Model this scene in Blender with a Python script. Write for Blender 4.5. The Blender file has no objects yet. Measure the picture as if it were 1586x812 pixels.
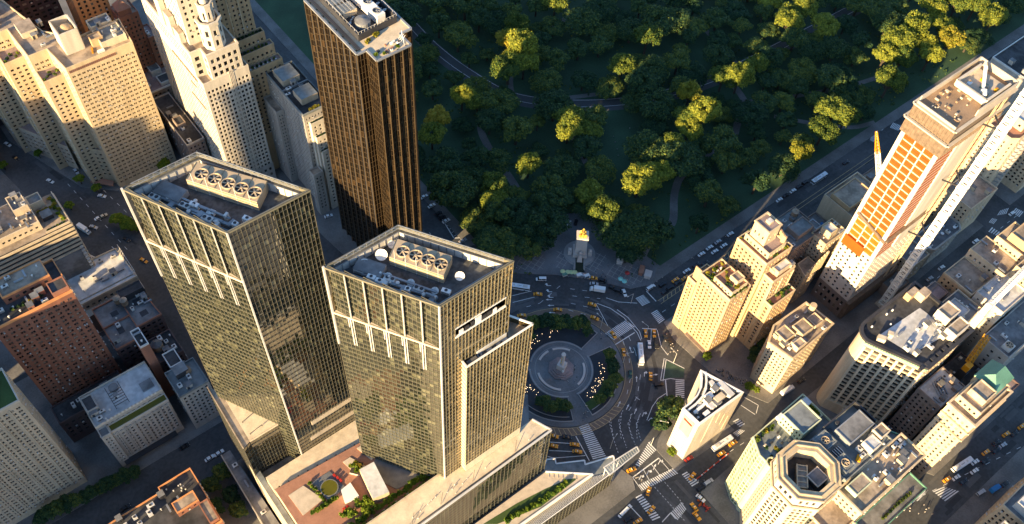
import bpy, bmesh, math, random
from mathutils import Vector, Matrix
random.seed(7)
SC = bpy.context.scene
COL = SC.collection
PI = math.pi
# ---------------------------------------------------------------- camera geometry (metres; x = along the streets, y = up the avenues)
F_PX = 1428.86
def _cam_axes():
    pit, rol, yaw = (math.radians(a) for a in (54.4827, 4.5893, 41.6986))
    cp, sp = math.cos(pit), math.sin(pit)
    fw = Vector((0, cp, -sp)); rt = Vector((1, 0, 0)); up = Vector((0, sp, cp))
    c, s = math.cos(rol), math.sin(rol)
    rt, up = c*rt + s*up, -s*rt + c*up
    R = Matrix(((math.cos(yaw), math.sin(yaw), 0), (-math.sin(yaw), math.cos(yaw), 0), (0, 0, 1)))
    return R @ rt, R @ up, R @ fw
RT, UP, FW = _cam_axes()
CAM = Vector((-178.0786, -155.108, 420.0))
def at(px, py, z=0.0):
    """where the ray seen at that place of the survey photo meets height z"""
    r = RT*(px-793)/F_PX + UP*(406-py)/F_PX + FW
    return CAM + r*((z-CAM.z)/r.z)
def axy(px, py, z=0.0):
    p = at(px, py, z); return (p.x, p.y)
def proj(P):
    d = Vector(P)-CAM; k = d.dot(FW)
    return 793+F_PX*d.dot(RT)/k, 406-F_PX*d.dot(UP)/k, k
def smooth(t): t = max(0, min(1, t)); return t*t*(3-2*t)
# ---------------------------------------------------------------- mesh builder
class MB:
    def __init__(self): self.v = []; self.f = []; self.m = []; self.tr = None
    def add(self, pts, m=0):
        n = len(self.v); self.v += [tuple(p) for p in pts]; self.f.append(tuple(range(n, n+len(pts)))); self.m.append(m)
    def addf(self, pts, faces, m=0):
        n = len(self.v); self.v += [tuple(p) for p in pts]
        for f in faces: self.f.append(tuple(n+i for i in f)); self.m.append(m)
    def box(self, cx, cy, z0, sx, sy, h, rot=0, m=0, mt=None, taper=1.0, bottom=False):
        c, s = math.cos(rot), math.sin(rot); P = []
        for k, z in ((1, z0), (taper, z0+h)):
            for dx, dy in ((-.5, -.5), (.5, -.5), (.5, .5), (-.5, .5)):
                x, y = dx*sx*k, dy*sy*k; P.append((cx+x*c-y*s, cy+x*s+y*c, z))
        self.addf(P, [(0, 1, 5, 4), (1, 2, 6, 5), (2, 3, 7, 6), (3, 0, 4, 7)], m)
        self.addf(P[4:], [(0, 1, 2, 3)], m if mt is None else mt)
        if bottom: self.addf(P[:4], [(3, 2, 1, 0)], m)
    def prism(self, poly, z0, z1, m=0, mt=None, bottom=False, top=True):
        n = len(poly); z0s = z0 if isinstance(z0, (list, tuple)) else [z0]*n; z1s = z1 if isinstance(z1, (list, tuple)) else [z1]*n
        P = [(p[0], p[1], z) for p, z in zip(poly, z0s)]+[(p[0], p[1], z) for p, z in zip(poly, z1s)]
        self.addf(P, [(i, (i+1) % n, n+(i+1) % n, n+i) for i in range(n)], m)
        if top: self.add(P[n:], m if mt is None else mt)
        if bottom: self.add(P[:n][::-1], m)
    def cyl(self, cx, cy, z0, z1, r, r2=None, n=12, m=0, cap=True, mt=None):
        r2 = r if r2 is None else r2
        P = [(cx+r*math.cos(2*PI*i/n), cy+r*math.sin(2*PI*i/n), z0) for i in range(n)]
        Q = [(cx+r2*math.cos(2*PI*i/n), cy+r2*math.sin(2*PI*i/n), z1) for i in range(n)]
        self.addf(P+Q, [(i, (i+1) % n, n+(i+1) % n, n+i) for i in range(n)], m)
        if cap and r2 > .001: self.add(Q, m if mt is None else mt)
    def tube(self, a, b, r, r2=None, n=6, m=0, cap=True):
        a, b = Vector(a), Vector(b); r2 = r if r2 is None else r2; d = (b-a)
        if d.length < 1e-6: return
        d.normalize(); u = d.orthogonal().normalized(); w = d.cross(u)
        P = [a+(u*math.cos(2*PI*i/n)+w*math.sin(2*PI*i/n))*r for i in range(n)]+[b+(u*math.cos(2*PI*i/n)+w*math.sin(2*PI*i/n))*r2 for i in range(n)]
        self.addf(P, [(i, (i+1) % n, n+(i+1) % n, n+i) for i in range(n)], m)
        if cap: self.add(P[n:], m); self.add(P[:n][::-1], m)
    def bar(self, a, b, w, h=None, m=0):
        """a rectangular bar from a to b"""
        a, b = Vector(a), Vector(b); h = w if h is None else h; d = (b-a).normalized()
        u = d.cross(Vector((0, 0, 1)))
        u = Vector((1, 0, 0)) if u.length < 1e-3 else u.normalized()
        v = u.cross(d).normalized()
        P = [p+u*(i*w/2)+v*(j*h/2) for p in (a, b) for i, j in ((-1, -1), (1, -1), (1, 1), (-1, 1))]
        self.addf(P, [(0, 1, 5, 4), (1, 2, 6, 5), (2, 3, 7, 6), (3, 0, 4, 7), (4, 5, 6, 7), (3, 2, 1, 0)], m)
    def lathe(self, cx, cy, prof, n=16, m=0):
        rings = [[(cx+r*math.cos(2*PI*i/n), cy+r*math.sin(2*PI*i/n), z) for i in range(n)] for r, z in prof]
        P = [p for R in rings for p in R]; F = []
        for k in range(len(prof)-1):
            for i in range(n): F.append((k*n+i, k*n+(i+1) % n, (k+1)*n+(i+1) % n, (k+1)*n+i))
        self.addf(P, F, m)
    def blob(self, c, r, seed=0, m=0, sz=1.0):
        rnd = random.Random(seed); bm = bmesh.new(); bmesh.ops.create_icosphere(bm, subdivisions=1, radius=1)
        P = []
        for v in bm.verts:
            k = r*rnd.uniform(.75, 1.15); P.append((c[0]+v.co.x*k, c[1]+v.co.y*k, c[2]+v.co.z*k*sz))
        self.addf(P, [[v.index for v in f.verts] for f in bm.faces], m); bm.free()
    def mesh(self, name, mats, org=(0, 0, 0), smooth=False):
        me = bpy.data.meshes.new(name)
        ox, oy, oz = org
        me.from_pydata([(x-ox, y-oy, z-oz) for x, y, z in self.v], [], self.f)
        for mt in (mats if isinstance(mats, (list, tuple)) else [mats]): me.materials.append(mt)
        if len(me.materials) > 1: me.polygons.foreach_set('material_index', self.m)
        if smooth: me.polygons.foreach_set('use_smooth', [True]*len(me.polygons))
        me.update(); return me
    def build(self, name, mats, parent=None, smooth=False):
        """one mesh object; vertices are given in world space and stored relative to the thing they belong to"""
        if not self.f: return None
        if parent is not None:
            o = bpy.data.objects.new(name, self.mesh(name, mats, base_of(parent), smooth)); o.parent = parent
        else:
            xs = [p[0] for p in self.v]; ys = [p[1] for p in self.v]; zs = [p[2] for p in self.v]
            org = ((min(xs)+max(xs))/2, (min(ys)+max(ys))/2, min(zs))
            o = bpy.data.objects.new(name, self.mesh(name, mats, org, smooth)); o.location = org
        COL.objects.link(o); return o
def base_of(o):
    p = Vector((0, 0, 0))
    while o is not None: p += o.location; o = o.parent
    return p
def tag(o, label=None, cat=None, group=None, kind=None):
    if label: o['label'] = label
    if cat: o['category'] = cat
    if group: o['group'] = group
    if kind: o['kind'] = kind
    return o
def thing(name, label, cat, loc=(0, 0, 0), rz=0, group=None):
    o = bpy.data.objects.new(name, None); COL.objects.link(o); o.location = loc; o.rotation_euler = (0, 0, rz)
    o.empty_display_size = .5
    return tag(o, label, cat, group)
def copy_tree(o, parent=None):
    c = o.copy(); COL.objects.link(c); c.parent = parent
    for ch in o.children: copy_tree(ch, c)
    return c
# ---------------------------------------------------------------- materials
def nodes(m):
    m.use_nodes = True; nt = m.node_tree; return nt, nt.nodes, nt.links, nt.nodes['Principled BSDF']
def mat(name, col, rough=.85, var=.18, scale=.12, fine=1.5, metal=0.0, bump=0.0, tint=None, island=0.0, objr=0.0, spec=.3, streak=0.0, w=.30):
    """a surface with broad and fine tonal variation; tint = second colour it drifts to"""
    m = bpy.data.materials.new(name); nt, N, L, B = nodes(m)
    B.inputs['Roughness'].default_value = rough; B.inputs['Metallic'].default_value = metal
    B.inputs['Specular IOR Level'].default_value = spec
    tc = N.new('ShaderNodeNewGeometry')
    n1 = N.new('ShaderNodeTexNoise'); n1.inputs['Scale'].default_value = scale; n1.inputs['Detail'].default_value = 5
    n2 = N.new('ShaderNodeTexNoise'); n2.inputs['Scale'].default_value = fine; n2.inputs['Detail'].default_value = 3
    L.new(tc.outputs['Position'], n2.inputs['Vector'])
    if streak:
        mp = N.new('ShaderNodeMapping'); mp.inputs['Scale'].default_value = (1, 1, streak); L.new(tc.outputs['Position'], mp.inputs['Vector']); L.new(mp.outputs[0], n1.inputs['Vector'])
    else: L.new(tc.outputs['Position'], n1.inputs['Vector'])
    ad = N.new('ShaderNodeMath'); ad.operation = 'MULTIPLY_ADD'; L.new(n2.outputs['Fac'], ad.inputs[0]); ad.inputs[1].default_value = .45; L.new(n1.outputs['Fac'], ad.inputs[2])
    fac = ad.outputs[0]; off = .725
    if island or objr:
        g = N.new('ShaderNodeNewGeometry'); oi = N.new('ShaderNodeObjectInfo')
        a = N.new('ShaderNodeMath'); a.operation = 'MULTIPLY_ADD'; L.new(g.outputs['Random Per Island'], a.inputs[0]); a.inputs[1].default_value = island; L.new(fac, a.inputs[2])
        b = N.new('ShaderNodeMath'); b.operation = 'MULTIPLY_ADD'; L.new(oi.outputs['Random'], b.inputs[0]); b.inputs[1].default_value = objr; L.new(a.outputs[0], b.inputs[2])
        fac = b.outputs[0]; off += (island+objr)/2
    w = w+(island+objr)/2
    r = N.new('ShaderNodeMapRange'); r.inputs['From Min'].default_value = off-w; r.inputs['From Max'].default_value = off+w; L.new(fac, r.inputs['Value'])
    mx = N.new('ShaderNodeMix'); mx.data_type = 'RGBA'; L.new(r.outputs[0], mx.inputs['Factor'])
    c2 = tint or tuple(min(1, c*(1+var)) for c in col); c1 = col if tint else tuple(c*(1-var) for c in col)
    mx.inputs['A'].default_value = (*c1, 1); mx.inputs['B'].default_value = (*c2, 1); L.new(mx.outputs['Result'], B.inputs['Base Color'])
    if bump:
        bp = N.new('ShaderNodeBump'); bp.inputs['Strength'].default_value = bump; bp.inputs['Distance'].default_value = .1; L.new(n2.outputs['Fac'], bp.inputs['Height']); L.new(bp.outputs[0], B.inputs['Normal'])
    return m
def glass(name, dark, light, frac=.3, rough=.06, ior=1.9, tintspec=None):
    """window glass: mostly dark rooms behind, some with blinds drawn (random per pane)"""
    m = bpy.data.materials.new(name); nt, N, L, B = nodes(m)
    g = N.new('ShaderNodeNewGeometry'); oi = N.new('ShaderNodeObjectInfo')
    a = N.new('ShaderNodeMath'); a.operation = 'ADD'; L.new(g.outputs['Random Per Island'], a.inputs[0]); L.new(oi.outputs['Random'], a.inputs[1])
    fr = N.new('ShaderNodeMath'); fr.operation = 'FRACT'; L.new(a.outputs[0], fr.inputs[0])
    cr = N.new('ShaderNodeValToRGB'); e = cr.color_ramp.elements
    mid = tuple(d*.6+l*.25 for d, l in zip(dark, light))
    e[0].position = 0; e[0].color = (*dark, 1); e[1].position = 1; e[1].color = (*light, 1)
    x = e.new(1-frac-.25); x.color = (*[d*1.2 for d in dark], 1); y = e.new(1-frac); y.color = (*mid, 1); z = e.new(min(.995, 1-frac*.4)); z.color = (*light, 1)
    L.new(fr.outputs[0], cr.inputs[0]); L.new(cr.outputs[0], B.inputs['Base Color'])
    B.inputs['Roughness'].default_value = rough; B.inputs['IOR'].default_value = ior
    if tintspec: B.inputs['Specular Tint'].default_value = (*tintspec, 1)
    return m
def emit(name, col, st):
    m = bpy.data.materials.new(name); nt, N, L, B = nodes(m)
    B.inputs['Emission Color'].default_value = (*col, 1); B.inputs['Emission Strength'].default_value = st; B.inputs['Base Color'].default_value = (*col, 1); return m
def leafmat(name, c1, c2, c3, trans=.35):
    m = bpy.data.materials.new(name); nt, N, L, B = nodes(m)
    g = N.new('ShaderNodeNewGeometry'); oi = N.new('ShaderNodeObjectInfo')
    a = N.new('ShaderNodeMath'); a.operation = 'MULTIPLY_ADD'; L.new(g.outputs['Random Per Island'], a.inputs[0]); a.inputs[1].default_value = .55
    b = N.new('ShaderNodeMath'); b.operation = 'MULTIPLY'; L.new(oi.outputs['Random'], b.inputs[0]); b.inputs[1].default_value = .45; L.new(b.outputs[0], a.inputs[2])
    cr = N.new('ShaderNodeValToRGB'); e = cr.color_ramp.elements
    e[0].position = .12; e[0].color = (*c1, 1); e[1].position = .9; e[1].color = (*c3, 1); x = e.new(.55); x.color = (*c2, 1)
    L.new(a.outputs[0], cr.inputs[0]); L.new(cr.outputs[0], B.inputs['Base Color'])
    B.inputs['Roughness'].default_value = .7; B.inputs['Specular IOR Level'].default_value = .2
    t = N.new('ShaderNodeBsdfTranslucent'); L.new(cr.outputs[0], t.inputs['Color'])
    mx = N.new('ShaderNodeMixShader'); mx.inputs[0].default_value = trans
    L.new(B.outputs[0], mx.inputs[1]); L.new(t.outputs[0], mx.inputs[2]); L.new(mx.outputs[0], N['Material Output'].inputs['Surface'])
    return m
M = {}
def defmat():
    M['cream'] = mat('cream_brick', (.52, .41, .26), var=.24, scale=.30, fine=1.6, streak=.14)
    M['white_stone'] = mat('white_stone', (.54, .48, .39), var=.24, scale=.30, fine=1.6, streak=.14)
    M['ochre'] = mat('ochre_brick', (.46, .32, .18), var=.24, scale=.30, fine=1.6, streak=.14)
    M['tan'] = mat('tan_stone', (.52, .41, .28), var=.24, scale=.30, fine=1.6, streak=.14)
    M['pale_tan'] = mat('pale_tan_stone', (.58, .48, .34), var=.24, scale=.30, fine=1.6, streak=.14)
    M['beige'] = mat('beige_concrete', (.42, .35, .26), var=.24, scale=.30, fine=1.6, streak=.14)
    M['grey_stone'] = mat('grey_stone', (.36, .33, .29), var=.24, scale=.30, fine=1.6, streak=.14)
    M['orange_brick'] = mat('orange_brick', (.60, .26, .10), var=.24, scale=.30, fine=1.6, streak=.14)
    M['red_brick'] = mat('red_brick', (.30, .13, .08), var=.24, scale=.30, fine=1.6, streak=.14)
    M['brown_brick'] = mat('brown_brick', (.24, .10, .062), var=.24, scale=.30, fine=1.6, streak=.14)
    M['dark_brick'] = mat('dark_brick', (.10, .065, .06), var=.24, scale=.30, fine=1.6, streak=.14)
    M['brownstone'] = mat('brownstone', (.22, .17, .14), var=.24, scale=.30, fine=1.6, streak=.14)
    M['roof_dark'] = mat('roof_dark', (.05, .05, .052), var=.45, scale=.1, fine=.5, w=.15)
    M['roof_grey'] = mat('roof_grey', (.17, .17, .17), var=.35, scale=.1, fine=.5, w=.15)
    M['roof_blue'] = mat('roof_blue_grey', (.18, .195, .195), var=.3, scale=.1, fine=.5, w=.15)
    M['roof_tan'] = mat('roof_tan', (.30, .24, .18), var=.35, scale=.12, fine=.6, w=.15)
    M['roof_white'] = mat('roof_white', (.50, .50, .49), var=.28, scale=.09, fine=.5, w=.15)
    M['roof_pink'] = mat('roof_pink', (.26, .20, .19), var=.25, scale=.1, w=.15)
    M['stone_top'] = mat('coping_stone', (.48, .42, .34), var=.15)
    M['metal'] = mat('grey_metal', (.28, .29, .30), rough=.45, var=.25, metal=.3)
    M['metal_light'] = mat('pale_metal', (.58, .56, .52), rough=.5, var=.2, metal=.1)
    M['metal_dark'] = mat('dark_metal', (.045, .045, .05), rough=.5, var=.35, metal=.2)
    M['white'] = mat('white_paint', (.76, .74, .70), rough=.6, var=.1)
    M['louvre'] = mat('tan_louvre', (.42, .33, .22), rough=.6, var=.2)
    M['timber'] = mat('weathered_timber', (.28, .19, .12), var=.35)
    M['win'] = glass('window_glass', (.012, .014, .016), (.17, .15, .115), .22, ior=1.6)
    M['win_pale'] = glass('window_glass_pale', (.016, .018, .018), (.28, .25, .20), .36, ior=1.6)
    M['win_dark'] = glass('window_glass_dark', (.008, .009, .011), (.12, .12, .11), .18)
    M['curtain_glass'] = glass('green_curtain_glass', (.010, .013, .010), (.11, .11, .065), .14, rough=.03, ior=3.0, tintspec=(1, .95, .82)); M['spandrel'] = mat('green_spandrel', (.046, .049, .032), rough=.15, var=.2, island=.3, spec=1.0); M['spandrel_gold'] = mat('gold_spandrel', (.10, .078, .040), rough=.15, var=.2, island=.3, spec=.6); M['spandrel_dark'] = mat('dark_spandrel', (.035, .033, .025), rough=.12, var=.2, island=.3, spec=1.0)
    M['gold_glass'] = glass('gold_curtain_glass', (.030, .022, .011), (.30, .21, .10), .26, rough=.04, ior=3.0, tintspec=(1, .88, .62))
    M['bronze_glass'] = glass('bronze_glass', (.007, .0055, .0045), (.05, .031, .016), .12, rough=.1, ior=1.7, tintspec=(1, .8, .55))
    M['mullion'] = mat('aluminium_mullion', (.22, .20, .14), rough=.45, var=.12, metal=.25)
    M['mullion_dark'] = mat('grey_mullion', (.11, .105, .085), rough=.45, var=.15, metal=.25)
    M['bronze'] = mat('bronze_rib', (.075, .053, .031), rough=.5, var=.25, metal=.3)
    M['green_glass'] = glass('pale_green_glass', (.10, .13, .075), (.34, .37, .22), .55, rough=.12, ior=1.7)
    M['green_frame'] = mat('pale_green_cladding', (.50, .52, .34), var=.12)
    M['pit_floor'] = mat('pit_floor', (.075, .078, .08), var=.4, scale=.2, fine=.8, w=.15)
    M['copper'] = mat('green_copper', (.10, .23, .17), var=.3, rough=.6)
    M['asphalt'] = mat('asphalt', (.068, .070, .072), rough=.8, var=.32, scale=.035, fine=.6, w=.15)
    M['asphalt2'] = mat('park_asphalt', (.085, .088, .09), rough=.85, var=.2, scale=.05, fine=.6)
    M['pave'] = mat('pavement', (.15, .145, .138), var=.25, scale=.08, fine=1.2, w=.15)
    M['plaza'] = mat('plaza_stone', (.15, .155, .16), var=.22, scale=.08, fine=1.2, w=.15)
    M['granite'] = mat('granite', (.30, .29, .28), var=.2)
    M['paint'] = mat('road_paint', (.70, .70, .68), rough=.7, var=.22, scale=.4, fine=3)
    M['paint_y'] = mat('road_paint_buff', (.50, .36, .18), rough=.7, var=.25, scale=.4, fine=3)
    M['band'] = mat('brick_band', (.17, .13, .10), var=.2, scale=.2)
    M['grass'] = mat('grass', (.035, .075, .038), var=.4, scale=.05, fine=1.0)
    M['turf'] = mat('lawn', (.050, .085, .022), var=.3, scale=.08, fine=1.2)
    M['bed'] = mat('dark_bed_stone', (.035, .042, .05), var=.3); M['soil'] = mat('soil', (.05, .04, .03), var=.3)
    M['orange_panel'] = mat('orange_sheathing', (.34, .070, .006), rough=.6, var=.16, scale=.3)
    M['yellow_panel'] = mat('yellow_sheathing', (.32, .115, .008), rough=.6, var=.16, scale=.3)
    M['netting'] = mat('brown_netting', (.16, .115, .08), var=.4, scale=.5, fine=2.5, bump=.6)
    M['concrete'] = mat('concrete', (.46, .40, .32), var=.2, scale=.15)
    M['limestone'] = mat('new_limestone', (.6, .54, .46), var=.08)
    M['terracotta'] = mat('terracotta_paving', (.34, .17, .11), var=.22, scale=.3)
    M['gravel'] = mat('pale_gravel', (.52, .43, .32), var=.2, scale=.4, fine=3)
    M['timber_deck'] = mat('grey_pavers', (.24, .21, .18), var=.25, scale=.4, fine=2)
    M['water'] = mat('dark_pool_water', (.02, .03, .02), rough=.05, var=.2)
    M['pool_green'] = mat('green_pool', (.10, .095, .012), rough=.3, var=.2)
    M['gold'] = mat('gilded_bronze', (.85, .52, .10), rough=.35, var=.2, metal=.5)
    M['marble'] = mat('pale_marble', (.55, .48, .43), var=.15)
    M['bark'] = mat('bark', (.07, .055, .04), var=.3)
    M['leaf'] = leafmat('sunlit_park_leaf', (.04, .085, .022), (.17, .205, .030), (.34, .34, .040))  # yellower, brighter leaf for trees at sunlit spots; sunlight put into the colour
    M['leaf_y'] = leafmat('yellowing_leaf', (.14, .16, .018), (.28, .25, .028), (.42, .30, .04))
    M['leaf_d'] = leafmat('dark_shade_leaf', (.013, .044, .026), (.052, .102, .036), (.19, .215, .038))  # blue-green leaf with canopy shade put into its colour; also scrub and roof plants
    M['leaf_g'] = leafmat('garden_leaf', (.06, .12, .014), (.15, .22, .02), (.27, .30, .03))
    M['tyre'] = mat('tyre', (.02, .02, .02), var=.2)
    M['carglass'] = mat('car_glass', (.012, .014, .016), rough=.08, var=.1, spec=.6)
    M['lampw'] = mat('lamp_lens', (.75, .72, .65), rough=.2, var=.05)
    M['red_lens'] = mat('red_lens', (.4, .02, .015), rough=.2, var=.05)
    for k, c in dict(taxi=(.80, .33, .012), white=(.75, .75, .73), black=(.015, .015, .017), silver=(.42, .43, .44), red=(.40, .03, .02), blue=(.02, .16, .42), green=(.02, .06, .05), bus=(.72, .74, .75), buff=(.6, .52, .38)).items():
        M['car_'+k] = mat('car_paint_'+k, c, rough=.3, var=.05, spec=.5)
    M['skin'] = mat('skin', (.42, .26, .18), var=.1)
    M['cloth'] = mat('dark_cloth', (.05, .055, .07), var=.5, objr=.9)
    M['cloth2'] = mat('pale_cloth', (.45, .42, .40), var=.3, objr=.6)
    M['bulb'] = emit('lit_garden_lamp', (1, .72, .42), 1.5)
    M['red_net'] = mat('red_barrier', (.45, .06, .03), var=.2)
    M['crane_yellow'] = mat('crane_yellow', (.55, .25, .008), rough=.5, var=.15)
defmat()
EXPOSURE = 1.85
# ---------------------------------------------------------------- building kit
BLDS = []
def rect(x0, x1, y0, y1): return [(x0, y0), (x1, y0), (x1, y1), (x0, y1)]
def area(p): return sum(p[i][0]*p[(i+1) % len(p)][1]-p[(i+1) % len(p)][0]*p[i][1] for i in range(len(p)))/2
def ccw(p): return list(p) if area(p) > 0 else list(p)[::-1]
def inset(poly, d):
    n = len(poly); out = []
    for i in range(n):
        a, b, c = Vector(poly[i-1]).to_2d(), Vector(poly[i]).to_2d(), Vector(poly[(i+1) % n]).to_2d()
        e1 = (b-a).normalized(); e2 = (c-b).normalized()
        n1 = Vector((-e1.y, e1.x)); n2 = Vector((-e2.y, e2.x)); k = 1+n1.dot(n2)
        q = b+(n1+n2)*(d/max(k, .35)); out.append((q.x, q.y))
    return out
W = dict(fw=2.6, fh=3.1, ww=.5, wh=.5, top=1.2, bot=4.5, side=.8, depth=.32, glass='win', ac=.09)
def S(**k): d = dict(W); d.update(k); return d
class Bld:
    def __init__(self, name, label, x, y, cat='building', group=None):
        self.o = thing(name, label, cat, (x, y, 0), 0, group); self.panes = []; BLDS.append(self)
    def part(self, name, mb, mats, parent=None, smooth=False, label=None):
        o = mb.build(name, mats, parent or self.o, smooth)
        if label and o: o['label'] = label
        return o
    def facade(self, mb, p0, p1, z0, z1, s):
        p0, p1 = Vector((p0[0], p0[1], 0)), Vector((p1[0], p1[1], 0)); d = p1-p0; L = d.length
        if L < .05: return
        d /= L; n = Vector((d.y, -d.x, 0)); mid = (p0+p1)/2+Vector((0, 0, (z0+z1)/2))
        view = n.dot((CAM-mid).normalized())
        def Q(u0, u1, v0, v1, off=0):
            if u1-u0 < 1e-4 or v1-v0 < 1e-4: return
            mb.add([p0+d*u0+n*off+Vector((0, 0, v0)), p0+d*u1+n*off+Vector((0, 0, v0)), p0+d*u1+n*off+Vector((0, 0, v1)), p0+d*u0+n*off+Vector((0, 0, v1))], 0)
        if s is None or view < -.45 or L < 2*s['side']+1.2: Q(0, L, z0, z1); return
        nr = max(1, round((z1-z0-s['top']-s['bot'])/s['fh'])); nc = s.get('nc') or max(1, round((L-2*s['side'])/s['fw']))
        if z1-z0-s['top']-s['bot'] < 2: Q(0, L, z0, z1); return
        cw = (L-2*s['side'])/nc; ch = (z1-z0-s['top']-s['bot'])/nr; dep = s['depth']
        skip = s.get('skip'); pair = s.get('pair')
        cols = []; rac = random.Random(int(p0.x*7+p0.y*13))
        for i in range(nc):
            u = s['side']+i*cw
            if pair: g = cw*s['ww']; a = u+(cw-g)/2; cols += [(i, a, a+g*.45), (i, a+g*.55, a+g)]
            else: cols.append((i, u+cw*(1-s['ww'])/2, u+cw*(1+s['ww'])/2))
        Q(0, L, z0, z0+s['bot'])
        v = z0+s['bot']
        for j in range(nr):
            a = v+ch*(1-s['wh'])*.42; b = a+ch*s['wh']
            Q(0, L, v, a); Q(0, L, b, v+ch); u = 0
            for i, ua, ub in cols:
                if skip and skip(i, j, nc, nr): continue
                Q(u, ua, a, b); u = ub
                P = lambda uu, vv, o: p0+d*uu-n*o+Vector((0, 0, vv))
                mb.add([P(ua, a, 0), P(ub, a, 0), P(ub, a, dep), P(ua, a, dep)]); mb.add([P(ua, b, dep), P(ub, b, dep), P(ub, b, 0), P(ua, b, 0)])
                mb.add([P(ua, a, dep), P(ua, b, dep), P(ua, b, 0), P(ua, a, 0)]); mb.add([P(ub, a, 0), P(ub, b, 0), P(ub, b, dep), P(ub, a, dep)])
                if s['ac'] and rac.random() < s['ac']: q = p0+d*((ua+ub)/2)+n*.12; mb.box(q.x, q.y, a, min(.9, (ub-ua)*.7), .5, .45, math.atan2(d.y, d.x), 1, bottom=True)
                self.panes.append((P((ua+ub)/2, (a+b)/2, dep), math.atan2(d.y, d.x), ub-ua, b-a, n.copy(), s['glass']))
            Q(u, L, a, b); v += ch
        Q(0, L, z1-s['top'], z1)
    def mass(self, poly, z0, z1, wall, roof, spec=None, per=None, par=.9, parm=None, ledge=0, name='wall', label=None):
        poly = ccw(poly); n = len(poly); mb = MB()
        for i in range(n):
            s = (per or {}).get(i, spec); self.facade(mb, poly[i], poly[(i+1) % n], z0, z1, s)
        w = self.part(name, mb, [M[wall], M['metal_light']], label=label)
        if roof:
            mb = MB(); mb.add([(x, y, z1) for x, y in inset(poly, .02)]); self.part('roof', mb, M[roof])
        if par:
            mb = MB(); q = inset(poly, -ledge-.03); r = inset(poly, .45)
            for i in range(n):
                j = (i+1) % n; a, b, c, e = q[i], q[j], r[j], r[i]
                mb.add([(*a, z1-.25), (*b, z1-.25), (*b, z1+par), (*a, z1+par)]); mb.add([(*a, z1+par), (*b, z1+par), (*c, z1+par), (*e, z1+par)]); mb.add([(*e, z1+par), (*c, z1+par), (*c, z1+.0), (*e, z1+.0)])
                if ledge: mb.add([(*b, z1-.25), (*a, z1-.25), (*poly[i], z1-.25), (*poly[j], z1-.25)])
            self.part('parapet', mb, M[parm or wall])
        return w
    def curtain(self, p0, p1, z0, z1, nc, nr, gl, mu, mw=.2, md=.16, hw=None, seed=1, jit=.02, vstep=1, sp=.27, spm=None):
        """a glass wall: one tilted pane per cell, and the grid of mullions in front of it"""
        p0, p1 = Vector((p0[0], p0[1], 0)), Vector((p1[0], p1[1], 0)); d = p1-p0; L = d.length; d /= L; n = Vector((d.y, -d.x, 0)); rnd = random.Random(seed)
        g = MB(); Z = lambda z: Vector((0, 0, z)); hw = hw or mw
        for i in range(nc):
            for j in range(nr):
                a, b = L*i/nc, L*(i+1)/nc; e, f = z0+(z1-z0)*j/nr, z0+(z1-z0)*(j+1)/nr; ta, tb = rnd.gauss(0, jit), rnd.gauss(0, jit)
                if spm: m_ = e+(f-e)*sp; g.add([p0+d*a+Z(e)-n*.05, p0+d*b+Z(e)-n*.05, p0+d*b+Z(m_)-n*.05, p0+d*a+Z(m_)-n*.05], 1); e = m_
                g.add([p0+d*a+Z(e)-n*(.06+ta+tb), p0+d*b+Z(e)-n*(.06-ta+tb), p0+d*b+Z(f)-n*(.06-ta-tb), p0+d*a+Z(f)-n*(.06+ta-tb)])
        self.part('glazing', g, [M[gl], M[spm]] if spm else M[gl])
        b = MB(); rot = math.atan2(d.y, d.x)
        for i in range(0, nc+1, vstep):
            c = p0+d*(L*i/nc)+n*(md/2); b.box(c.x, c.y, z0, mw, md+.1, z1-z0, rot)
        for j in range(nr+1):
            z = z0+(z1-z0)*j/nr; c = (p0+p1)/2+n*(md/2-.02); b.box(c.x, c.y, z-hw/2, L, md+.06, hw, rot, bottom=True)
        self.part('mullion', b, M[mu])
    # ---- roof furniture, each piece a part of its building
    def box(self, name, cx, cy, z, sx, sy, h, m, mt=None, rot=0, taper=1, label=None):
        b = MB(); b.box(cx, cy, z+.01, sx, sy, h, rot, 0, 1 if mt else 0, taper); return self.part(name, b, [M[m], M[mt]] if mt else M[m], label=label)
    def ac(self, cx, cy, z, sx=2.4, sy=1.8, h=1.4, rot=0, m='metal_light'):
        b = MB(); b.box(cx, cy, z+.01, sx*.86, sy*.8, .3, rot, 1); b.box(cx, cy, z+.31, sx, sy, h, rot, 0, bottom=True)
        nf = max(1, int(sx/1.6)); c, s = math.cos(rot), math.sin(rot)
        for i in range(nf):
            u = (i+.5)/nf*sx-sx/2; b.cyl(cx+u*c, cy+u*s, z+.3+h, z+.52+h, min(.62, sy*.36), n=10, m=0, mt=1)
        for k in range(4): b.box(cx-s*(-sy/2-.02), cy+c*(-sy/2-.02), z+.45+k*h/4.6, sx*.9, .06, .1, rot, 1)
        return self.part('air_conditioner', b, [M[m], M['metal_dark']])
    def vent(self, cx, cy, z, h=1.0, r=.35):
        b = MB(); b.cyl(cx, cy, z+.01, z+h, r*.7, n=8); b.cyl(cx, cy, z+h, z+h+.3, r*1.2, r*.8, n=8); return self.part('vent', b, M['metal_light'])
    def duct(self, a, b_, z, w=.8, h=.7):
        b = MB(); b.bar((a[0], a[1], z+.75), (b_[0], b_[1], z+.75), w, h)
        for t in (.1, .5, .9):
            x, y = a[0]+(b_[0]-a[0])*t, a[1]+(b_[1]-a[1])*t; b.box(x, y, z+.01, .2, .2, .45)
        return self.part('duct', b, M['metal'])
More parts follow.
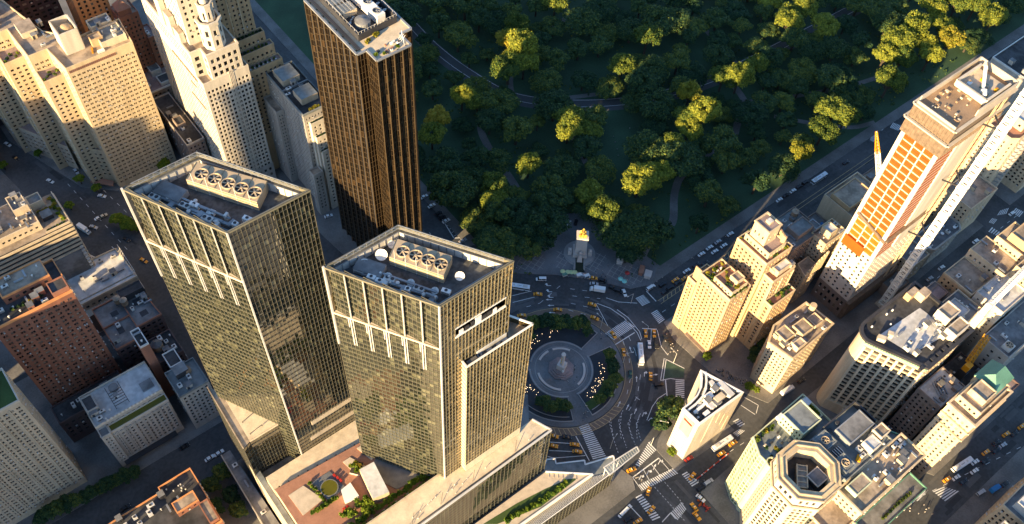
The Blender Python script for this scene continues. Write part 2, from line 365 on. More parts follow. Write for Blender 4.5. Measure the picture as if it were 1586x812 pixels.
    def bulkhead(self, cx, cy, z, sx, sy, h, m, roof='roof_grey'):
        b = MB(); b.box(cx, cy, z+.01, sx, sy, h, 0, 0, 1); b.box(cx, cy, z+h, sx+.25, sy+.25, .2, 0, 0, 1, bottom=True)
        b.box(cx-sx*.2, cy-sy/2-.03, z+.02, 1.0, .08, 2.1, 0, 2); return self.part('bulkhead', b, [M[m], M[roof], M['metal_dark']])
    def tank(self, cx, cy, z, r=1.8, h=3.6, leg=2.2):
        b = MB()
        for k in range(4):
            a = PI/4+k*PI/2; b.tube((cx+r*.75*math.cos(a), cy+r*.75*math.sin(a), z+.01), (cx+r*.75*math.cos(a), cy+r*.75*math.sin(a), z+leg), .13, m=1)
        b.box(cx, cy, z+leg-.1, r*1.9, r*1.9, .25, 0, 1, bottom=True); b.cyl(cx, cy, z+leg+.15, z+leg+h, r, r*.95, n=14)
        for k in range(4): b.cyl(cx, cy, z+leg+.5+k*h/4.6, z+leg+.6+k*h/4.6, r*1.02, n=14, m=1)
        b.cyl(cx, cy, z+leg+h, z+leg+h+1.2, r*1.08, .05, n=14, m=2); return self.part('water_tank', b, [M['timber'], M['metal_dark'], M['roof_tan']])
    def clutter(self, x0, x1, y0, y1, z, n, seed, wall='grey_stone'):
        rnd = random.Random(seed); used = []
        for k in range(n):
            for _ in range(12):
                x, y = rnd.uniform(x0, x1), rnd.uniform(y0, y1)
                if all(abs(x-a)+abs(y-b) > 3.6 for a, b in used): break
            else: continue
            used.append((x, y)); t = rnd.random()
            if t < .42: self.ac(x, y, z, rnd.uniform(1.6, 3.2), rnd.uniform(1.3, 2), rnd.uniform(.9, 1.6), rnd.choice([0, PI/2]))
            elif t < .65: self.vent(x, y, z, rnd.uniform(.7, 1.5), rnd.uniform(.3, .5))
            elif t < .82: self.duct((x-2, y), (x+2, y), z) if rnd.random() < .5 else self.duct((x, y-2), (x, y+2), z)
            else: self.bulkhead(x, y, z, rnd.uniform(2.2, 3.6), rnd.uniform(2.2, 3.2), rnd.uniform(2.2, 3), wall)
    def plant(self, cx, cy, z, r, m='leaf_g', seed=0):
        b = MB(); leaf_clump(b, (cx, cy, z+r*.7), r, r*.7, int(30+70*r), seed); return self.part('roof_plant', b, M[m])
    def fan(self, cx, cy, z, r, parent, blades=6, m='louvre'):
        b = MB(); n = 18
        b.lathe(cx, cy, [(r*1.12, z), (r*1.12, z+.5), (r, z+.5), (r*.98, z+.08)], n, 0); b.cyl(cx, cy, z+.05, z+.06, r, n=n, m=1)
        b.cyl(cx, cy, z+.1, z+.5, r*.2, n=8, m=0)
        for k in range(blades):
            a = 2*PI*k/blades+.2; c, s = math.cos(a), math.sin(a); w = r*.17; x0, x1 = r*.15, r*.95
            b.add([(cx+x0*c+w*.5*s, cy+x0*s-w*.5*c, z+.30), (cx+x1*c+w*s, cy+x1*s-w*c, z+.22), (cx+x1*c-w*s, cy+x1*s+w*c, z+.42), (cx+x0*c-w*.5*s, cy+x0*s+w*.5*c, z+.38)], 0)
        return self.part('fan', b, [M[m], M['metal_dark']], parent)
    def dish(self, cx, cy, z, r, az=-2.2, tilt=.7):
        b = MB(); b.cyl(cx, cy, z+.01, z+r*.9, .14, n=6, m=1)
        ax = Vector((math.cos(az)*math.cos(tilt), math.sin(az)*math.cos(tilt), math.sin(tilt))); u = ax.orthogonal().normalized(); w = ax.cross(u); c = Vector((cx, cy, z+r*1.1)); n = 18
        rings = [[c+ax*(k*k*.28*r)+(u*math.cos(2*PI*i/n)+w*math.sin(2*PI*i/n))*(r*k) for i in range(n)] for k in (.02, .35, .7, 1)]
        P = [p for R in rings for p in R]; b.addf(P, [(k*n+i, k*n+(i+1) % n, (k+1)*n+(i+1) % n, (k+1)*n+i) for k in range(3) for i in range(n)], 0)
        for i in (0, 6, 12): b.tube(rings[3][i], c+ax*r*.8, .06, m=1, n=4)
        return self.part('satellite_dish', b, [M['white'], M['metal']], smooth=False)
PANE_MESH = {}
def pane_mesh(w, h, g):
    k = (round(w, 2), round(h, 2), g)
    if k not in PANE_MESH:
        me = bpy.data.meshes.new('window'); w2, h2 = k[0]/2, k[1]/2
        me.from_pydata([(-w2, 0, -h2), (w2, 0, -h2), (w2, 0, h2), (-w2, 0, h2)], [], [(0, 1, 2, 3)]); me.materials.append(M[g]); PANE_MESH[k] = me
    return PANE_MESH[k]
def finish_panes(limit=100):
    """glaze every opening: the hundred that show largest are parts of their own, the rest of a building is one part"""
    bpy.context.view_layer.update(); dg = bpy.context.evaluated_depsgraph_get()
    for b in BLDS:
        if not b.panes: continue
        sc = []
        for k, (c, ang, w, h, n, g) in enumerate(b.panes):
            v = CAM-c; D = v.length; f = n.dot(v/D)
            if f > .03:
                x, y, _ = proj(c)
                if -5 < x < 1591 and -5 < y < 817: sc.append((f*w*h/D/D, k))
        sc.sort(reverse=True); own = set(); miss = 0
        for a, k in sc:
            if len(own) >= limit or miss > 170: break
            c, n = b.panes[k][0], b.panes[k][4]; q = c+n*.36; hit, loc, *_ = SC.ray_cast(dg, CAM, (q-CAM).normalized())
            if hit and (loc-CAM).length > (CAM-c).length-1.6: own.add(k)
            else: miss += 1
        rest = MB(); mats = []
        for k, (c, ang, w, h, n, g) in enumerate(b.panes):
            if k in own:
                o = bpy.data.objects.new('window', pane_mesh(w, h, g)); o.parent = b.o; o.location = c-b.o.location; o.rotation_euler.z = ang; COL.objects.link(o)
            else:
                d = Vector((math.cos(ang), math.sin(ang), 0))*(w/2); u = Vector((0, 0, h/2))
                if g not in mats: mats.append(g)
                rest.add([c-d-u, c+d-u, c+d+u, c-d+u], mats.index(g))
        if rest.f:
            o = rest.build('window', [M[g] for g in mats], b.o); o['kind'] = 'stuff'
# ---------------------------------------------------------------- foliage
def leaf_clump(mb, c, r, rz, n, seed=0, size=(.35, .8)):
    rnd = random.Random(seed); nl = max(3, int(4+r*1.3)); lobes = []
    for k in range(nl):
        a = rnd.uniform(0, 2*PI); q = r*math.sqrt(rnd.uniform(0, .5)); lobes.append((c[0]+q*math.cos(a), c[1]+q*math.sin(a), c[2]+rnd.uniform(-.45, .55)*rz, r*rnd.uniform(.32, .58)))
    for k in range(n):
        x, y, z, s = rnd.choice(lobes); ct = rnd.uniform(-.55, 1); a = rnd.uniform(0, 2*PI); st = math.sqrt(1-ct*ct); N = Vector((st*math.cos(a), st*math.sin(a), ct))
        p = Vector((x, y, z))+Vector((N.x, N.y, N.z*rz/r))*s*rnd.uniform(.72, 1.08); m = (N+Vector((rnd.gauss(0, .5), rnd.gauss(0, .5), rnd.gauss(0, .5)+.15))).normalized()
        u = m.orthogonal().normalized(); w = m.cross(u); t = rnd.uniform(0, PI); u, w = u*math.cos(t)+w*math.sin(t), w*math.cos(t)-u*math.sin(t); e = rnd.uniform(*size); f = e*rnd.uniform(.55, .9)
        mb.add([p-u*e-w*f*.3, p-w*f, p+u*e, p+w*f])
def make_tree(name, seed, r, h, n, leaf, lsize=(.3, .68), flat=.75):
    n = int(n*1.5)
    rnd = random.Random(seed); t = thing(name, 'x', 'tree'); b = MB(); tr = r*.055+.1; zc = h-r*flat*.9
    b.tube((0, 0, -.1), (0, 0, zc*.55), tr*1.3, tr, 7); b.tube((0, 0, zc*.55), (rnd.uniform(-.3, .3), rnd.uniform(-.3, .3), zc+r*.2), tr, tr*.4, 6)
    lobes = []; nl = 11+int(r*1.6)
    for k in range(nl):
        a = 2*PI*k*.381966+rnd.uniform(-.3, .3); q = r*(.22+.52*math.sqrt((k+.5)/nl))*rnd.uniform(.75, 1.22); lz = zc+r*flat*(.75*(1-(q/r)**1.6)+rnd.uniform(-.35, .15)); lr = r*rnd.choice((rnd.uniform(.17, .27), rnd.uniform(.28, .43)))
        p = (q*math.cos(a), q*math.sin(a), lz); lobes.append((*p, lr)); b.tube((0, 0, zc*rnd.uniform(.45, .8)), p, tr*.5, tr*.14, 5)
    c = MB()
    for k in range(n):
        x, y, z, s = rnd.choice(lobes); ct = rnd.uniform(-.5, 1); a = rnd.uniform(0, 2*PI); st = math.sqrt(1-ct*ct); N = Vector((st*math.cos(a), st*math.sin(a), ct))
        wob = 1+.16*math.sin(5*a+seed)*st; p = Vector((x, y, z))+Vector((N.x, N.y, N.z*.85))*s*wob*rnd.uniform(.7, 1.1); m = (N+Vector((rnd.gauss(0, .45), rnd.gauss(0, .45), rnd.gauss(0, .45)+.2))).normalized()
        u = m.orthogonal().normalized(); w = m.cross(u); tt = rnd.uniform(0, PI); u, w = u*math.cos(tt)+w*math.sin(tt), w*math.cos(tt)-u*math.sin(tt); e = rnd.uniform(*lsize); f = e*rnd.uniform(.55, .9)
        c.add([p-u*e, p-w*f-m*e*.2, p+u*e, p+w*f-m*e*.2])
    tb = bpy.data.objects.new('trunk', b.mesh('trunk', M['bark'])); tb.parent = t; COL.objects.link(tb)
    cb = bpy.data.objects.new('crown', c.mesh('crown', M[leaf])); cb.parent = t; COL.objects.link(cb)
    t['_h'] = h
    return t
# ================================================================ the twin glass towers and their base
def glass_tower(label, A, B, C, D, zb, zt, gl, gls, nfan, fanq, fans, seed, slot=False):
    """A-B west face, B-C south face; crown bays step back in plan like louvres"""
    b = Bld('glass_tower', label, (A[0]+C[0])/2, (A[1]+C[1])/2, 'skyscraper'); zc = zt-25; A, B, C, D = (Vector((*p, 0)) for p in (A, B, C, D))
    core = MB(); q = inset(ccw([tuple(p.xy) for p in (B, C, D, A)]), 3); core.prism(q, zb, zt-9, 0); b.part('core_wall', core, M['metal_dark'])
    nb = 6; L = (B-A).length; d = (B-A)/L; n = Vector((d.y, -d.x, 0))
    b.curtain(A, B, zb, zc, 24, int((zc-zb)/2.9), gl, 'mullion', .075, .1, .09, seed, .010, spm='spandrel')
    led = MB(); fins = MB()
    for k in range(nb):
        p0 = A+d*(L*k/nb); p1 = A+d*(L*(k+1)/nb); i0 = p0-n*1.1; i1 = p1-n*.1
        b.curtain(i0, i1, zc, zt, 4, 9, gl, 'mullion', .09, .1, .10, seed+k+9, .01, spm='spandrel')
        led.add([(*p0.xy, zc+.05), (*p1.xy, zc+.05), (*i1.xy, zc+.05), (*i0.xy, zc+.05)]); led.box(*((p0+p1)/2+n*.1).xy, zc-.7, L/nb, .5, .75, math.atan2(d.y, d.x), bottom=True)
        if k: fins.bar((*(p0+n*.3).xy, zc-17), (*(p0+n*.3).xy, zc-.5), .28, .5); fins.bar((*(p0-n*.2).xy, zc), (*(p0-n*.2).xy, zt-.3), .26, .9); fins.bar((*(p0+n*.25+d*.85).xy, zc-17), (*(p0+n*.25+d*.85).xy, zc-.5), .2, .4); fins.bar((*(p0+n*.25-d*.8).xy, zc-6), (*(p0+n*.25-d*.8).xy, zc-.5), .2, .4)
    fins.bar((*(A+n*.2).xy, zc-20), (*(A+n*.2).xy, zt+.4), .6); fins.bar((*(B+n*.2).xy, zb), (*(B+n*.2).xy, zt), .5)
    b.part('ledge', led, M['pale_tan']); b.part('fin', fins, M['metal_light'])
    Ls = (C-B).length; e = (C-B)/Ls
    if slot:
        u0, u1, za, zz = .2, .93, 166.5, 171.5; s0, s1 = B+e*(Ls*u0), B+e*(Ls*u1); m = Vector((e.y, -e.x, 0))
        b.curtain(B, C, zb, za, 20, 44, gls, 'mullion', .09, .12, .10, seed+1, .012, spm='spandrel_gold'); b.curtain(B, C, zz, zt, 20, 8, gls, 'mullion', .09, .12, .10, seed+2, .012, spm='spandrel_gold')
        b.curtain(B, s0, za, zz, 4, 2, gls, 'mullion', .2, .16, .24, seed+3, .03); b.curtain(s1, C, za, zz, 2, 2, gls, 'mullion', .2, .16, .24, seed+4, .03)
        t = MB(); P = [s0, s1, s1-m*.3, s0-m*.3]; t.add([(*p.xy, za+.06) for p in (s0+m*.25, s1+m*.25, s1-m*.34, s0-m*.34)]); t.bar((*(s0+m*.1).xy, za), (*(s1+m*.1).xy, za), .5, .9); t.bar((*(s0+m*.1).xy, zz), (*(s1+m*.1).xy, zz), .3, .4)
        rnd = random.Random(4)
        for k in range(7): c = s0+(s1-s0)*(.12+.11*k)+m*.06; t.box(*c.xy, za+.1, rnd.uniform(1.2, 2.4), .35, rnd.uniform(2.2, 4.2), math.atan2(e.y, e.x), 1 if k % 3 else 0)
        b.part('sky_terrace', t, [M['white'], M['metal_dark']])
    else:
        b.curtain(B, C, zb, zt, 20, int((zt-zb)/2.9), gls, 'mullion_dark', .09, .1, .10, seed+1, .010, spm='spandrel_dark')
        t = MB(); m = Vector((e.y, -e.x, 0))
        for z, u0, u1 in ((zb+30, .28, .97), (zb+18, .2, .97), (zb+8, .5, .97)):
            if z > zb+10: p, r = B+e*(Ls*u0)+m*.22, B+e*(Ls*u1)+m*.22; t.bar((*p.xy, z), (*r.xy, z), .5, 2.6)
        b.part('louvre_band', t, M['beige'])
    b.curtain(C, D, zb, zt, 22, int((zt-zb)/5), gls, 'mullion_dark', .2, .14, .2, seed+5, .02, 2); b.curtain(D, A, zb, zt, 16, int((zt-zb)/5), gls, 'mullion_dark', .2, .14, .2, seed+6, .02, 2)
    # roof: rim, walkway truss, pit
    P = [tuple(p.xy) for p in (B, C, D, A)]; q0, q1 = inset(P, -.1), inset(P, 1.5); rim = MB(); N = 4; q9 = inset(P, .5)
    for i in range(N):
        j = (i+1) % N; rim.add([(*q0[i], zt), (*q0[j], zt), (*q9[j], zt), (*q9[i], zt)]); rim.add([(*q9[i], zt), (*q9[j], zt), (*q9[j], zt-1.3), (*q9[i], zt-1.3)]); rim.add([(*q9[i], zt-1.3), (*q9[j], zt-1.3), (*q1[j], zt-1.3), (*q1[i], zt-1.3)], 1)
        rim.bar((*q0[i], zt-.3), (*q0[j], zt-.3), .25, .7)
    b.part('roof_rim', rim, [M['mullion'], M['pit_floor']])
    pit = MB(); zp = zt-4.8
    pit.add([(*p, zp) for p in inset(P, 1.4)], 1)
    for i in range(N):
        j = (i+1) % N; a, c = Vector(q1[i]), Vector(q1[j]); k = max(4, int((c-a).length/2.6))
        pit.add([(*q1[j], zp), (*q1[i], zp), (*q1[i], zt-1.3), (*q1[j], zt-1.3)], 0)
        for s in range(k+1): u = a.lerp(c, s/k); pit.bar((*u, zp), (*u, zt-1.3), .22, .3, 2)
        pit.bar((*(a), zp+3.4), (*(c), zp+3.4), .2, .25, 2)
    b.part('pit_wall', pit, [M['metal_light'], M['pit_floor'], M['metal']])
    for i in ((1, 2) if not slot else (1, 2)):   # maintenance truss on the far rims
        j = (i+1) % N; a, c = Vector(q1[i]), Vector(q1[j]); tr = MB(); k = int((c-a).length/2.2)
        for h in (.6, 2.1): tr.bar((*a, zt+h), (*c, zt+h), .16)
        for s in range(k): u, v = a.lerp(c, s/k), a.lerp(c, (s+1)/k); tr.bar((*u, zt), (*u, zt+2.1), .12); tr.bar((*u, zt+.6), (*v, zt+2.1), .1)
        b.part('rail_truss', tr, M['metal'])
    # cooling unit with fans
    f = [Vector(p) for p in fanq]; u = MB(); zf = zt-.7; u.prism(ccw([tuple(p) for p in f]), zp+.05, zf, 0, 1); ax = (f[1]-f[0]).normalized(); off = Vector((-ax.y, ax.x))
    for k in range(3):
        for s in (0, 3):
            a, c = f[s], f[1 if s == 0 else 2]; u.bar((*a, zp+1+k*1.3), (*c, zp+1+k*1.3), .25, .25, 2)
    for t in range(nfan+1): a, c = f[0].lerp(f[1], t/nfan), f[3].lerp(f[2], t/nfan); u.bar((*a, zf+.06), (*c, zf+.06), .16, .14, 2)
    un = b.part('cooling_unit', u, [M['louvre'], M['louvre'], M['mullion']])
    for x, y in fans: b.fan(x, y, zf+.05, 1.95, un)
    for t in range(5):
        a = f[3].lerp(f[2], .1+.2*t); b2 = MB(); b2.tube((*a, zp), (*a, zt+3.5), .09, .05, 5); b.part('lightning_rod', b2, M['white'])
    w = (B-A).normalized().xy; o = Vector(((A+D)/2).xy)
    rnd = random.Random(seed); AA, BB = A.xy, B.xy; inn = ((C-B).normalized()).xy
    for t in range(16):
        p = AA.lerp(BB, rnd.uniform(.1, .9))+inn*rnd.uniform(3.6, 9.5)
        if t % 4 == 0: b.ac(p.x, p.y, zp, rnd.uniform(1.5, 3), 1.5, rnd.uniform(1.2, 2.6), math.atan2(w.y, w.x), 'white')
        elif t % 4 == 1: b.duct(p, p+w*rnd.uniform(2, 5), zp+rnd.uniform(.3, 1.6), rnd.uniform(.4, .8), .5)
        elif t % 4 == 2: b.vent(p.x, p.y, zp, rnd.uniform(1, 2.6), rnd.uniform(.3, .6))
        else: b.box('tank', p.x, p.y, zp, rnd.uniform(.8, 2), rnd.uniform(.8, 1.6), rnd.uniform(1, 2.6), 'metal_light', rot=math.atan2(w.y, w.x))
    for t in range(9):
        p = AA.lerp(BB, .16+.085*t)+inn*rnd.uniform(3.4, 6.5)
        if t % 3 == 0: b.ac(p.x, p.y, zp, 3.4, 1.8, 1.5, math.atan2(w.y, w.x), 'metal_light')
        elif t % 3 == 1: b.vent(p.x, p.y, zp, 1.8, .6)
        else: b.box('tank', p.x, p.y, zp, 2.2, 1.6, 1.6, 'metal', rot=.3)
    p, r = AA.lerp(BB, .2)+inn*5, AA.lerp(BB, .86)+inn*5.2; b.duct(p, r, zp+.4, .9, .8); p, r = AA.lerp(BB, .3)+inn*7.4, AA.lerp(BB, .8)+inn*7.2; b.duct(p, r, zp+1, .6, .5)
    p = AA.lerp(BB, .2)+inn*8; b.box('deck', p.x, p.y, zp, 9, 5, 2.4, 'metal', 'roof_grey', math.atan2(w.y, w.x))
    return b
LT = glass_tower('dark green glass tower whose roof pit holds a row of five fans', (-153, 48.4), (-136, 16), (-108.8, 16), (-128.5, 48.6), 40, 205, 'curtain_glass', 'curtain_glass', 5,
    [(-130.5, 46), (-117, 27), (-123.5, 21.5), (-136.2, 41.5)], [(-131.6, 40.6), (-129.3, 36.6), (-126.9, 32.6), (-124.6, 28.8), (-122.2, 25)], 11)
RTW = glass_tower('golden glass tower with four roof fans and white satellite dishes beside the traffic circle', (-116, -.5), (-96, -32.5), (-68.3, -32.5), (-89, -.3), 50, 190, 'curtain_glass', 'gold_glass', 4,
    [(-92, -4), (-82, -19.5), (-88.5, -24), (-97.8, -8.5)], [(-93.4, -9.4), (-91.1, -13), (-88.9, -16.6), (-86.7, -20.2)], 23, True)
for x, y, r in ((-98.5, -5, 1.9), (-104.2, -4.2, 1.4), (-101, -12.5, 1.2), (-96.8, -18.5, 1.2), (-92.6, -25.2, 1.2), (-83.5, -25.5, 1.5), (-93.5, -3.2, 1.3)):
    RTW.dish(x, y, 185.2, r)
def east_block():
    b = RTW; z = 148; P = [(-87.6, -35.2), (-59.3, -35.2), (-64.5, -26.5), (-72.3, -26.5), (-76, -32.45), (-87.6, -32.45)]
    m = MB(); m.prism(inset(P, .25), 60, z-3, 0, 1); b.part('core_wall', m, [M['metal_dark'], M['roof_tan']])
    b.curtain(P[0], P[1], 66, z, 20, 30, 'gold_glass', 'mullion', .09, .12, .10, 71, .012, spm='spandrel_gold'); b.curtain(P[1], P[2], 60, z, 6, 30, 'gold_glass', 'mullion', .2, .16, .24, 72)
    w = MB(); b.facade(w, P[5], P[0], 60, z, None); 
    for k in range(30): w.box(-87.75, -33.8, 62+k*2.85, .3, 2.5, 1.5, 0)
    b.part('panel_wall', w, M['pale_tan'])
    w = MB(); w.box(-73.5, -35.25, 60, 28.2, .3, 6, 0); b.part('base_band', w, M['pale_tan'])
    r = MB(); q = inset(P, .3)
    for i in range(4): a, c = (P+P)[(i+5) % 6], (P+P)[(i+6) % 6]; r.bar((*a, z), (*c, z), .6, .5)
    b.part('roof_rim', r, M['white'])
    d = MB(); d.add([(x, y, z-2.2) for x, y in ((-81.6, -34.7), (-69, -34.7), (-69, -32.6), (-81.6, -32.6))]); d.box(-75.3, -32.7, z-2.2, 12.6, .3, 2.6); b.part('terrace_deck', d, M['roof_white'])
    rnd = random.Random(3)
    for k in range(7): b.box('planter', rnd.uniform(-81, -70), rnd.uniform(-34.3, -33), z-2.2, rnd.uniform(.4, .9), .4, .8, 'metal_dark')
    b.box('bulkhead', -84.5, -34, z-3, 4, 1.6, 2.6, 'roof_grey')
east_block()
# ---------------------------------------------------------------- the shared base of the towers
PB = Bld('podium_building', 'long stone and glass base building with roof garden under the two glass towers', -105, 0)
def podium():
    b = PB
    # high strip along the south edge
    P = [(-185, -43.5), (-47.6, -42.2), (-51, -33.5), (-60, -33.5), (-60, -30), (-96, -30.2), (-122, -30.2), (-185, -30.2)]
    m = MB(); m.prism(P, [0]*8, [59.8]*8, 0, 1); b.part('wall', m, [M['tan'], M['pale_tan']])
    b.curtain((-185, -43.75), (-47.6, -42.4), 15, 58.6, 66, 15, 'curtain_glass', 'mullion_dark', .09, .1, .10, 31, .012); b.curtain((-47.4, -42.2), (-50.7, -33.4), 12, 58.6, 4, 15, 'gold_glass', 'mullion', .2, .14, .24, 33)
    c = MB(); c.bar((-185, -43.6, 59.9), (-47.5, -42.3, 59.9), .7, .9); c.bar((-185, -42.4, 59.9), (-49, -41.4, 59.9), .25, .5, 1); c.bar((-47.5, -42.3, 59.9), (-51, -33.5, 59.9), .6, .9); b.part('parapet', c, [M['metal_light'], M['metal_dark']])
    w = MB(); w.box(-141, -30.0, 48, 88, .5, 12.8, 0); 
    b.part('garden_wall', w, M['beige'])
    rnd = random.Random(8)
    for k in range(16):
        b.vent(rnd.uniform(-120, -58), rnd.uniform(-41, -37), 59.8, .6, .18)
    for x in (-66, -88, -104, -118): 
        r = MB(); r.bar((x, -40.8, 60), (x+3.4, -37.4, 61.2), .14); b.part('rail', r, M['metal_dark'])
    # garden deck
    g = MB(); Q = [(-153.2, -29.7), (-96.8, -29.7), (-115, -1), (-112, 4.6), (-153.2, 8)]
    g.prism(Q, 0, 51.8, 0, 1); b.part('deck', g, [M['tan'], M['terracotta']])
    def slab(name, pts, z, m, h=.25):
        s = MB(); s.prism(ccw(pts), 51.8, z, 0); return b.part(name, s, M[m])
    slab('gravel_bed', [(-150, 2.4), (-143, 2.4), (-139.5, -7.5), (-149.5, -8.5)], 52.1, 'gravel')
    slab('gravel_bed', [(-116.5, 3.4), (-113, 3.2), (-109.5, -4), (-114.5, -5)], 52.1, 'gravel')
    slab('paving', [(-124.5, 1.6), (-121, 1.6), (-117.2, -7), (-123, -7.4)], 52.1, 'gravel')
    slab('paving', [(-110, -4), (-99, -20), (-101, -23.5), (-113, -22), (-117, -14), (-114, -6)], 52.04, 'timber_deck')
    slab('paving', [(-140, 1.6), (-131, 1.4), (-129.5, -8.5), (-138, -9.6)], 52.06, 'plaza')
    p = MB(); p.cyl(-135, -5, 51.8, 52.7, 3.4, n=28, m=0, mt=1); p.lathe(-135, -5, [(3.4, 52.7), (3.75, 52.72), (3.75, 52)], 28, 0); b.part('round_pool', p, [M['plaza'], M['pool_green']])
    pv = MB(); pv.prism([(-121.5, -7.5), (-115, -8.2), (-117.2, -23), (-124, -21.4)], 51.8, 57.2, 0, 1); b.part('pavilion', pv, [M['tan'], M['roof_white']])
    slab('white_canopy', [(-132, -9.5), (-127.2, -9), (-127.4, -15.8), (-133.4, -14.5)], 54.6, 'white')
    pl = MB(); pl.box(-121.5, -4.5, 51.8, 4.2, 5.6, 1.4, -.9, 0, 1); b.part('planter', pl, [M['stone_top'], M['soil']])
    for k in range(12): b.plant(-121.5+rnd.uniform(-1.8, 1.8), -4.5+rnd.uniform(-2.2, 2.2), 53, rnd.uniform(.6, .9), 'leaf_g' if k % 3 else 'leaf_y', k)
    for k in range(19): t = k/18; b.plant(-138+t*40, -24.6+rnd.uniform(-.5, .5)+t*.2, 53, rnd.uniform(1.3, 1.9), 'leaf_g', 40+k)
    pl = MB(); pl.box(-119, -28.7, 51.8, 42, 1.8, 3.4); b.part('planter', pl, M['stone_top'])
    for k in range(24): t = k/23; b.plant(-140+t*42, -28.6+rnd.uniform(-.2, .3), 55.2, rnd.uniform(.8, 1.2), 'leaf_g', 70+k)
    for k in range(9): t = k/8; b.plant(-146+t*11, -9.8-t*.6, 52, rnd.uniform(.9, 1.2), 'leaf_g', 90+k)
    for k in range(14): b.plant(-138+rnd.uniform(0, 13), -20+rnd.uniform(-3, 2.5), 52.5, rnd.uniform(1.3, 2.1), 'leaf_g', 110+k)
    for k in range(6): b.plant(-140.5+k*.2, 1.6-k*1.9, 52, .7, 'leaf_g', 130+k)
    b.plant(-100, -17, 52, 1.7, 'leaf_y', 150); b.plant(-98.6, -19.5, 52, 1.2, 'leaf_g', 151)
    for k in range(14):
        t = k/13; s = MB(); s.box(-137+t*38, -26.9, 51.82, 1.5, 2.0, .22, 0); b.part('paving', s, M['gravel' if k % 2 else 'terracotta'])
    for k in range(6): b.box('garden_seat', -134.4+rnd.uniform(-2, 2), -13.2-rnd.uniform(0, 3)-k*.7, 51.82, 1.1, .9, .7, 'car_red')
    for x, y in ((-130.5, -1.5), (-130, -3.2), (-129.6, -5)): b.box('garden_seat', x, y, 52.1, .9, 1.3, .6, 'car_red')
    # strip between the first tower and the garden, and the block the tower stands on
    s = MB(); s.prism([(-153.4, 8.05), (-111.9, 4.65), (-107.5, 12), (-107.5, 15.9), (-153.4, 15.9)], 0, 49.5, 0, 1); b.part('terrace', s, [M['tan'], M['pale_tan']])
    r = MB()
    for k in range(10): t = k/9; r.box(-151+t*39, 8.5-t*3.2, 49.5, .5, .5, 1.6)
    r.bar((-153.2, 8.4, 50.7), (-112, 5, 50.7), .2, .5); b.part('rail', r, M['metal_dark'])
    s = MB(); s.prism([(-153.4, 16), (-106, 16), (-126, 50), (-90, 50), (-90, 54), (-153.4, 54)], 0, 39.8, 0, 1); b.part('wall', s, [M['beige'], M['roof_grey']])
    s = MB(); s.prism([(-115.9, -.4), (-88.9, -.2), (-64, -26), (-51, -33.4), (-40, -18), (-70, 40), (-106, 12)], 0, 46, 0, 1); b.part('wall', s, [M['beige'], M['roof_grey']])
    # west wing with its folded sunlit roof
    zw = 71; a0, b0, c0, d0, e0 = axy(341, 606, zw), axy(446.5, 648, zw), axy(387, 684, zw), axy(321, 600, zw), axy(377, 695, zw)
    wv = MB(); W_ = [e0, c0, b0, a0, d0]; wv.prism(inset(ccw(W_), .3), 39.8, zw-.3, 0); b.part('wing_wall', wv, M['metal_dark'])
    b.curtain(c0, b0, 40, zw-.6, 13, 10, 'curtain_glass', 'mullion_dark', .1, .12, .12, 51, .012, spm='spandrel_dark'); b.curtain(d0, e0, 12, zw-.6, 20, 18, 'curtain_glass', 'mullion_dark', .12, .12, .16, 52, .012); b.curtain(e0, c0, 40, zw-.6, 2, 10, 'curtain_glass', 'mullion_dark', .12, .12, .16, 53)
    rf = MB(); rf.add([(*p, zw) for p in (c0, b0, a0)]); rf.bar((*c0, zw), (*b0, zw), .4, .6); b.part('roof', rf, M['pale_tan'])
    rf = MB(); rf.add([(*p, zw-.05) for p in (e0, c0, a0, d0)]); rf.bar((*e0, zw+.1), (*d0, zw+.1), .4, .6); b.part('roof', rf, M['roof_tan'])
    for (a, c) in ((axy(376, 655, zw), axy(394, 640, zw)), (axy(388, 673, zw), axy(406, 660, zw)), (axy(373, 624, zw), axy(381, 614, zw))):
        r = MB(); r.bar((*a, zw+.9), (*c, zw+.9), .16); r.box(*a, zw, .2, .2, .9); r.box(*c, zw, .2, .2, .9); b.part('rail', r, M['metal_dark'])
    # low wing on the side street
    s = MB(); s.prism([(-164, -40), (-156, -40), (-157.6, 54), (-162, 54)], 0, 14, 0, 1); s.bar((-162, 54, 14.3), (-164, -40, 14.3), .5, .8, 0); b.part('low_wing', s, [M['grey_stone'], M['roof_grey']])
    b.clutter(-160, -159, -10, 50, 14, 4, 5)
    s = MB(); s.prism([(-155.9, -42), (-153.5, -42), (-153.5, 28), (-155.9, 28)], 0, 44, 0, 1); b.part('wall', s, [M['beige'], M['roof_blue']])
podium()
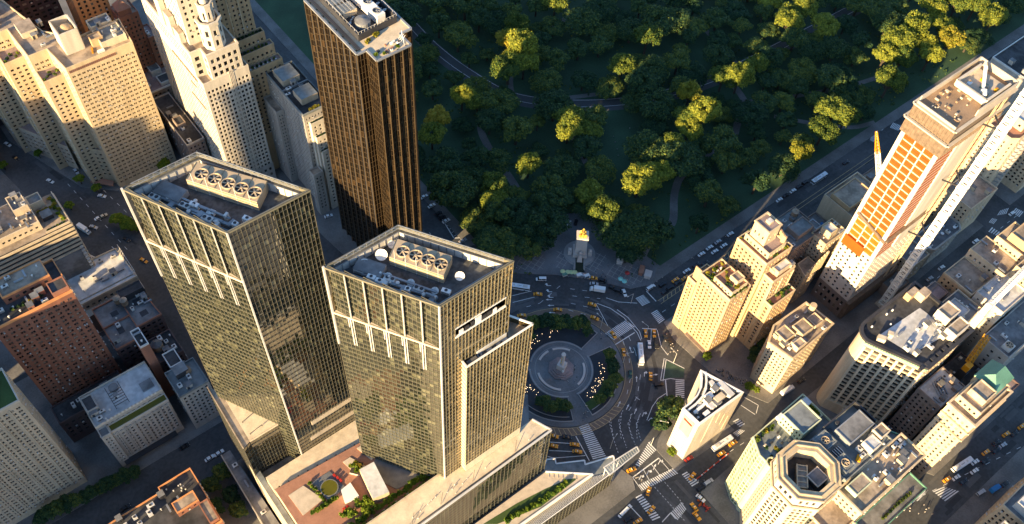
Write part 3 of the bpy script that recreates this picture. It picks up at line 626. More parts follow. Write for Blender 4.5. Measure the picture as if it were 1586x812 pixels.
# ---------------------------------------------------------------- lower glass hall in front of the base, with its terrace, skylights and canopy
PR = Bld('entrance_hall', 'low glass fronted hall with skylight strips and planted terrace beside the golden tower base', -60, -58)
def hall():
    b = PR; H0 = 17; z = 20.5
    edge = [axy(*p, H0) for p in ((951, 711), (949.8, 706.5), (906.2, 720), (905.4, 713.6), (861, 718.8), (859.7, 711), (846.7, 712.3))]
    tip = axy(950, 731, H0); low = axy(827, 820, H0); far = (low[0]-110, low[1]-4.2)
    P = [far, low, tip]+edge+[(-47.3, -42.3), (far[0], -44)]
    m = MB(); m.prism(P, 0, H0, 0, 1); b.part('wall', m, [M['beige'], M['roof_blue']])
    e = MB(); E_ = [tip]+edge+[(-47.2, -41.4)]
    for i in range(len(E_)-1): e.bar((*E_[i], H0+.2), (*E_[i+1], H0+.2), .55, .7)
    e.bar((*low, H0+.2), (*tip, H0+.2), .3, .5); e.bar((*far, H0+.2), (*low, H0+.2), .3, .5); b.part('roof_edge', e, M['white'])
    t0, t1, t2 = axy(845, 731, z), axy(918, 735, z), axy(803, 816, z); t3 = (t2[0]-110, t2[1]-4)
    T = [t3, t2, t1, t0, (t3[0], -44.6)]; m = MB(); m.prism(T, H0+.02, z, 0, 1); b.part('terrace', m, [M['pale_tan'], M['gravel']])
    e = MB(); e.bar((*t3, z+.3), (*t2, z+.3), 1.0, .8); e.bar((*t2, z+.3), (*t1, z+.3), 1.0, .8); e.bar((*t1, z+.3), (*t0, z+.3), .5, .7); b.part('parapet', e, M['white'])
    g = [axy(*p, z+.02) for p in ((880, 742), (895, 741), (838, 785), (770, 812), (748, 812), (800, 780), (845, 757))]; l = MB(); l.add([(*p, z+.03) for p in ccw(g)]); b.part('lawn_strip', l, M['turf'])
    rnd = random.Random(5)
    for k in range(24):
        t = k/23; c = Vector(axy(876-92*t, 750+56*t+4*math.sin(PI*t), z)); b.plant(c.x+rnd.uniform(-.4, .4), c.y+rnd.uniform(-.4, .4), z, rnd.uniform(1.0, 1.5), 'leaf_g', 200+k)
    for k in range(7):
        s = MB(); c = Vector(axy(850+k*7, 733+k*.6, z)); s.bar((c.x, c.y, z+.1), (c.x-1.2, c.y-1.6, z+.1), .25, .2); b.part('paving', s, M['stone_top'])
    sk = MB()
    for k in range(6):
        f = .12+.14*k; p, q = Vector(t2).lerp(Vector(low), f), Vector(t1).lerp(Vector(tip), f); p0 = Vector(t3).lerp(Vector(far), f); sk.bar((*p, H0+.25), (*q, H0+.25), .16, .25, 0); sk.bar((*p0, H0+.25), (*p, H0+.25), .16, .25, 0)
    for k in range(30):
        f = k/29; p, q = Vector(t2).lerp(Vector(t1), f), Vector(low).lerp(Vector(tip), f); a, c = p.lerp(q, .14), p.lerp(q, .85); sk.bar((*a, H0+.2), (*c, H0+.2), .1, .12, 1)
    b.part('skylight_bar', sk, [M['metal_light'], M['metal']])
    g = MB(); p, q, r, u = (Vector(v) for v in (t2, t1, tip, low)); g.add([(*x, H0+.06) for x in (p.lerp(u, .15), u.lerp(p, .16), r.lerp(q, .16), q.lerp(r, .15))]); p3, u3 = Vector(t3), Vector(far); g.add([(*x, H0+.06) for x in (p3.lerp(u3, .15), u3.lerp(p3, .16), u.lerp(p, .16), p.lerp(u, .15))]); b.part('skylight', g, M['curtain_glass'])
    def off(p, q): d = (Vector(q)-Vector(p)).normalized(); n = Vector((d.y, -d.x))*.2; return tuple(Vector(p)+n), tuple(Vector(q)+n)
    b.curtain(*off(far, low), 1, H0-.4, 40, 5, 'curtain_glass', 'mullion_dark', .16, .12, .2, 61); b.curtain(*off(low, tip), 1, H0-.4, 22, 5, 'curtain_glass', 'mullion_dark', .16, .12, .2, 62); b.curtain(*off(tip, edge[0]), 1, H0-.4, 4, 5, 'curtain_glass', 'mullion_dark', .16, .12, .2, 63)
    Z = 24; c = [axy(*p, Z) for p in ((935.5, 724), (986.4, 692), (990, 699), (944.6, 735.8))]
    f = MB()
    for i in range(4): f.bar((*c[i], Z), (*c[(i+1) % 4], Z), .45, .5)
    for k in range(1, 14): a, d = Vector(c[0]).lerp(Vector(c[1]), k/14), Vector(c[3]).lerp(Vector(c[2]), k/14); f.bar((*a, Z), (*d, Z), .1, .2)
    for u in (.05, .45): p = Vector(c[0]).lerp(Vector(c[1]), u); f.box(p.x-1, p.y-1, 0, .4, .4, Z)
    b.part('canopy_frame', f, M['metal_light'])
    g = MB(); g.add([(*p, Z+.15) for p in c]); b.part('canopy_glass', g, M['canopy_glass'])
def _cg():
    m = bpy.data.materials.new('clear_canopy_glass'); nt, N, L, B = nodes(m); B.inputs['Base Color'].default_value = (.45, .5, .48, 1); B.inputs['Roughness'].default_value = .1; B.inputs['Alpha'].default_value = .3; M['canopy_glass'] = m
_cg()
hall()
# ================================================================ bronze tower between the avenue and the park corner
def bronze_tower():
    b = Bld('bronze_tower', 'dark bronze tower with pleated faces and cooling plant on its roof, beside the park', -23, 131, 'skyscraper'); z = 150
    S0 = [(-37, 112), (-32.2, 112), (-32.2, 104), (-15, 104), (-15, 112.5), (-9, 112.5)]
    b_core = MB(); core = [(-36, 113.4), (-31, 113.4), (-31, 105.5), (-16.2, 105.5), (-16.2, 113.5), (-9.6, 113.5), (-9.6, 154), (-36, 154)]; b_core.prism(core, 0, z-3, 0); b.part('core_wall', b_core, M['metal_dark'])
    def seg(p, q, nc, sd): b.curtain(p, q, 0, z, nc, 46, 'bronze_glass', 'bronze', .12, .12, .2, sd, .03)
    ys = [155-k*43/8 for k in range(9)]; ribs = MB(); roofp = []
    for k in range(8):
        y0, y1 = ys[k], ys[k+1]; seg((-37, y0), (-35.6, y0-2.9), 2, k); seg((-35.6, y0-2.9), (-37, y1), 2, 20+k)
        for x, y in ((-37.05, y1), (-35.65, y0-2.9)): ribs.box(x, y, 0, .5, .5, z+.2, PI/4)
    ribs.box(-37, 155, 0, .6, .6, z+.2)
    seg((-37, 112), (-32.2, 112), 3, 41); seg((-32.2, 112), (-32.2, 104), 5, 42)
    xs = [-32.2+k*17.2/4 for k in range(5)]
    for k in range(4):
        x0, x1 = xs[k], xs[k+1]; seg((x0, 104), (x0+2.5, 105.2), 2, 50+k); seg((x0+2.5, 105.2), (x1, 104), 2, 60+k)
        for x, y in ((x0, 104), (x0+2.5, 105.15)): ribs.box(x, y, 0, .5, .5, z+.2, PI/4)
    ribs.box(-15, 104, 0, .5, .5, z+.2); ribs.box(-32.2, 112, 0, .5, .5, z+.2); ribs.box(-9, 112.5, 0, .5, .5, z+.2)
    seg((-15, 104), (-15, 112.5), 4, 70); seg((-15, 112.5), (-9, 112.5), 3, 71); seg((-9, 112.5), (-9, 155), 14, 72); seg((-9, 155), (-37, 155), 10, 73)
    b.part('rib', ribs, M['bronze'])
    P = [(-37, 112), (-32.2, 112), (-32.2, 104), (-15, 104), (-15, 112.5), (-9, 112.5), (-9, 155), (-37, 155)]
    r = MB(); r.add([(x, y, z+.02) for x, y in P]); b.part('roof', r, M['pale_tan'])
    e = MB()
    for i in range(8): e.bar((*P[i], z+.3), (*P[(i+1) % 8], z+.3), .9, .7)
    e.bar((-34.6, 155, z+.35), (-34.6, 114, z+.35), 1.6, .5, 1); b.part('roof_rim', e, [M['metal'], M['metal_dark']])
    d = MB(); Q = [(-31.5, 119), (-11.5, 120), (-11.5, 154.5), (-31.5, 154.5)]; d.add([(x, y, z+.05) for x, y in Q], 0)
    for i in range(4): d.bar((*Q[i], z+1.6), (*Q[(i+1) % 4], z+1.6), .5, 3.2, 0)
    for i in range(4):
        a, c = Vector(Q[i]), Vector(Q[(i+1) % 4])
        for k in range(12): u = a.lerp(c, k/12); d.bar((*u, z+3.2), (*u, z+4.3), .1, .1, 1)
        d.bar((*a, z+4.2), (*c, z+4.2), .09, .09, 1)
    b.part('plant_well', d, [M['metal_dark'], M['metal_light']])
    u = MB(); u.box(-17.6, 133.5, z+.2, 4.2, 21, 4.2, .03, 0, 0); un = b.part('cooling_unit', u, M['white'])
    for y in (141, 133.5, 126): b.fan(-17.6, y, z+4.45, 1.65, un, 6, 'metal')
    c = MB(); c.cyl(-25.2, 125.6, z+.1, z+3.6, 3.4, n=22, m=0, cap=False); c.cyl(-25.2, 125.6, z+3.6, z+4.4, 3.5, .3, n=22, m=1); b.part('water_tank', c, [M['metal'], M['roof_grey']])
    for x, y, rr in ((-30.2, 128.6, 1.3), (-30, 123.8, .9), (-28.6, 130.5, .7), (-27.2, 131.5, .7), (-25.8, 132.4, .7), (-12.9, 133, 1.3), (-13, 127.5, 1.4), (-13.2, 130.3, .8), (-14, 138.5, 1), (-21, 123, .6)): b.dish(x, y, z, rr, 2.2, 1.1)
    for k, (x, y, sx, sy) in enumerate(((-27.5, 146, 6, 8), (-26, 137.5, 7, 6), (-21.8, 149, 3, 6))): b.box('plant_cover', x, y, z, sx, sy, 2.8, 'pale_tan', 'pale_tan')
    for k in range(5): b.duct((-30.5+k*1.7, 134), (-30.5+k*1.7, 151), z+2.4, .35, .3)
    for x, y in ((-29.5, 116), (-24, 117.6), (-22.8, 117.9), (-28, 116.6)): b.plant(x, y, z, .9, 'leaf_y', int(-x))
    rnd = random.Random(6)
    for k in range(14): b.box('terrace_seat', rnd.uniform(-30.5, -17), rnd.uniform(105.5, 111), z, rnd.uniform(.6, 1.4), rnd.uniform(.6, 1.2), .7, rnd.choice(['white', 'metal_dark', 'terracotta']))
    for x, y in ((-27, 106.3), (-20, 106.5), (-30.5, 107.5)): b.plant(x, y, z, .7, 'leaf_g', int(-x*3))
    rg = MB()
    for k in range(3): rg.bar((-17+k*.6, 106+k, z), (-16.2, 109, z+4+k*.5), .14); rg.bar((-18, 107+k, z+1.5), (-15.6, 107+k, z+3.6), .12)
    b.part('rig', rg, M['white'])
    k = 260/270; b.o.location = (CAM.x+(b.o.location.x-CAM.x)*k, CAM.y+(b.o.location.y-CAM.y)*k, 0); b.o.scale = (k, k, 160/150)
bronze_tower()
# ================================================================ masonry buildings north and west of the towers
def cream():
    b = Bld('apartment_block', 'wide cream apartment block with zigzag front and boxed water tank on its roof', -115, 275); z = 91
    s = S(fw=2.55, fh=2.9, ww=.62, wh=.42, top=4, bot=3, pair=True); sw = S(fw=3.4, fh=2.9, ww=.4, wh=.45, top=4, bot=3)
    P = [(-129.5, 243.5), (-94.5, 243.5), axy(185, 31, z), axy(119, 60, z), axy(67, 50, z), axy(27, 20, z), (-140, 335), (-165, 345), (-164, 312), (-153.5, 312), (-152.5, 288), (-142, 288), (-141, 262.5), (-131.5, 262.5)]
    b.mass(P, 0, z, 'cream', 'roof_tan', s, {7: sw, 9: sw, 11: sw, 13: sw}, par=1.1)
    band = MB()
    for k in range(26): x = -128.4+k*.95; band.box(x, 243.4, z-2.6, .45, .25, 1.5)
    b.part('frieze', band, M['brown_brick'])
    for x0, x1, y0, y1, t in ((-141, -130.4, 252.5, 262.4, 81), (-152, -141, 276.5, 287.9, 81), (-163, -152.5, 300.5, 311.9, 81)):
        b.mass(rect(x0, x1, y0, y1), 0, t, 'cream', 'roof_pink', S(fw=3, fh=2.9, ww=.5, wh=.45, top=3, bot=3), par=1)
        for k in range(5): b.plant(x0+1.5+k*1.9, y0+2+(k*37 % 5), t, .7, 'leaf_d' if k % 2 else 'leaf_g', int(x0)+k)
        b.box('garden_seat', (x0+x1)/2, (y0+y1)/2, t, 2, 1.2, .7, 'metal_dark')
    m = MB(); x0, x1, y0, y1, h = -124.5, -115.5, 253.5, 266, 13
    for a, c in (((x0, y0), (x1, y0)), ((x1, y0), (x1, y1)), ((x1, y1), (x0, y1)), ((x0, y1), (x0, y0))): m.bar((*a, z+h/2), (*c, z+h/2), .7, h)
    m.add([(x0, y0, z+h-4.5), (x1, y0, z+h-4.5), (x1, y1, z+h-4.5), (x0, y1, z+h-4.5)], 1)
    for k in range(3): m.box(x1+.1, y0+2.5+k*1.4, z, .4, .6, h*.95, 0, 1)
    b.part('tank_enclosure', m, [M['white_stone'], M['pale_tan']])
    t = MB(); t.lathe(-119.6, 259, [(3.4, z+h-4.4), (3.4, z+h-2.2), (2.6, z+h-.9), (1.2, z+h-.2), (.02, z+h)], 18); b.part('water_tank', t, M['ochre'])
    b.mass(rect(-108.5, -95.5, 247.5, 259), z, z+3.2, 'pale_tan', 'roof_blue', None, par=.8); b.mass(rect(-108, -97, 260.5, 267), z, z+4, 'pale_tan', 'roof_grey', None, par=.8)
    b.mass(rect(-112, -106, 251, 256), z, z+4.5, 'ochre', 'roof_tan', None, par=.5)
    b.box('sun_lounger', -113.4, 249.5, z, .8, 4.2, .5, 'crane_yellow', rot=-.3); b.box('skylight', -110, 246.5, z, 3.4, 1.6, 1, 'white')
    b.clutter(-106, -97, 249, 258, z+3.2, 7, 21); b.clutter(-106, -98, 261, 266, z+4, 3, 22); b.clutter(-138, -126, 264, 284, z, 8, 23, 'cream'); b.clutter(-150, -143, 292, 306, z, 6, 24, 'cream')
    b.box('penthouse', -134, 282, z, 8, 10, 3.5, 'pale_tan', 'roof_tan'); b.box('penthouse', -146, 306, z, 9, 8, 4, 'pale_tan', 'roof_tan')
    b.mass([(-164, 309), (-147, 277), (-143, 270), (-140.9, 300), (-150, 330), (-163, 330)], 0, 19, 'beige', 'roof_pink', S(fw=3.2, fh=3.2, ww=.55, wh=.42, top=1.2, bot=3.6, pair=True), par=.8)
    b.mass([(-138.5, 257), (-129.6, 248), (-129.6, 261), (-135, 263)], 0, 27, 'cream', 'roof_tan', S(fw=3, fh=3.4, ww=.5, wh=.4, top=1.2, bot=6), par=.8)
    a = MB(); a.prism([(-139, 256.5), (-131, 247), (-133, 244), (-142, 254)], 3.4, 3.9, 0, bottom=True); b.part('awning', a, M['terracotta'])
cream()
def white_tower():
    b = Bld('setback_tower', 'white stone setback tower with eight sided turret, sunlit behind the dark green tower', -66, 225)
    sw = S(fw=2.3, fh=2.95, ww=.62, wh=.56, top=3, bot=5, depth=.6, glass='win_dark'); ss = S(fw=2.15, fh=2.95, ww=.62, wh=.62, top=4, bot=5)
    b.mass(rect(-79, -54, 198, 262), 0, 88, 'white_stone', 'roof_tan', ss, {3: sw}, par=1)
    b.mass([(-79, 204.5), (-73.3, 204.5), (-73.3, 198.4), (-56.3, 198.4), (-56.3, 240), (-74, 262), (-79, 262)], 88, 104, 'white_stone', 'roof_tan', S(fw=3.3, fh=4.6, ww=.6, wh=.6, top=2, bot=1), {6: sw, 4: sw}, par=1, ledge=.3)
    b.mass([(-76, 210), (-58, 210), (-58, 250), (-76, 250)], 104, 165, 'white_stone', 'roof_tan', S(fw=3.0, fh=3.4, ww=.42, wh=.5, top=2, bot=3), par=1)
    for k in range(3): b.box('setback', -77.8, 216+k*9, 104, 2.6, 6.5, 7+4*k, 'white_stone', 'roof_tan')
    O = lambda r, cx=-65.5, cy=204.8: [(cx+r*math.cos(PI/8+k*PI/4), cy+r*math.sin(PI/8+k*PI/4)) for k in range(8)]
    b.mass(O(5.6), 104, 119, 'white_stone', 'roof_grey', S(fw=2.6, fh=5.6, ww=.5, wh=.6, top=2, bot=1.5, side=.6), par=1.6, ledge=.7)
    b.mass(O(3.6), 119, 129, 'white_stone', 'roof_grey', S(fw=2, fh=7, ww=.45, wh=.6, top=2, bot=1, side=.4), par=.8, ledge=.3)
    d = MB(); d.cyl(-65.5, 204.8, 129.5, 150, 2.0, n=14, m=0); d.cyl(-65.5, 204.8, 150, 153, 2.4, n=14); b.part('chimney', d, M['white_stone'])
    f = MB()
    for k in range(4): f.box(-64.7+k*.75, 198.1, 6, .28, .5, 84, 0, 0)
    b.part('fluting', f, M['white_stone'])
    
    for ya, yb, zz in ((205, 221, 66), (205, 233, 86), (210, 216, 78)): l = MB(); l.bar((-79.2, ya, zz), (-79.2, yb, zz), .5, .5); b.part('string_course', l, M['brown_brick'])
    b.mass(rect(-79.3, -53.7, 197.6, 262), 0, 14, 'grey_stone', None, S(fw=3, fh=4.4, ww=.5, wh=.55, top=1, bot=4), par=.6)
white_tower()
def tan_tower():
    b = Bld('setback_tower', 'ochre brick tower with planted terraces rising behind the white turreted tower', -50, 232)
    b.mass(rect(-62, -38, 218, 262), 0, 150, 'ochre', 'roof_tan', S(fw=2.6, fh=3.0, ww=.42, wh=.45, top=2, bot=84), par=1)
    s = S(fw=2.6, fh=3.0, ww=.45, wh=.5, top=2, bot=30)
    b.mass(rect(-62, -35.5, 214, 217.9), 0, 90, 'ochre', 'roof_pink', s, par=.9); b.mass(rect(-62, -33.5, 209.5, 213.9), 0, 84, 'ochre', 'roof_pink', s, par=.9); b.mass(rect(-56, -32.5, 204.5, 209.4), 0, 77, 'ochre', 'roof_pink', s, par=.9)
    p = MB()
    for x in (-56, -50.2, -44.4): p.box(x, 217.9, 90, .7, .5, 60)
    b.part('pilaster', p, M['cream'])
    for k in range(12): b.plant(-60+k*2.1, 211.5, 84, .75, 'leaf_d' if k % 3 else 'leaf_y', 300+k); b.plant(-59+k*2, 216, 90, .7, 'leaf_d', 330+k)
    for k in range(8): b.plant(-54+k*2.6, 207, 77, .7, 'leaf_d', 350+k); b.box('terrace_seat', -53+k*2.5, 206, 77, .8, .8, .7, 'metal_light')
tan_tower()
def b455():
    b = Bld('apartment_block', 'narrow grey stone apartment block with two pale roof boxes, close behind the bronze tower', -36, 180); s = S(fw=1.9, fh=2.7, ww=.42, wh=.5, top=1.6, bot=5)
    b.mass(rect(-43.4, -27.5, 166, 205), 0, 72, 'grey_stone', 'roof_dark', s, par=1.1, parm='roof_blue')
    b.box('roof_box', -35.8, 195.5, 72, 10, 10.5, 4.2, 'beige', 'roof_blue'); b.box('roof_box', -34.9, 177.5, 72, 9.5, 9, 4.2, 'beige', 'roof_blue')
    w = MB(); w.box(-35.5, 187.2, 72, 15, .5, 1.4); w.box(-33.5, 187.2, 72, .5, 9, 1.2); b.part('wind_wall', w, M['metal'])
    for k in range(4): b.plant(-38+k*1.6, 168.2, 72, .85, 'leaf_y', 380+k)
    for i, (y0, z, x1) in enumerate(((163.6, 66, -28), (161.3, 57, -28.5), (159, 48, -29))):
        b.mass(rect(-41+i*.8, x1, y0, y0+2.35 if i == 0 else y0+2.25), 0, z, 'white_stone', 'roof_tan', S(fw=2.6, fh=2.7, ww=.45, wh=.5, top=1.2, bot=5), par=.8)
        for k in range(5): b.plant(-39+k*2, y0+1.2, z, .6, 'leaf_d', 390+k+i*9)
    b.mass(rect(-48, -43.5, 190, 204), 0, 57, 'grey_stone', 'roof_tan', s, par=.8); b.mass(rect(-47, -41.1, 159, 164), 0, 34, 'grey_stone', 'roof_tan', s, par=.8)
    b.clutter(-42, -30, 183, 190, 72, 5, 31)
b455()
def simple(name, label, x0, x1, y0, y1, z, wall, roof, spec, n=0, par=.9, seed=1, cat='building', penth=None, per=None, parm=None, roofs=True):
    b = Bld(name, label, (x0+x1)/2, (y0+y1)/2, cat); b.mass(rect(x0, x1, y0, y1), 0, z, wall, roof, spec, per, par=par, parm=parm)
    for p in penth or []: b.mass(rect(*p[:4]), z, z+p[4], p[5] if len(p) > 5 else wall, p[6] if len(p) > 6 else roof, None, par=.5)
    if n: b.clutter(x0+2, x1-2, y0+2, y1-2, z, n, seed, wall)
    return b
simple('apartment_block', 'dark brown brick block with pale balcony strips in the far top corner', -175, -107, 330, 360, 105, 'dark_brick', 'roof_dark', S(fw=3.6, fh=3, ww=.6, wh=.5, glass='win_pale', top=2))
simple('apartment_block', 'orange brick tower with dark window columns behind the cream zigzag block', -104.5, -87, 300.5, 322, 108, 'orange_brick', 'roof_tan', S(fw=3.4, fh=2.9, ww=.42, wh=.6, top=2, glass='win_dark'))
def redtower():
    b = Bld('brick_tower', 'small red brick tower with pyramid roof, next to the cream zigzag block', -80, 290)
    b.mass(rect(-88, -77, 286, 298), 0, 74, 'red_brick', 'roof_tan', S(fw=2.4, fh=3, ww=.42, wh=.5), par=.6)
    r = MB(); r.prism(rect(-87, -80, 287, 294), 74, 78, 0); r.addf([(-87.5, 286.5, 78), (-79.5, 286.5, 78), (-79.5, 294.5, 78), (-87.5, 294.5, 78), (-83.5, 290.5, 83)], [(0, 1, 4), (1, 2, 4), (2, 3, 4), (3, 0, 4)], 1); b.part('pyramid_roof', r, [M['red_brick'], M['terracotta']])
    b.mass(rect(-77, -72, 284, 296), 0, 56, 'red_brick', 'roof_pink', S(fw=2.4, fh=3, ww=.42, wh=.5), par=.6); b.clutter(-77, -73, 286, 294, 56, 2, 41)
redtower()
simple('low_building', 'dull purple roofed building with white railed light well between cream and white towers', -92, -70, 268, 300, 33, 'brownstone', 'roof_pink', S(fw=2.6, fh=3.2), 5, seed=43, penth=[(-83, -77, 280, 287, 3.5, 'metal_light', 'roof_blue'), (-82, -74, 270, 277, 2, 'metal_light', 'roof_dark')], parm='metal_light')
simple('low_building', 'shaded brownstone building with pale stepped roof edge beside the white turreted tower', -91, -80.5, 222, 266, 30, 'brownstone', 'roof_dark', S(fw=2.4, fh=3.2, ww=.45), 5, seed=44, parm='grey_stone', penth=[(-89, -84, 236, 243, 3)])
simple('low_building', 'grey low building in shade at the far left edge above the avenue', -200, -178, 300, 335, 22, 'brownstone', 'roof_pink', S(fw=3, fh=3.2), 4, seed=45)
# ---------------------------------------------------------------- west side, seen from almost above
def stepped():
    b = Bld('banded_tower', 'grey tower with pale horizontal bands and planted roof terraces at the left edge', -176, 195); z = 57
    P = rect(-216, -164.5, 183, 206); st = MB()
    b.mass(P, 0, z, 'metal_dark', 'roof_tan', None, par=0)
    for k in range(13):
        zz = z-1.3-k*2.9
        for a, c in (((-216.2, 182.8), (-164.3, 182.8)), ((-216.2, 206), (-216.2, 182.8)), ((-164.3, 182.8), (-164.3, 206))): st.bar((*a, zz), (*c, zz), .7, 1.25, 0)
    b.part('concrete_band', st, M['pale_tan'])
    g = MB(); g.box(-173.4, 182.6, 0, 13.6, .7, 37.5); b.part('blank_panel', g, M['roof_grey'])
    bal = MB(); rnd = random.Random(9)
    for k in range(15):
        for x in (-165.6, -181.6, -184.4, -188, -191.5, -195, -198.5, -202, -205.5, -209): bal.box(x, 182.4, 2.6+k*2.55, 1.5, .8, 1.3)
    b.part('balcony', bal, M['metal_light'])
    b.mass(rect(-215, -176.5, 187, 206), z, z+5, 'pale_tan', 'roof_tan', S(fw=2.6, fh=3.5, ww=.5, wh=.4, top=.8, bot=1), par=.9); b.mass(rect(-184, -177, 196, 206), z+5, z+9, 'pale_tan', 'roof_grey', None, par=.8)
    b.mass(rect(-176.4, -170, 200, 206), z, z+4, 'pale_tan', 'roof_blue', None, par=.8); w = MB()
    for a, c in (((-176.4, 183.2), (-164.6, 183.2)), ((-164.6, 183.2), (-164.6, 206))): w.bar((*a, z+.6), (*c, z+.6), .4, 1.3)
    b.part('parapet', w, M['pale_tan'])
    for k in range(8): b.plant(-166.3+rnd.uniform(-.9, .6), 187+k*2.2, z, .95, 'leaf_y' if k % 2 else 'leaf_g', 400+k)
    for k in range(5): b.plant(-174+k*1.7, 197.5, z, .8, 'leaf_y', 410+k)
    for k in range(6): b.plant(-175+k*1.6, 184.6, z, .5, 'leaf_d', 420+k)
    b.clutter(-185, -178, 188, 195, z+5, 7, 46, 'white_stone'); b.clutter(-183, -178, 197, 205, z+9, 3, 47); b.clutter(-213, -187, 189, 204, z+5, 14, 147, 'white_stone'); b.mass(rect(-206, -194, 194, 204), z+5, z+9, 'pale_tan', 'roof_grey', None, par=.7)
    b.box('roof_shed', -172, 193, z, 5, 5, 2.6, 'metal_dark', 'roof_blue')
    c = MB(); c.prism([(-163.4, 200), (-152.5, 177.5), (-163, 178)], 9.4, 10, 0, 1, bottom=True); t = [(-163.4, 200), (-152.5, 177.5), (-163, 178)]
    for i in range(3): c.bar((*t[i], 10.1), (*t[(i+1) % 3], 10.1), .5, .5, 2)
    c.box(-158, 181, 0, .5, .5, 9.4); c.box(-162.5, 190, 0, .5, .5, 9.4); b.part('entrance_canopy', c, [M['metal_dark'], M['roof_dark'], M['white']])
stepped()
def white_roof():
    b = Bld('low_building', 'low building with sunlit white roof and slanted skylight strip beside the avenue', -165, 175); z = 21
    b.mass([(-180, 163.5), (-150, 163.5), (-151.5, 186.5), (-180, 188)], 0, z, 'beige', 'roof_white', S(fw=3, fh=4, ww=.5), par=1, parm='pale_tan')
    s = MB()
    s.addf([(-180, 163.4, z-5), (-150, 163.4, z-5), (-150, 166.4, z+.6), (-180, 166.4, z+.6)], [(0, 1, 2, 3)], 0); s.addf([(-180, 159.4, z-5.6), (-150, 159.4, z-5.6), (-150, 163.4, z-5), (-180, 163.4, z-5)], [(0, 1, 2, 3)], 0)
    for k in range(18): x = -180+k*30/17; s.bar((x, 159.4, z-5.5), (x, 163.4, z-4.9), .3, .3, 1); s.bar((x, 163.4, z-4.9), (x, 166.4, z+.7), .3, .3, 1)
    b.part('skylight', s, [M['beige'], M['stone_top']]); w = MB(); w.box(-165, 161.4, 0, 30, 3.9, z-5.7); b.part('wall', w, M['brownstone'])
    f = MB()
    for k in range(12): f.bar((-151, 165+k*1.8, z+1), (-150, 165+k*1.8, z+3.4), .15)
    f.bar((-150, 165, z+3.4), (-150, 186, z+3.4), .2); f.bar((-151, 165, z+1), (-151, 186, z+1), .2); b.part('rail_truss', f, M['metal_light'])
    b.clutter(-176, -154, 169, 184, z, 9, 48, 'pale_tan'); b.box('roof_shed', -172, 184.5, z, 6, 3, 2.6, 'white', 'roof_dark'); b.box('vent_cap', -166, 184.8, z, 2, 1, 1.4, 'car_red')
white_roof()
def brick():
    b = Bld('apartment_tower', 'tall red brown brick apartment tower whose orange top alone catches the sun', -196, 130); z = 86
    s = S(fw=3.1, fh=2.85, ww=.55, wh=.52, top=2, bot=4, pair=True, glass='win_pale')
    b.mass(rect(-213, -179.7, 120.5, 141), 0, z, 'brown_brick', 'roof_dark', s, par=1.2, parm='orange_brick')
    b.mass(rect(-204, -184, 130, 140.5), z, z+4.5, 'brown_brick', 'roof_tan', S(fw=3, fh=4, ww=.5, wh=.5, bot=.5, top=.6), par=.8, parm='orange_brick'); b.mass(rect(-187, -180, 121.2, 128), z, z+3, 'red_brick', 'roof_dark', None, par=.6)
    for k in range(6): b.plant(-203+k*2.4, 126, z, .8, 'leaf_y' if k == 3 else 'leaf_d', 430+k)
    b.clutter(-202, -186, 132, 139, z+4.5, 6, 49, 'brown_brick'); b.clutter(-211, -190, 122, 128, z, 10, 50, 'brown_brick')
brick()
simple('brick_block', 'low dark brick block between the tall brick tower and the beige slab', -214, -181, 108.5, 119, 20, 'dark_brick', 'roof_dark', S(fw=3, fh=3.2), 5, seed=51)
def lowgrey():
    b = Bld('loft_building', 'grey roofed loft building with two wooden water tanks beside the dark green tower', -163, 133); z = 31
    b.mass([(-177, 122), (-163.5, 122), (-163.5, 128), (-151, 128), (-153, 150), (-177, 150)], 0, z, 'dark_brick', 'roof_grey', S(fw=2.8, fh=3.6, ww=.6, wh=.5, bot=2, top=1), par=.9, parm='red_brick')
    for x, y, s1, s2 in ((-170.5, 131.5, 3, 4), (-169, 142, 3.4, 3), (-157.5, 142, 3.5, 3.8), (-157.5, 134, 3.6, 3.2)): w = MB(); w.box(x, y, z+.02, s1, s2, .12, 0, 0); b.part('skylight', w, M['metal_dark'])
    w = MB(); w.box(-163.6, 136, z, .5, 27, 1.2); w.box(-170, 136.4, z, 13, .5, 1.2); b.part('fire_wall', w, M['red_brick'])
    b.tank(-164.8, 145.5, z, 1.7, 3.4); b.tank(-162.6, 142.6, z, 1.7, 3.4); b.clutter(-161, -153, 138, 148, z, 6, 52); b.clutter(-175, -166, 124, 140, z, 4, 53)
    b.mass(rect(-163, -151.5, 145, 150), z, z+4, 'metal_dark', 'roof_dark', None, par=.5)
lowgrey()
simple('brick_slab', 'narrow rust brown brick slab with dark hatch roof behind the white roofed stone block', -168, -163.8, 104, 114.5, 49, 'red_brick', 'roof_dark', None, 2, seed=54, parm='metal_light')
def rear_yard():
    b = Bld('rear_building', 'small dark rear buildings with a conical roof tank beside the rust brick slab', -157, 112); z = 27
    b.mass(rect(-163.4, -151.5, 106, 121), 0, z, 'dark_brick', 'roof_dark', S(fw=2.6, fh=3.4), par=.8); b.mass(rect(-161, -155, 97, 105.9), 0, z+6, 'brownstone', 'roof_dark', S(fw=2.6, fh=3.4), par=.7, parm='metal_light')
    t = MB(); t.cyl(-160.4, 114.5, z, z+4, 2.6, n=14, m=0, cap=False); t.cyl(-160.4, 114.5, z+4, z+6, 2.7, .05, n=14, m=1); b.part('water_tank', t, [M['timber'], M['roof_grey']]); b.clutter(-158, -152.5, 108, 119, z, 6, 55)
    b.box('roof_shed', -153.8, 99, 0, 4.6, 7, 24, 'brownstone', 'roof_tan')
rear_yard()
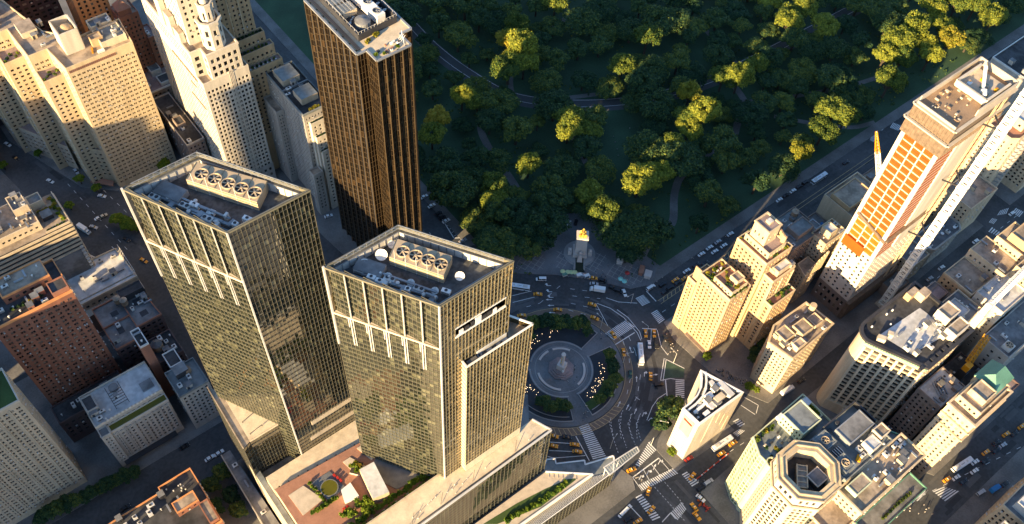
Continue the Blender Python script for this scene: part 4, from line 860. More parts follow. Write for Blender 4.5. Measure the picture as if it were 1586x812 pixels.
def w1():
    b = Bld('stone_block', 'grey stone block with stained white roof and olive terrace in the side street', -185, 95); z = 33.5
    s = S(fw=2.1, fh=2.75, ww=.5, wh=.55, top=1, bot=4.5, depth=.4)
    b.mass(rect(-201, -169, 88.5, 107), 0, z, 'grey_stone', 'roof_white', S(fw=2.6, fh=2.75, ww=.5, wh=.5), par=1, parm='stone_top'); b.mass(rect(-196.5, -169, 84.2, 88.4), 0, z-3, 'grey_stone', 'pool_green', s, par=.7, parm='stone_top'); b.mass(rect(-201, -196.6, 83.4, 88.4), 0, z-2, 'grey_stone', 'roof_grey', S(fw=1.7, fh=2.75, ww=.45, wh=.45), par=.8)
    p = MB()
    for k in range(7): p.box(-194.5+k*4.1, 84.0, 3, .55, .5, z-7)
    p.bar((-196.6, 84, 4.6), (-169, 84, 4.6), .6, .6); p.bar((-196.6, 84, z-5.2), (-169, 84, z-5.2), .4, .4); b.part('pilaster', p, M['grey_stone'])
    w = MB()
    for k in range(14): w.box(-195+k*1.75, 88.55, z+.2, .9, .25, 1.5)
    b.part('railing', w, M['metal_light']); b.mass(rect(-200.5, -195.5, 96, 104), z, z+3, 'grey_stone', 'roof_dark', None, par=.4)
    c = MB(); c.cyl(-186.2, 102.5, z, z+1.3, 2.2, n=18); b.part('tank_lid', c, M['roof_grey']); f = MB()
    for k in range(6): f.bar((-189.5, 100.2-k*1.5, z+1.6), (-183.5, 100.2-k*1.5, z+1.6), .22)
    f.bar((-189.5, 104, z+1.6), (-189.5, 92, z+1.6), .25); f.bar((-183.5, 104, z+1.6), (-183.5, 92, z+1.6), .25)
    for x in (-189.5, -183.5):
        for y in (104, 92): f.box(x, y, z, .2, .2, 1.6)
    b.part('steel_frame', f, M['metal_dark']); b.box('hatch', -173.6, 95, z, 5.5, 5, .7, 'metal', 'roof_grey'); b.clutter(-199, -192, 89, 96, z, 5, 56); b.bulkhead(-187, 98, z, 2, 2, 1.6, 'white')
    a = MB(); a.box(-186, 82.3, 4, 26, 3, .3, bottom=True); b.part('awning', a, M['metal_dark'])
w1()
def g300():
    b = Bld('stone_block', 'small stone office block with blue grey roof at the foot of the dark green tower', -159, 88); z = 33
    b.mass(rect(-164.5, -150, 80.5, 96), 0, z, 'grey_stone', 'roof_blue', S(fw=2.1, fh=3, ww=.5, wh=.55, bot=4), par=.9, parm='roof_blue'); b.bulkhead(-158, 92, z, 6, 5, 4, 'metal_dark'); b.clutter(-162, -153, 83, 88, z, 3, 57)
    c = MB(); c.cyl(-155.5, 91, z+.01, z+3, 2, 1.6, n=12); b.part('water_tank', c, M['timber'])
g300()
def beige_slab():
    b = Bld('apartment_slab', 'long beige apartment slab with green planted roof in the lower left corner', -236, 85); z = 82
    s = S(fw=2.5, fh=2.75, ww=.62, wh=.5, top=2.2, bot=4, glass='win_pale', pair=True)
    b.mass(rect(-262, -216.8, 86.5, 104.5), 0, z, 'beige', 'turf', s, par=1.2, parm='stone_top')
    for k in range(10): b.plant(-226+rnd_(k)*8-k*1.2, 90+rnd_(k+9)*11, z, 1.5, 'leaf_g', 440+k)
    b.box('roof_shed', -231, 97, z, 5, 6, 3, 'metal', 'roof_blue'); p = MB()
    for k in range(6): p.box(-222-k*5, 86.3, 3, .5, .3, z-5)
    b.part('pilaster', p, M['beige'])
def rnd_(k): return random.Random(k*77+5).random()
beige_slab()
def bot():
    b = Bld('brick_block', 'dark roofed brick block with thin orange parapet at the bottom edge', -200, 40); z = 27
    b.mass([(-232, 20), (-176.2, 20), (-176.2, 50), (-191.5, 50), (-191.5, 47.5), (-232, 47.5)], 0, z, 'red_brick', 'roof_dark', S(fw=2.6, fh=3.1), par=.8, parm='orange_brick')
    b.mass(rect(-190, -180, 32.5, 38), z, z+4, 'red_brick', 'roof_tan', S(fw=3, fh=3.6, bot=.4, top=.5, ww=.4, wh=.5), par=.5, parm='orange_brick'); b.clutter(-215, -180, 38, 47, z, 12, 58, 'metal_dark'); b.mass(rect(-181, -176.8, 21, 32), z, z+2, 'red_brick', 'roof_tan', None, par=.4)
    for k in range(8): b.vent(-193+rnd_(k)*16, 40+rnd_(k+3)*8, z, .8, .3)
bot()
# ================================================================ the small curved white museum on the circle
def museum():
    b = Bld('museum_building', 'small pale ceramic clad building with curved front on its own island by the circle', 28, -66); z = 40
    cv = [(15.2, -63.6)]+[(15.2+ (36.2-15.2)*t+3.6*math.sin(PI*t)*.55, -63.6+9.4*t-3.0*math.sin(PI*t)) for t in (.2, .4, .6, .8)]+[(36.2, -54.2)]
    P = [(15.8, -74.2), (44.2, -75)]+[(44.2, -75), (36.2, -54.2)][1:]+cv[::-1][1:]
    m = MB(); m.prism(P, 0, z-2.5, 0, 1); b.part('wall', m, [M['white_stone'], M['roof_dark']])
    n = len(P); ln = MB(); e = MB()
    for i in range(n):
        a, c = Vector(P[i]), Vector(P[(i+1) % n]); d = (c-a).normalized(); nn = Vector((d.y, -d.x))
        pass
        for k in range(16): zz = 2+k*2.3; ln.bar((*(a+nn*.05), zz), (*(c+nn*.05), zz), .1, .12)
    q = inset(P, .7)
    for i in range(n):
        j = (i+1) % n; e.add([(*P[i], z-2.6), (*P[j], z-2.6), (*P[j], z), (*P[i], z)]); e.add([(*P[i], z), (*P[j], z), (*q[j], z), (*q[i], z)]); e.add([(*q[i], z), (*q[j], z), (*q[j], z-2.5), (*q[i], z-2.5)])
    b.part('parapet', e, M['white']); b.part('panel_joint', ln, M['beige'])
    w = MB(); a, c = Vector(P[0]), Vector(P[1]); d = (c-a).normalized(); nn = Vector((d.y, -d.x)); L = (c-a).length
    for u0, u1, z0, z1 in ((.34, .40, 8, 38), (.52, .66, 24, 34), (.70, .83, 15, 27), (.86, .97, 5, 20)): w.bar((*(a+d*L*(u0+u1)/2+nn*.06), z0), (*(a+d*L*(u0+u1)/2+nn*.06), z1), L*(u1-u0), .14)
    b.part('recessed_band', w, M['pale_tan'])
    s = MB(); rot = math.atan2(P[0][1]-P[-1][1], P[0][0]-P[-1][0])
    g = MB(); g.box(15.42, -68.9, 22, .25, 6.2, 15, 0, 0); b.part('banner_panel', g, M['beige']); g = MB(); g.box(15.3, -68.9, 33, .3, 5, 1.5, 0, 0); b.part('red_sign', g, M['car_red'])
    for k in range(10): s.box(15.6+.02, -73.7, 5+k*3, .6, .7, .5)
    s.box(15.5, -64.9, 2, .5, .5, 34); s.box(15.5, -72.6, 2, .5, .4, 34)
    b.part('fin', s, M['white'])
    wv = MB(); q = [(x+1.4, y-2.2) for x, y in cv]; 
    for i in range(len(q)-1): wv.bar((*q[i], z-1.4), (*q[i+1], z-1.4), .8, 2.2)
    q = [(x+3.4, y-4.6) for x, y in cv[:-1]]
    for i in range(len(q)-1): wv.bar((*q[i], z-1.8), (*q[i+1], z-1.8), 1.3, 1.4)
    b.part('inner_wall', wv, M['white'])
    g = MB()
    for k in range(9): t = k/8; g.box(20+t*12, -68.6+t*6.2, z-2.4, 1.3, 1.5, .5, .45, 0)
    b.part('louvre_strip', g, M['metal_light'])
    zz = z-2.5
    for x, y, sx, sy, h, m_ in ((38.6, -68.5, 3, 9, 2.6, 'metal_light'), (33, -70, 5.2, 3, 2.8, 'pale_tan'), (30, -66.4, 3.4, 3, 2, 'white'), (34.2, -65.4, 2.6, 2.6, 1.7, 'louvre'), (27.2, -70.6, 2.6, 2.6, 2.2, 'metal_light'), (36, -62.5, 2.2, 3, 1.8, 'metal_light'), (23, -71.8, 3, 2, 1.6, 'white')): b.box('roof_plant', x, y, zz, sx, sy, h, m_)
    b.clutter(26, 37, -72, -65, zz, 8, 61, 'white'); b.vent(18.5, -71, zz, 1, .5); b.vent(19.5, -68.8, zz, 1, .4)
museum()
# ================================================================ sunlit apartment house across from the circle
def house240():
    b = Bld('apartment_house', 'cream and ochre apartment house with planted roof terraces across from the circle', 84, -32)
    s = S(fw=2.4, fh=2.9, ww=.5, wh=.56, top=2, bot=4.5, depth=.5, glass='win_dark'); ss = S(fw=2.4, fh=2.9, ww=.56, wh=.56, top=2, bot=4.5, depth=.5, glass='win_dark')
    b.mass(rect(67.2, 82, -39.2, -19.2), 0, 52, 'ochre', 'terracotta', s, {0: ss}, par=1.1, parm='cream'); b.mass(rect(66.6, 80, -19.1, -13.6), 0, 43, 'ochre', 'roof_tan', s, par=.9, parm='cream')
    b.mass(rect(69, 80, -38, -26), 52, 55.4, 'cream', 'terracotta', S(fw=2.2, fh=3, ww=.5, wh=.55, bot=.3, top=.4), par=.8); b.mass(rect(74, 79, -36, -31), 55.4, 58.5, 'cream', 'roof_tan', None, par=.5)
    rnd = random.Random(12)
    for k in range(26): b.plant(rnd.uniform(68, 81), rnd.choice([rnd.uniform(-25.5, -20), rnd.uniform(-38.6, -38), rnd.uniform(-26, -21)]), 52, rnd.uniform(.6, 1.0), rnd.choice(['leaf_d', 'leaf_g', 'leaf_y']), 460+k)
    for k in range(12): b.plant(rnd.uniform(69.6, 79.4), rnd.uniform(-37.4, -27), 55.4, rnd.uniform(.5, .9), rnd.choice(['leaf_d', 'leaf_y']), 490+k)
    for k in range(4): b.box('terrace_seat', 70+k*2.6, -23, 52, 1.2, .9, .7, 'white')
    w = MB(); w.box(68.4, -17, 43, .5, 4, 10); b.part('chimney', w, M['ochre'])
    # link and the rear tower
    b.mass(rect(82.1, 88, -36, -20), 0, 46, 'ochre', 'roof_tan', s, par=.8)
    b.mass(rect(86.5, 105, -40, -20.5), 0, 67, 'ochre', 'terracotta', s, {0: ss}, par=1, parm='cream'); b.mass(rect(89, 101, -38, -22.5), 67, 71, 'cream', 'roof_pink', S(fw=2.2, fh=3.4, ww=.45, wh=.55, bot=.3, top=.5), par=.8)
    b.mass(rect(90, 98.5, -33, -24), 71, 82, 'cream', 'roof_pink', S(fw=2.8, fh=5, ww=.3, wh=.3, bot=2, top=2), par=.6, ledge=.3); b.box('lift_housing', 95, -28.5, 82, 2.6, 2.6, 1.6, 'cream', 'roof_white')
    for k in range(3): b.box('chimney', 99.8+k*1.4, -36.5+k*2, 67, 1, 2.2, 9-k, 'ochre')
    for k in range(14): b.plant(rnd.uniform(87.5, 104), rnd.choice([-39.2, -21.3, -38.6]), 67, rnd.uniform(.5, .85), rnd.choice(['leaf_d', 'leaf_g', 'leaf_y']), 510+k)
    # south wing stepping down
    b.mass(rect(88, 104, -46.2, -40.1), 0, 58, 'ochre', 'terracotta', s, {0: ss}, par=1, parm='cream'); b.mass(rect(88, 105.5, -51.2, -46.3), 0, 42, 'ochre', 'terracotta', s, {0: ss}, par=1, parm='cream')
    for k in range(16): b.plant(rnd.uniform(89, 104.5), rnd.uniform(-50.4, -47.2), 42, rnd.uniform(.5, .9), rnd.choice(['leaf_d', 'leaf_d', 'leaf_g']), 530+k)
    b.mass(rect(92, 101, -45, -41), 58, 61.5, 'cream', 'roof_white', None, par=.6); b.plant(103, -44.6, 58, .9, 'leaf_y', 560); b.clutter(93, 103, -45, -41, 58, 3, 62, 'cream')
    p = MB()
    for x in (88.1, 95.8, 103.8): p.box(x, -46.35, 20, .6, .4, 36)
    b.part('pilaster', p, M['cream'])
    st = MB(); st.box(66.2, -31, 2.9, 2, 14, .4, bottom=True); b.part('awning', st, M['brownstone'])
house240()
def b58():
    b = Bld('apartment_house', 'beige stone corner building with cluttered tan roof south of the planted terrace house', 92, -67); z = 36
    s = S(fw=2.2, fh=3, ww=.5, wh=.5, top=2.5, bot=5)
    b.mass([(78.5, -76), (110, -74.5), (108.5, -58), (85, -57.5), (76, -62.5)], 0, z, 'tan', 'roof_tan', s, par=1, parm='cream', ledge=.4)
    for (x0, x1, y0, y1, h, m_) in ((81, 88, -68, -61, 3.2, 'cream'), (90, 98, -71, -64, 4, 'cream'), (83, 89, -74.5, -70.5, 3, 'pale_tan'), (100, 106, -71, -65, 2.6, 'tan')): b.mass(rect(x0, x1, y0, y1), z, z+h, m_, 'roof_tan', None, par=.5)
    b.clutter(80, 107, -74, -60, z, 18, 63, 'cream'); c = MB(); c.cyl(107, -62.5, z-2, z+5.5, 1.7, n=14); b.part('tank', c, M['cream']); b.box('scaffold', 109.5, -73, 22, 2.2, 2.2, 6, 'orange_panel')
b58()
# ================================================================ tower under construction
def site_tower():
    b = Bld('unfinished_tower', 'tall unfinished tower in orange sheathing and white stone with a netted top', 164, -56, 'skyscraper'); X0, X1, Y0, Y1, z = 142.5, 186, -65.5, -46, 150
    ss = S(fw=3.1, fh=3.2, ww=.42, wh=.5, top=1, bot=6, glass='win'); b.mass(rect(X0, X1, Y0, Y1), 0, 16, 'brownstone', None, S(fw=3, fh=6, ww=.45, wh=.5, top=1, bot=3), par=0)
    b.mass(rect(X0, X1, Y0, Y1), 16, 54, 'limestone', None, None, {3: S(fw=3.2, fh=3.15, ww=.4, wh=.5, top=1, bot=1, skip=lambda i, j, nc, nr: (i == nc//2 and j % 3) or False), 0: S(fw=3, fh=3.15, ww=.45, wh=.5, top=1, bot=1)}, par=0)
    o = MB(); o.prism(rect(X0+.6, X1-.5, Y0+.5, Y1-.5), 54, 131, 0); b.part('core_wall', o, M['concrete'])
    rnd = random.Random(2); g = MB(); wd = Y1-Y0; nr = 19; gr = MB()
    for j in range(nr):
        z0, z1 = 54+j*77/nr, 54+(j+1)*77/nr
        for k, (u0, u1) in enumerate(((.10, .385), (.41, .635), (.66, .90))):
            yy0, yy1 = Y1-wd*u0, Y1-wd*u1; zm = (z0+z1)/2; mt = 1 if j < 5 and rnd.random() < .8 else 0
            g.add([(X0+.3, yy0, z0+.3), (X0+.3, yy1, z0+.3), (X0+.3, yy1, zm-.1), (X0+.3, yy0, zm-.1)], mt); g.add([(X0+.3, yy0, zm+.1), (X0+.3, yy1, zm+.1), (X0+.3, yy1, z1-.3), (X0+.3, yy0, z1-.3)], mt)
        gr.box(X0+.3, (Y0+Y1)/2, z0-.28, .5, wd*.76, .55, 0, 0, bottom=True)
    b.part('sheathing_panel', g, [M['orange_panel'], M['yellow_panel']]); b.part('floor_edge', gr, M['stone_top'])
    c = MB()
    for u0, u1 in ((0, .10), (.385, .41), (.635, .66), (.90, 1)):
        y = Y1-wd*(u0+u1)/2; c.box(X0+.15, y, 54, 1.0, wd*(u1-u0), 77, 0)
    b.part('column', c, M['limestone'])
    sp = MB(); q = MB(); Ls = X1-X0
    sp.box(X0+Ls*.535, Y0-.05, 54, Ls*.40, .7, 77, 0); b.part('shear_wall', sp, M['white_stone'])
    for x0, x1 in ((X0+.6, X0+Ls*.33), (X0+Ls*.74, X1-.3)):
        q = MB()
        for j in range(25):
            z0 = 54+j*77/25; q.add([(x0, Y0+.25, z0+.2), (x1, Y0+.25, z0+.2), (x1, Y0+.25, z0+3.05), (x0, Y0+.25, z0+3.05)]); q.box((x0+x1)/2, Y0+.2, z0, x1-x0, .4, .22, 0, 1, bottom=True)
        b.part('sheathing_panel', q, [M['orange_panel'], M['stone_top']])
    n = MB(); n.prism(rect(X0-.9, X1+.4, Y0-.9, Y1+.9), 131, 139, 0); n.prism(rect(X0-.5, X1, Y0-.5, Y1+.5), 139.6, 147, 0)
    for k in range(30):
        x = X0-.9+k*1.55; n.bar((x, Y0-1, 131), (x, Y0-1, 139), .22, .3); 
    for k in range(14): y = Y0-.8+k*1.6; n.bar((X0-1, y, 131), (X0-1, y, 139), .22, .3); n.bar((X0-.7, y, 139.6), (X0-.7, y, 147), .3, .3)
    b.part('safety_netting', n, M['netting'])
    l = MB()
    for zz, e in ((139.3, 1.5), (147.2, .9)):
        for a, c_ in (((X0-e, Y0-e), (X1, Y0-e)), ((X0-e, Y1+e), (X0-e, Y0-e)), ((X0-e, Y1+e), (X1, Y1+e))): l.bar((*a, zz), (*c_, zz), 1.3, .7)
    b.part('edge_beam', l, M['concrete'])
    t = MB(); t.add([(X0, Y0, 147.4), (X1, Y0, 147.4), (X1, Y1, 147.4), (X0, Y1, 147.4)]); b.part('roof', t, M['timber'])
    t = MB()
    for a, c_ in (((X0+1, Y1), (X1, Y1)), ((X1, Y1), (X1, Y0)), ((X0+14, Y0), (X1, Y0))): t.bar((*a, 149), (*c_, 149), .5, 3.6)
    t.bar((X0, Y0, 148), (X0, Y1, 148), .5, 1.4); b.part('parapet', t, M['concrete'])
    for k in range(30): b.box('rebar_stack', X0+3+rnd.uniform(0, 20), Y0+2+rnd.uniform(0, 15), 147.4, rnd.uniform(.3, 1.2), rnd.uniform(.3, 1.8), rnd.uniform(.2, .9), rnd.choice(['concrete', 'timber', 'pale_tan']))
    p = MB(); p.prism(rect(X0+22, X1-4, Y0+1.5, Y1-3), 147.5, 148.4, 1); 
    for a, c_ in (((X0+22, Y0+1.5), (X1-4, Y0+1.5)), ((X0+22, Y1-3), (X0+22, Y0+1.5)), ((X0+22, Y1-3), (X1-4, Y1-3))): p.bar((*a, 149.4), (*c_, 149.4), 1, 3)
    b.part('core_box', p, [M['white_stone'], M['gravel']])
    bm = MB(); bm.bar((X0+27, Y0+6, 148.5), (X0+38, Y0+14, 152), 1.2); bm.cyl(X0+27, Y0+6, 147.5, 150, 1.4, n=10); bm.bar((X0+27, Y0+6, 150.5), (X0+24, Y0+4, 150.5), 1.4); b.part('placing_boom', bm, M['white'])
    for k in range(12): b.box('material_stack', X0+24+rnd.uniform(0, 13), Y0+3+rnd.uniform(0, 11), 148.5, rnd.uniform(.6, 2.2), rnd.uniform(.6, 2), rnd.uniform(.5, 1.6), rnd.choice(['louvre', 'concrete', 'copper', 'crane_yellow', 'white', 'orange_panel']))
    h = MB()
    for k in range(2):
        y = Y0-1.4; x = X1-9-k*6
        for dx in (0, 2.2): h.bar((x+dx, y, 0), (x+dx, y, 147), .3)
        for j in range(48): h.bar((x, y, j*3), (x+2.2, y, j*3+3), .18)
    b.part('hoist_mast', h, M['louvre'])
    d = MB(); d.bar((X0-.5, Y1-1, 74), (X0-.5, Y0-.4, 69), .9, 1.6); d.bar((X0, Y0-.7, 69.4), (X0+30, Y0-.9, 72), 1.6, .9); b.part('safety_netting', d, M['netting'])
    sc = MB(); sc.box(X0-.6, Y1-7, 50, .9, 12, 7); b.part('work_platform', sc, M['orange_panel'])
    sc = MB(); sc.box(X0+20, Y0-1, 2, 42, 2.2, 14, 0, 0)
    b.part('sidewalk_shed', sc, M['netting'])
site_tower()
def lattice(mb, a, c, w, n, th=.3, taper=1, m=0, close=None):
    a, c = Vector(a), Vector(c); d = (c-a).normalized(); u = d.orthogonal().normalized()
    if abs(d.z) > .95: u = Vector((1, 0, 0))
    v = d.cross(u).normalized(); u = v.cross(d)
    def P(t, i): k = w/2*(1+(taper-1)*t); s = ((-1, -1), (1, -1), (1, 1), (-1, 1))[i % 4]; return a.lerp(c, t)+u*s[0]*k+v*s[1]*k
    for i in range(4):
        mb.bar(P(0, i), P(1, i), th*1.6, None, m)
        for k in range(n):
            mb.bar(P(k/n, i), P((k+1)/n, i+1) if k % 2 else P((k+1)/n, i+1), th, None, m); mb.bar(P(k/n, i), P(k/n, i+1), th, None, m)
        if close:
            for k in range(n): mb.add([P((k+.3)/n, i), P((k+.3)/n, i+1), P((k+.74)/n, i+1), P((k+.74)/n, i)], m)
def cranes():
    t = thing('tower_crane', 'huge white lattice crane mast standing beside the orange unfinished tower', 'crane', (169.5, -75, 0))
    m = MB(); lattice(m, (169.5, -75, 0), (169.5, -75, 196), 3.4, 49, .32, close=True)
    for k in range(1, 10): m.box(169.5, -75, k*20, 4.3, 4.3, 1.1, bottom=True)
    m.build('mast', M['white'], t); k = MB()
    for z in (60, 100, 138): k.bar((169.5, -74, z), (166, -66, z), .6); k.bar((170.5, -74, z), (177, -66, z), .6)
    k.build('wall_tie', M['metal_dark'], t); b = MB(); b.box(169.5, -75, 0, 6, 6, 1.6); b.build('base', M['concrete'], t)
    s = MB(); s.cyl(169.5, -75, 196, 199, 2.2, n=14); s.box(169.5, -75, 199, 4, 9, 3); s.build('slewing_cab', M['white'], t)
    j = MB(); lattice(j, (169.5, -73, 201), (200, -40, 232), 2, 22, .22); j.build('jib', M['white'], t)
    j = MB(); lattice(j, (169.5, -77, 201), (160, -87, 201), 2.4, 6, .25); j.box(161, -86, 197, 4, 3, 3.6); j.build('counter_jib', M['white'], t)
    p0, p1 = at(1363, 300, 52), at(1357.5, 204, 88)
    t = thing('derrick_crane', 'slim white derrick boom with yellow tip standing behind the orange unfinished tower', 'crane', (p0.x, p0.y, 0))
    m = MB(); q = p0.lerp(p1, .68); lattice(m, p0, q, 2.2, 13, .15); m.build('boom', M['white'], t); m = MB(); lattice(m, q, p1, 2.2, 6, .17, .35); m.build('boom_tip', M['crane_yellow'], t)
    e = p0+Vector((5, 4, 2)); m = MB(); m.bar(p1, e, .3); lattice(m, p0+Vector((3, 1, 0)), p1.lerp(e, .45), 1.2, 9, .2); m.build('back_stay', M['white'], t)
    m = MB(); m.box(p0.x+2, p0.y+1, 0, 5, 4, p0.z, 0); m.build('derrick_base', M['metal_dark'], t)
    q0, q1 = at(1500, 562, 44), at(1530, 520, 52)
    t = thing('mobile_crane', 'yellow crane boom lying over the dark gap south of the curved corner building', 'crane', (q0.x, q0.y, 0))
    m = MB(); lattice(m, q0, q1, 2.2, 9, .2); m.build('boom', M['crane_yellow'], t); m = MB(); m.box(q0.x-1.5, q0.y-1, q0.z-3, 3.4, 3, 4); m.build('cab', M['crane_yellow'], t); m = MB(); m.box(q0.x-1.5, q0.y-1, 0, 4, 4, q0.z-3); m.build('tower_base', M['metal_dark'], t)
cranes()
# ================================================================ blocks along the park street and south of it
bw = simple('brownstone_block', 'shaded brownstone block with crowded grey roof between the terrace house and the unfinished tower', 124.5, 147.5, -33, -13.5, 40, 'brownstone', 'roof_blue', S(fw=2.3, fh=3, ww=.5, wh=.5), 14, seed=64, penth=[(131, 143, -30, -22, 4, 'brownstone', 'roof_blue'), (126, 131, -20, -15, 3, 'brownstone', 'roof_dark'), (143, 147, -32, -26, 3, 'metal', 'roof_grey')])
bw.tank(141.5, -18, 40, 1.8, 3.2)
def church():
    b = Bld('narrow_building', 'narrow sunlit tan building with stepped gable wall beside the unfinished tower', 150, -38)
    b.mass([(128, -44), (139.5, -44), (139.5, -36), (131, -36)], 0, 26, 'tan', 'roof_tan', S(fw=2, fh=3), par=.8)
    b.mass(rect(141.5, 158, -41, -31), 0, 40, 'tan', 'roof_tan', S(fw=2.2, fh=3.2), par=.9, parm='cream'); b.mass(rect(146, 152, -39, -33), 40, 44, 'cream', 'roof_white', None, par=.6); b.clutter(142, 157, -40, -32, 40, 7, 65, 'cream')
    w = MB()
    for k in range(9): w.box(140.6-k*1.3, -44.2+k*.1, 24, 1.25, .9, 15-k*1.4)
    b.part('stepped_gable', w, M['cream'])
church()
def site_low():
    b = Bld('building_site', 'open building site with timber frames and tan decks beside the park street', 180, -28, 'building site')
    b.mass([(150, -29.5), (176, -29.5), (176, -14), (154, -13.6)], 0, 15, 'brownstone', 'roof_grey', None, par=.8); b.mass(rect(176.5, 205, -44, -14), 0, 30, 'tan', 'roof_tan', None, par=1); b.mass(rect(178, 198, -30, -17), 30, 33, 'ochre', 'roof_tan', None, par=.6)
    b.mass(rect(162, 176, -44, -31), 0, 20, 'brownstone', 'roof_pink', None, par=.8)
    rnd = random.Random(14)
    for k in range(26): b.box('material_stack', 152+rnd.uniform(0, 22), -28+rnd.uniform(0, 13), 15, rnd.uniform(.8, 3), rnd.uniform(.8, 3), rnd.uniform(.5, 3.4), rnd.choice(['timber', 'louvre', 'metal', 'car_blue', 'orange_panel', 'roof_pink', 'concrete', 'metal_dark']), rot=rnd.uniform(0, 1))
    for k in range(10): b.box('formwork', 165+rnd.uniform(0, 10), -42+rnd.uniform(0, 9), 20, rnd.uniform(1, 3), rnd.uniform(1, 2.4), rnd.uniform(1, 2.8), rnd.choice(['timber', 'louvre', 'ochre']))
    for k in range(16): b.box('timber_stack', 178+rnd.uniform(0, 25), -42+rnd.uniform(0, 11), 30, rnd.uniform(1, 5), rnd.uniform(.5, 2.4), rnd.uniform(.4, 1.8), rnd.choice(['timber', 'louvre', 'concrete', 'white']))
    b.tank(157, -20, 15, 1.4, 2.2, 1.5)
    f = MB(); f.bar((150, -13.3, 1.5), (205, -12.8, 1.5), .25, 2.6); b.part('site_fence', f, M['timber'])
site_low()
simple('row_house', 'small brown building with bare tan roof beyond the building site', 206, 236, -44, -15, 24, 'brownstone', 'roof_tan', S(fw=2.4, fh=3), 6, seed=66)
def bay():
    b = Bld('apartment_tower', 'tan tower with rounded corner and column of bay windows right of the crane mast', 278, -57); z = 62
    P = [(262, -60), (266, -63), (292, -63), (292, -46), (262, -46)]; b.mass(P, 0, z, 'tan', 'terracotta', S(fw=2.7, fh=3, ww=.36, wh=.45, top=2, bot=14), par=1.2, parm='cream')
    for x in (274, 281):
        for k in range(15): bw_ = MB(); bw_.cyl(x, -63, 12+k*3.1, 14+k*3.1, 1.8, n=12); b.part('bay_window', bw_, M['grey_stone'])
    b.mass(rect(272, 291, -60, -48), z, z+6, 'cream', 'roof_white', S(fw=3, fh=5, ww=.4, wh=.4, bot=1, top=1), par=.7); b.clutter(264, 288, -61, -48, z+6.5, 5, 67, 'cream')
bay()
simple('apartment_block', 'plain tan block with blank side wall in front of the bay windowed tower', 236, 261.5, -70, -52, 30, 'tan', 'roof_tan', S(fw=2.6, fh=3, ww=.4, bot=8), 5, seed=68)
def terrace_oct():
    b = Bld('low_building', 'low grey terrace building with chamfered end and round tables beside the cross street', 222, -66); z = 17
    b.mass([(203, -67), (208, -72.5), (232, -72.5), (235.5, -69), (235.5, -60), (203, -60)], 0, z, 'grey_stone', 'roof_grey', S(fw=2.6, fh=3.2), par=1.1, ledge=.4)
    for k in range(6): c = MB(); x, y = 207+(k*4.7) % 26, -70+(k*3.3) % 8; c.cyl(x, y, z+.01, z+1, .25, n=6); c.cyl(x, y, z+1, z+1.1, 1, n=12); b.part('round_table', c, M['white'])
    b.clutter(208, 232, -70, -62, z, 5, 69)
terrace_oct()
simple('low_building', 'small tan shed roofed building beside the crane mast foot', 188, 202.5, -73, -58, 18, 'beige', 'roof_grey', S(fw=2.6, fh=3.2), 3, seed=70)
simple('row_house', 'small building with pale blue roof near the crane mast foot', 174, 187, -84+8, -67, 8, 'brownstone', 'roof_blue', None, 5, seed=71)
simple('office_block', 'grey office block with tiny windows in the upper right corner', 305, 350, -38, -16, 66, 'grey_stone', 'roof_dark', S(fw=3.4, fh=4.5, ww=.25, wh=.22, bot=10, top=8, glass='win_dark'), 8, seed=72, parm='metal_light')
simple('office_block', 'long tan block with shaded roof at the right edge beyond the avenue', 302, 350, -72, -44, 26, 'tan', 'roof_pink', S(fw=2.6, fh=3), 9, seed=73, penth=[(305, 318, -70, -58, 8, 'cream', 'roof_tan')])
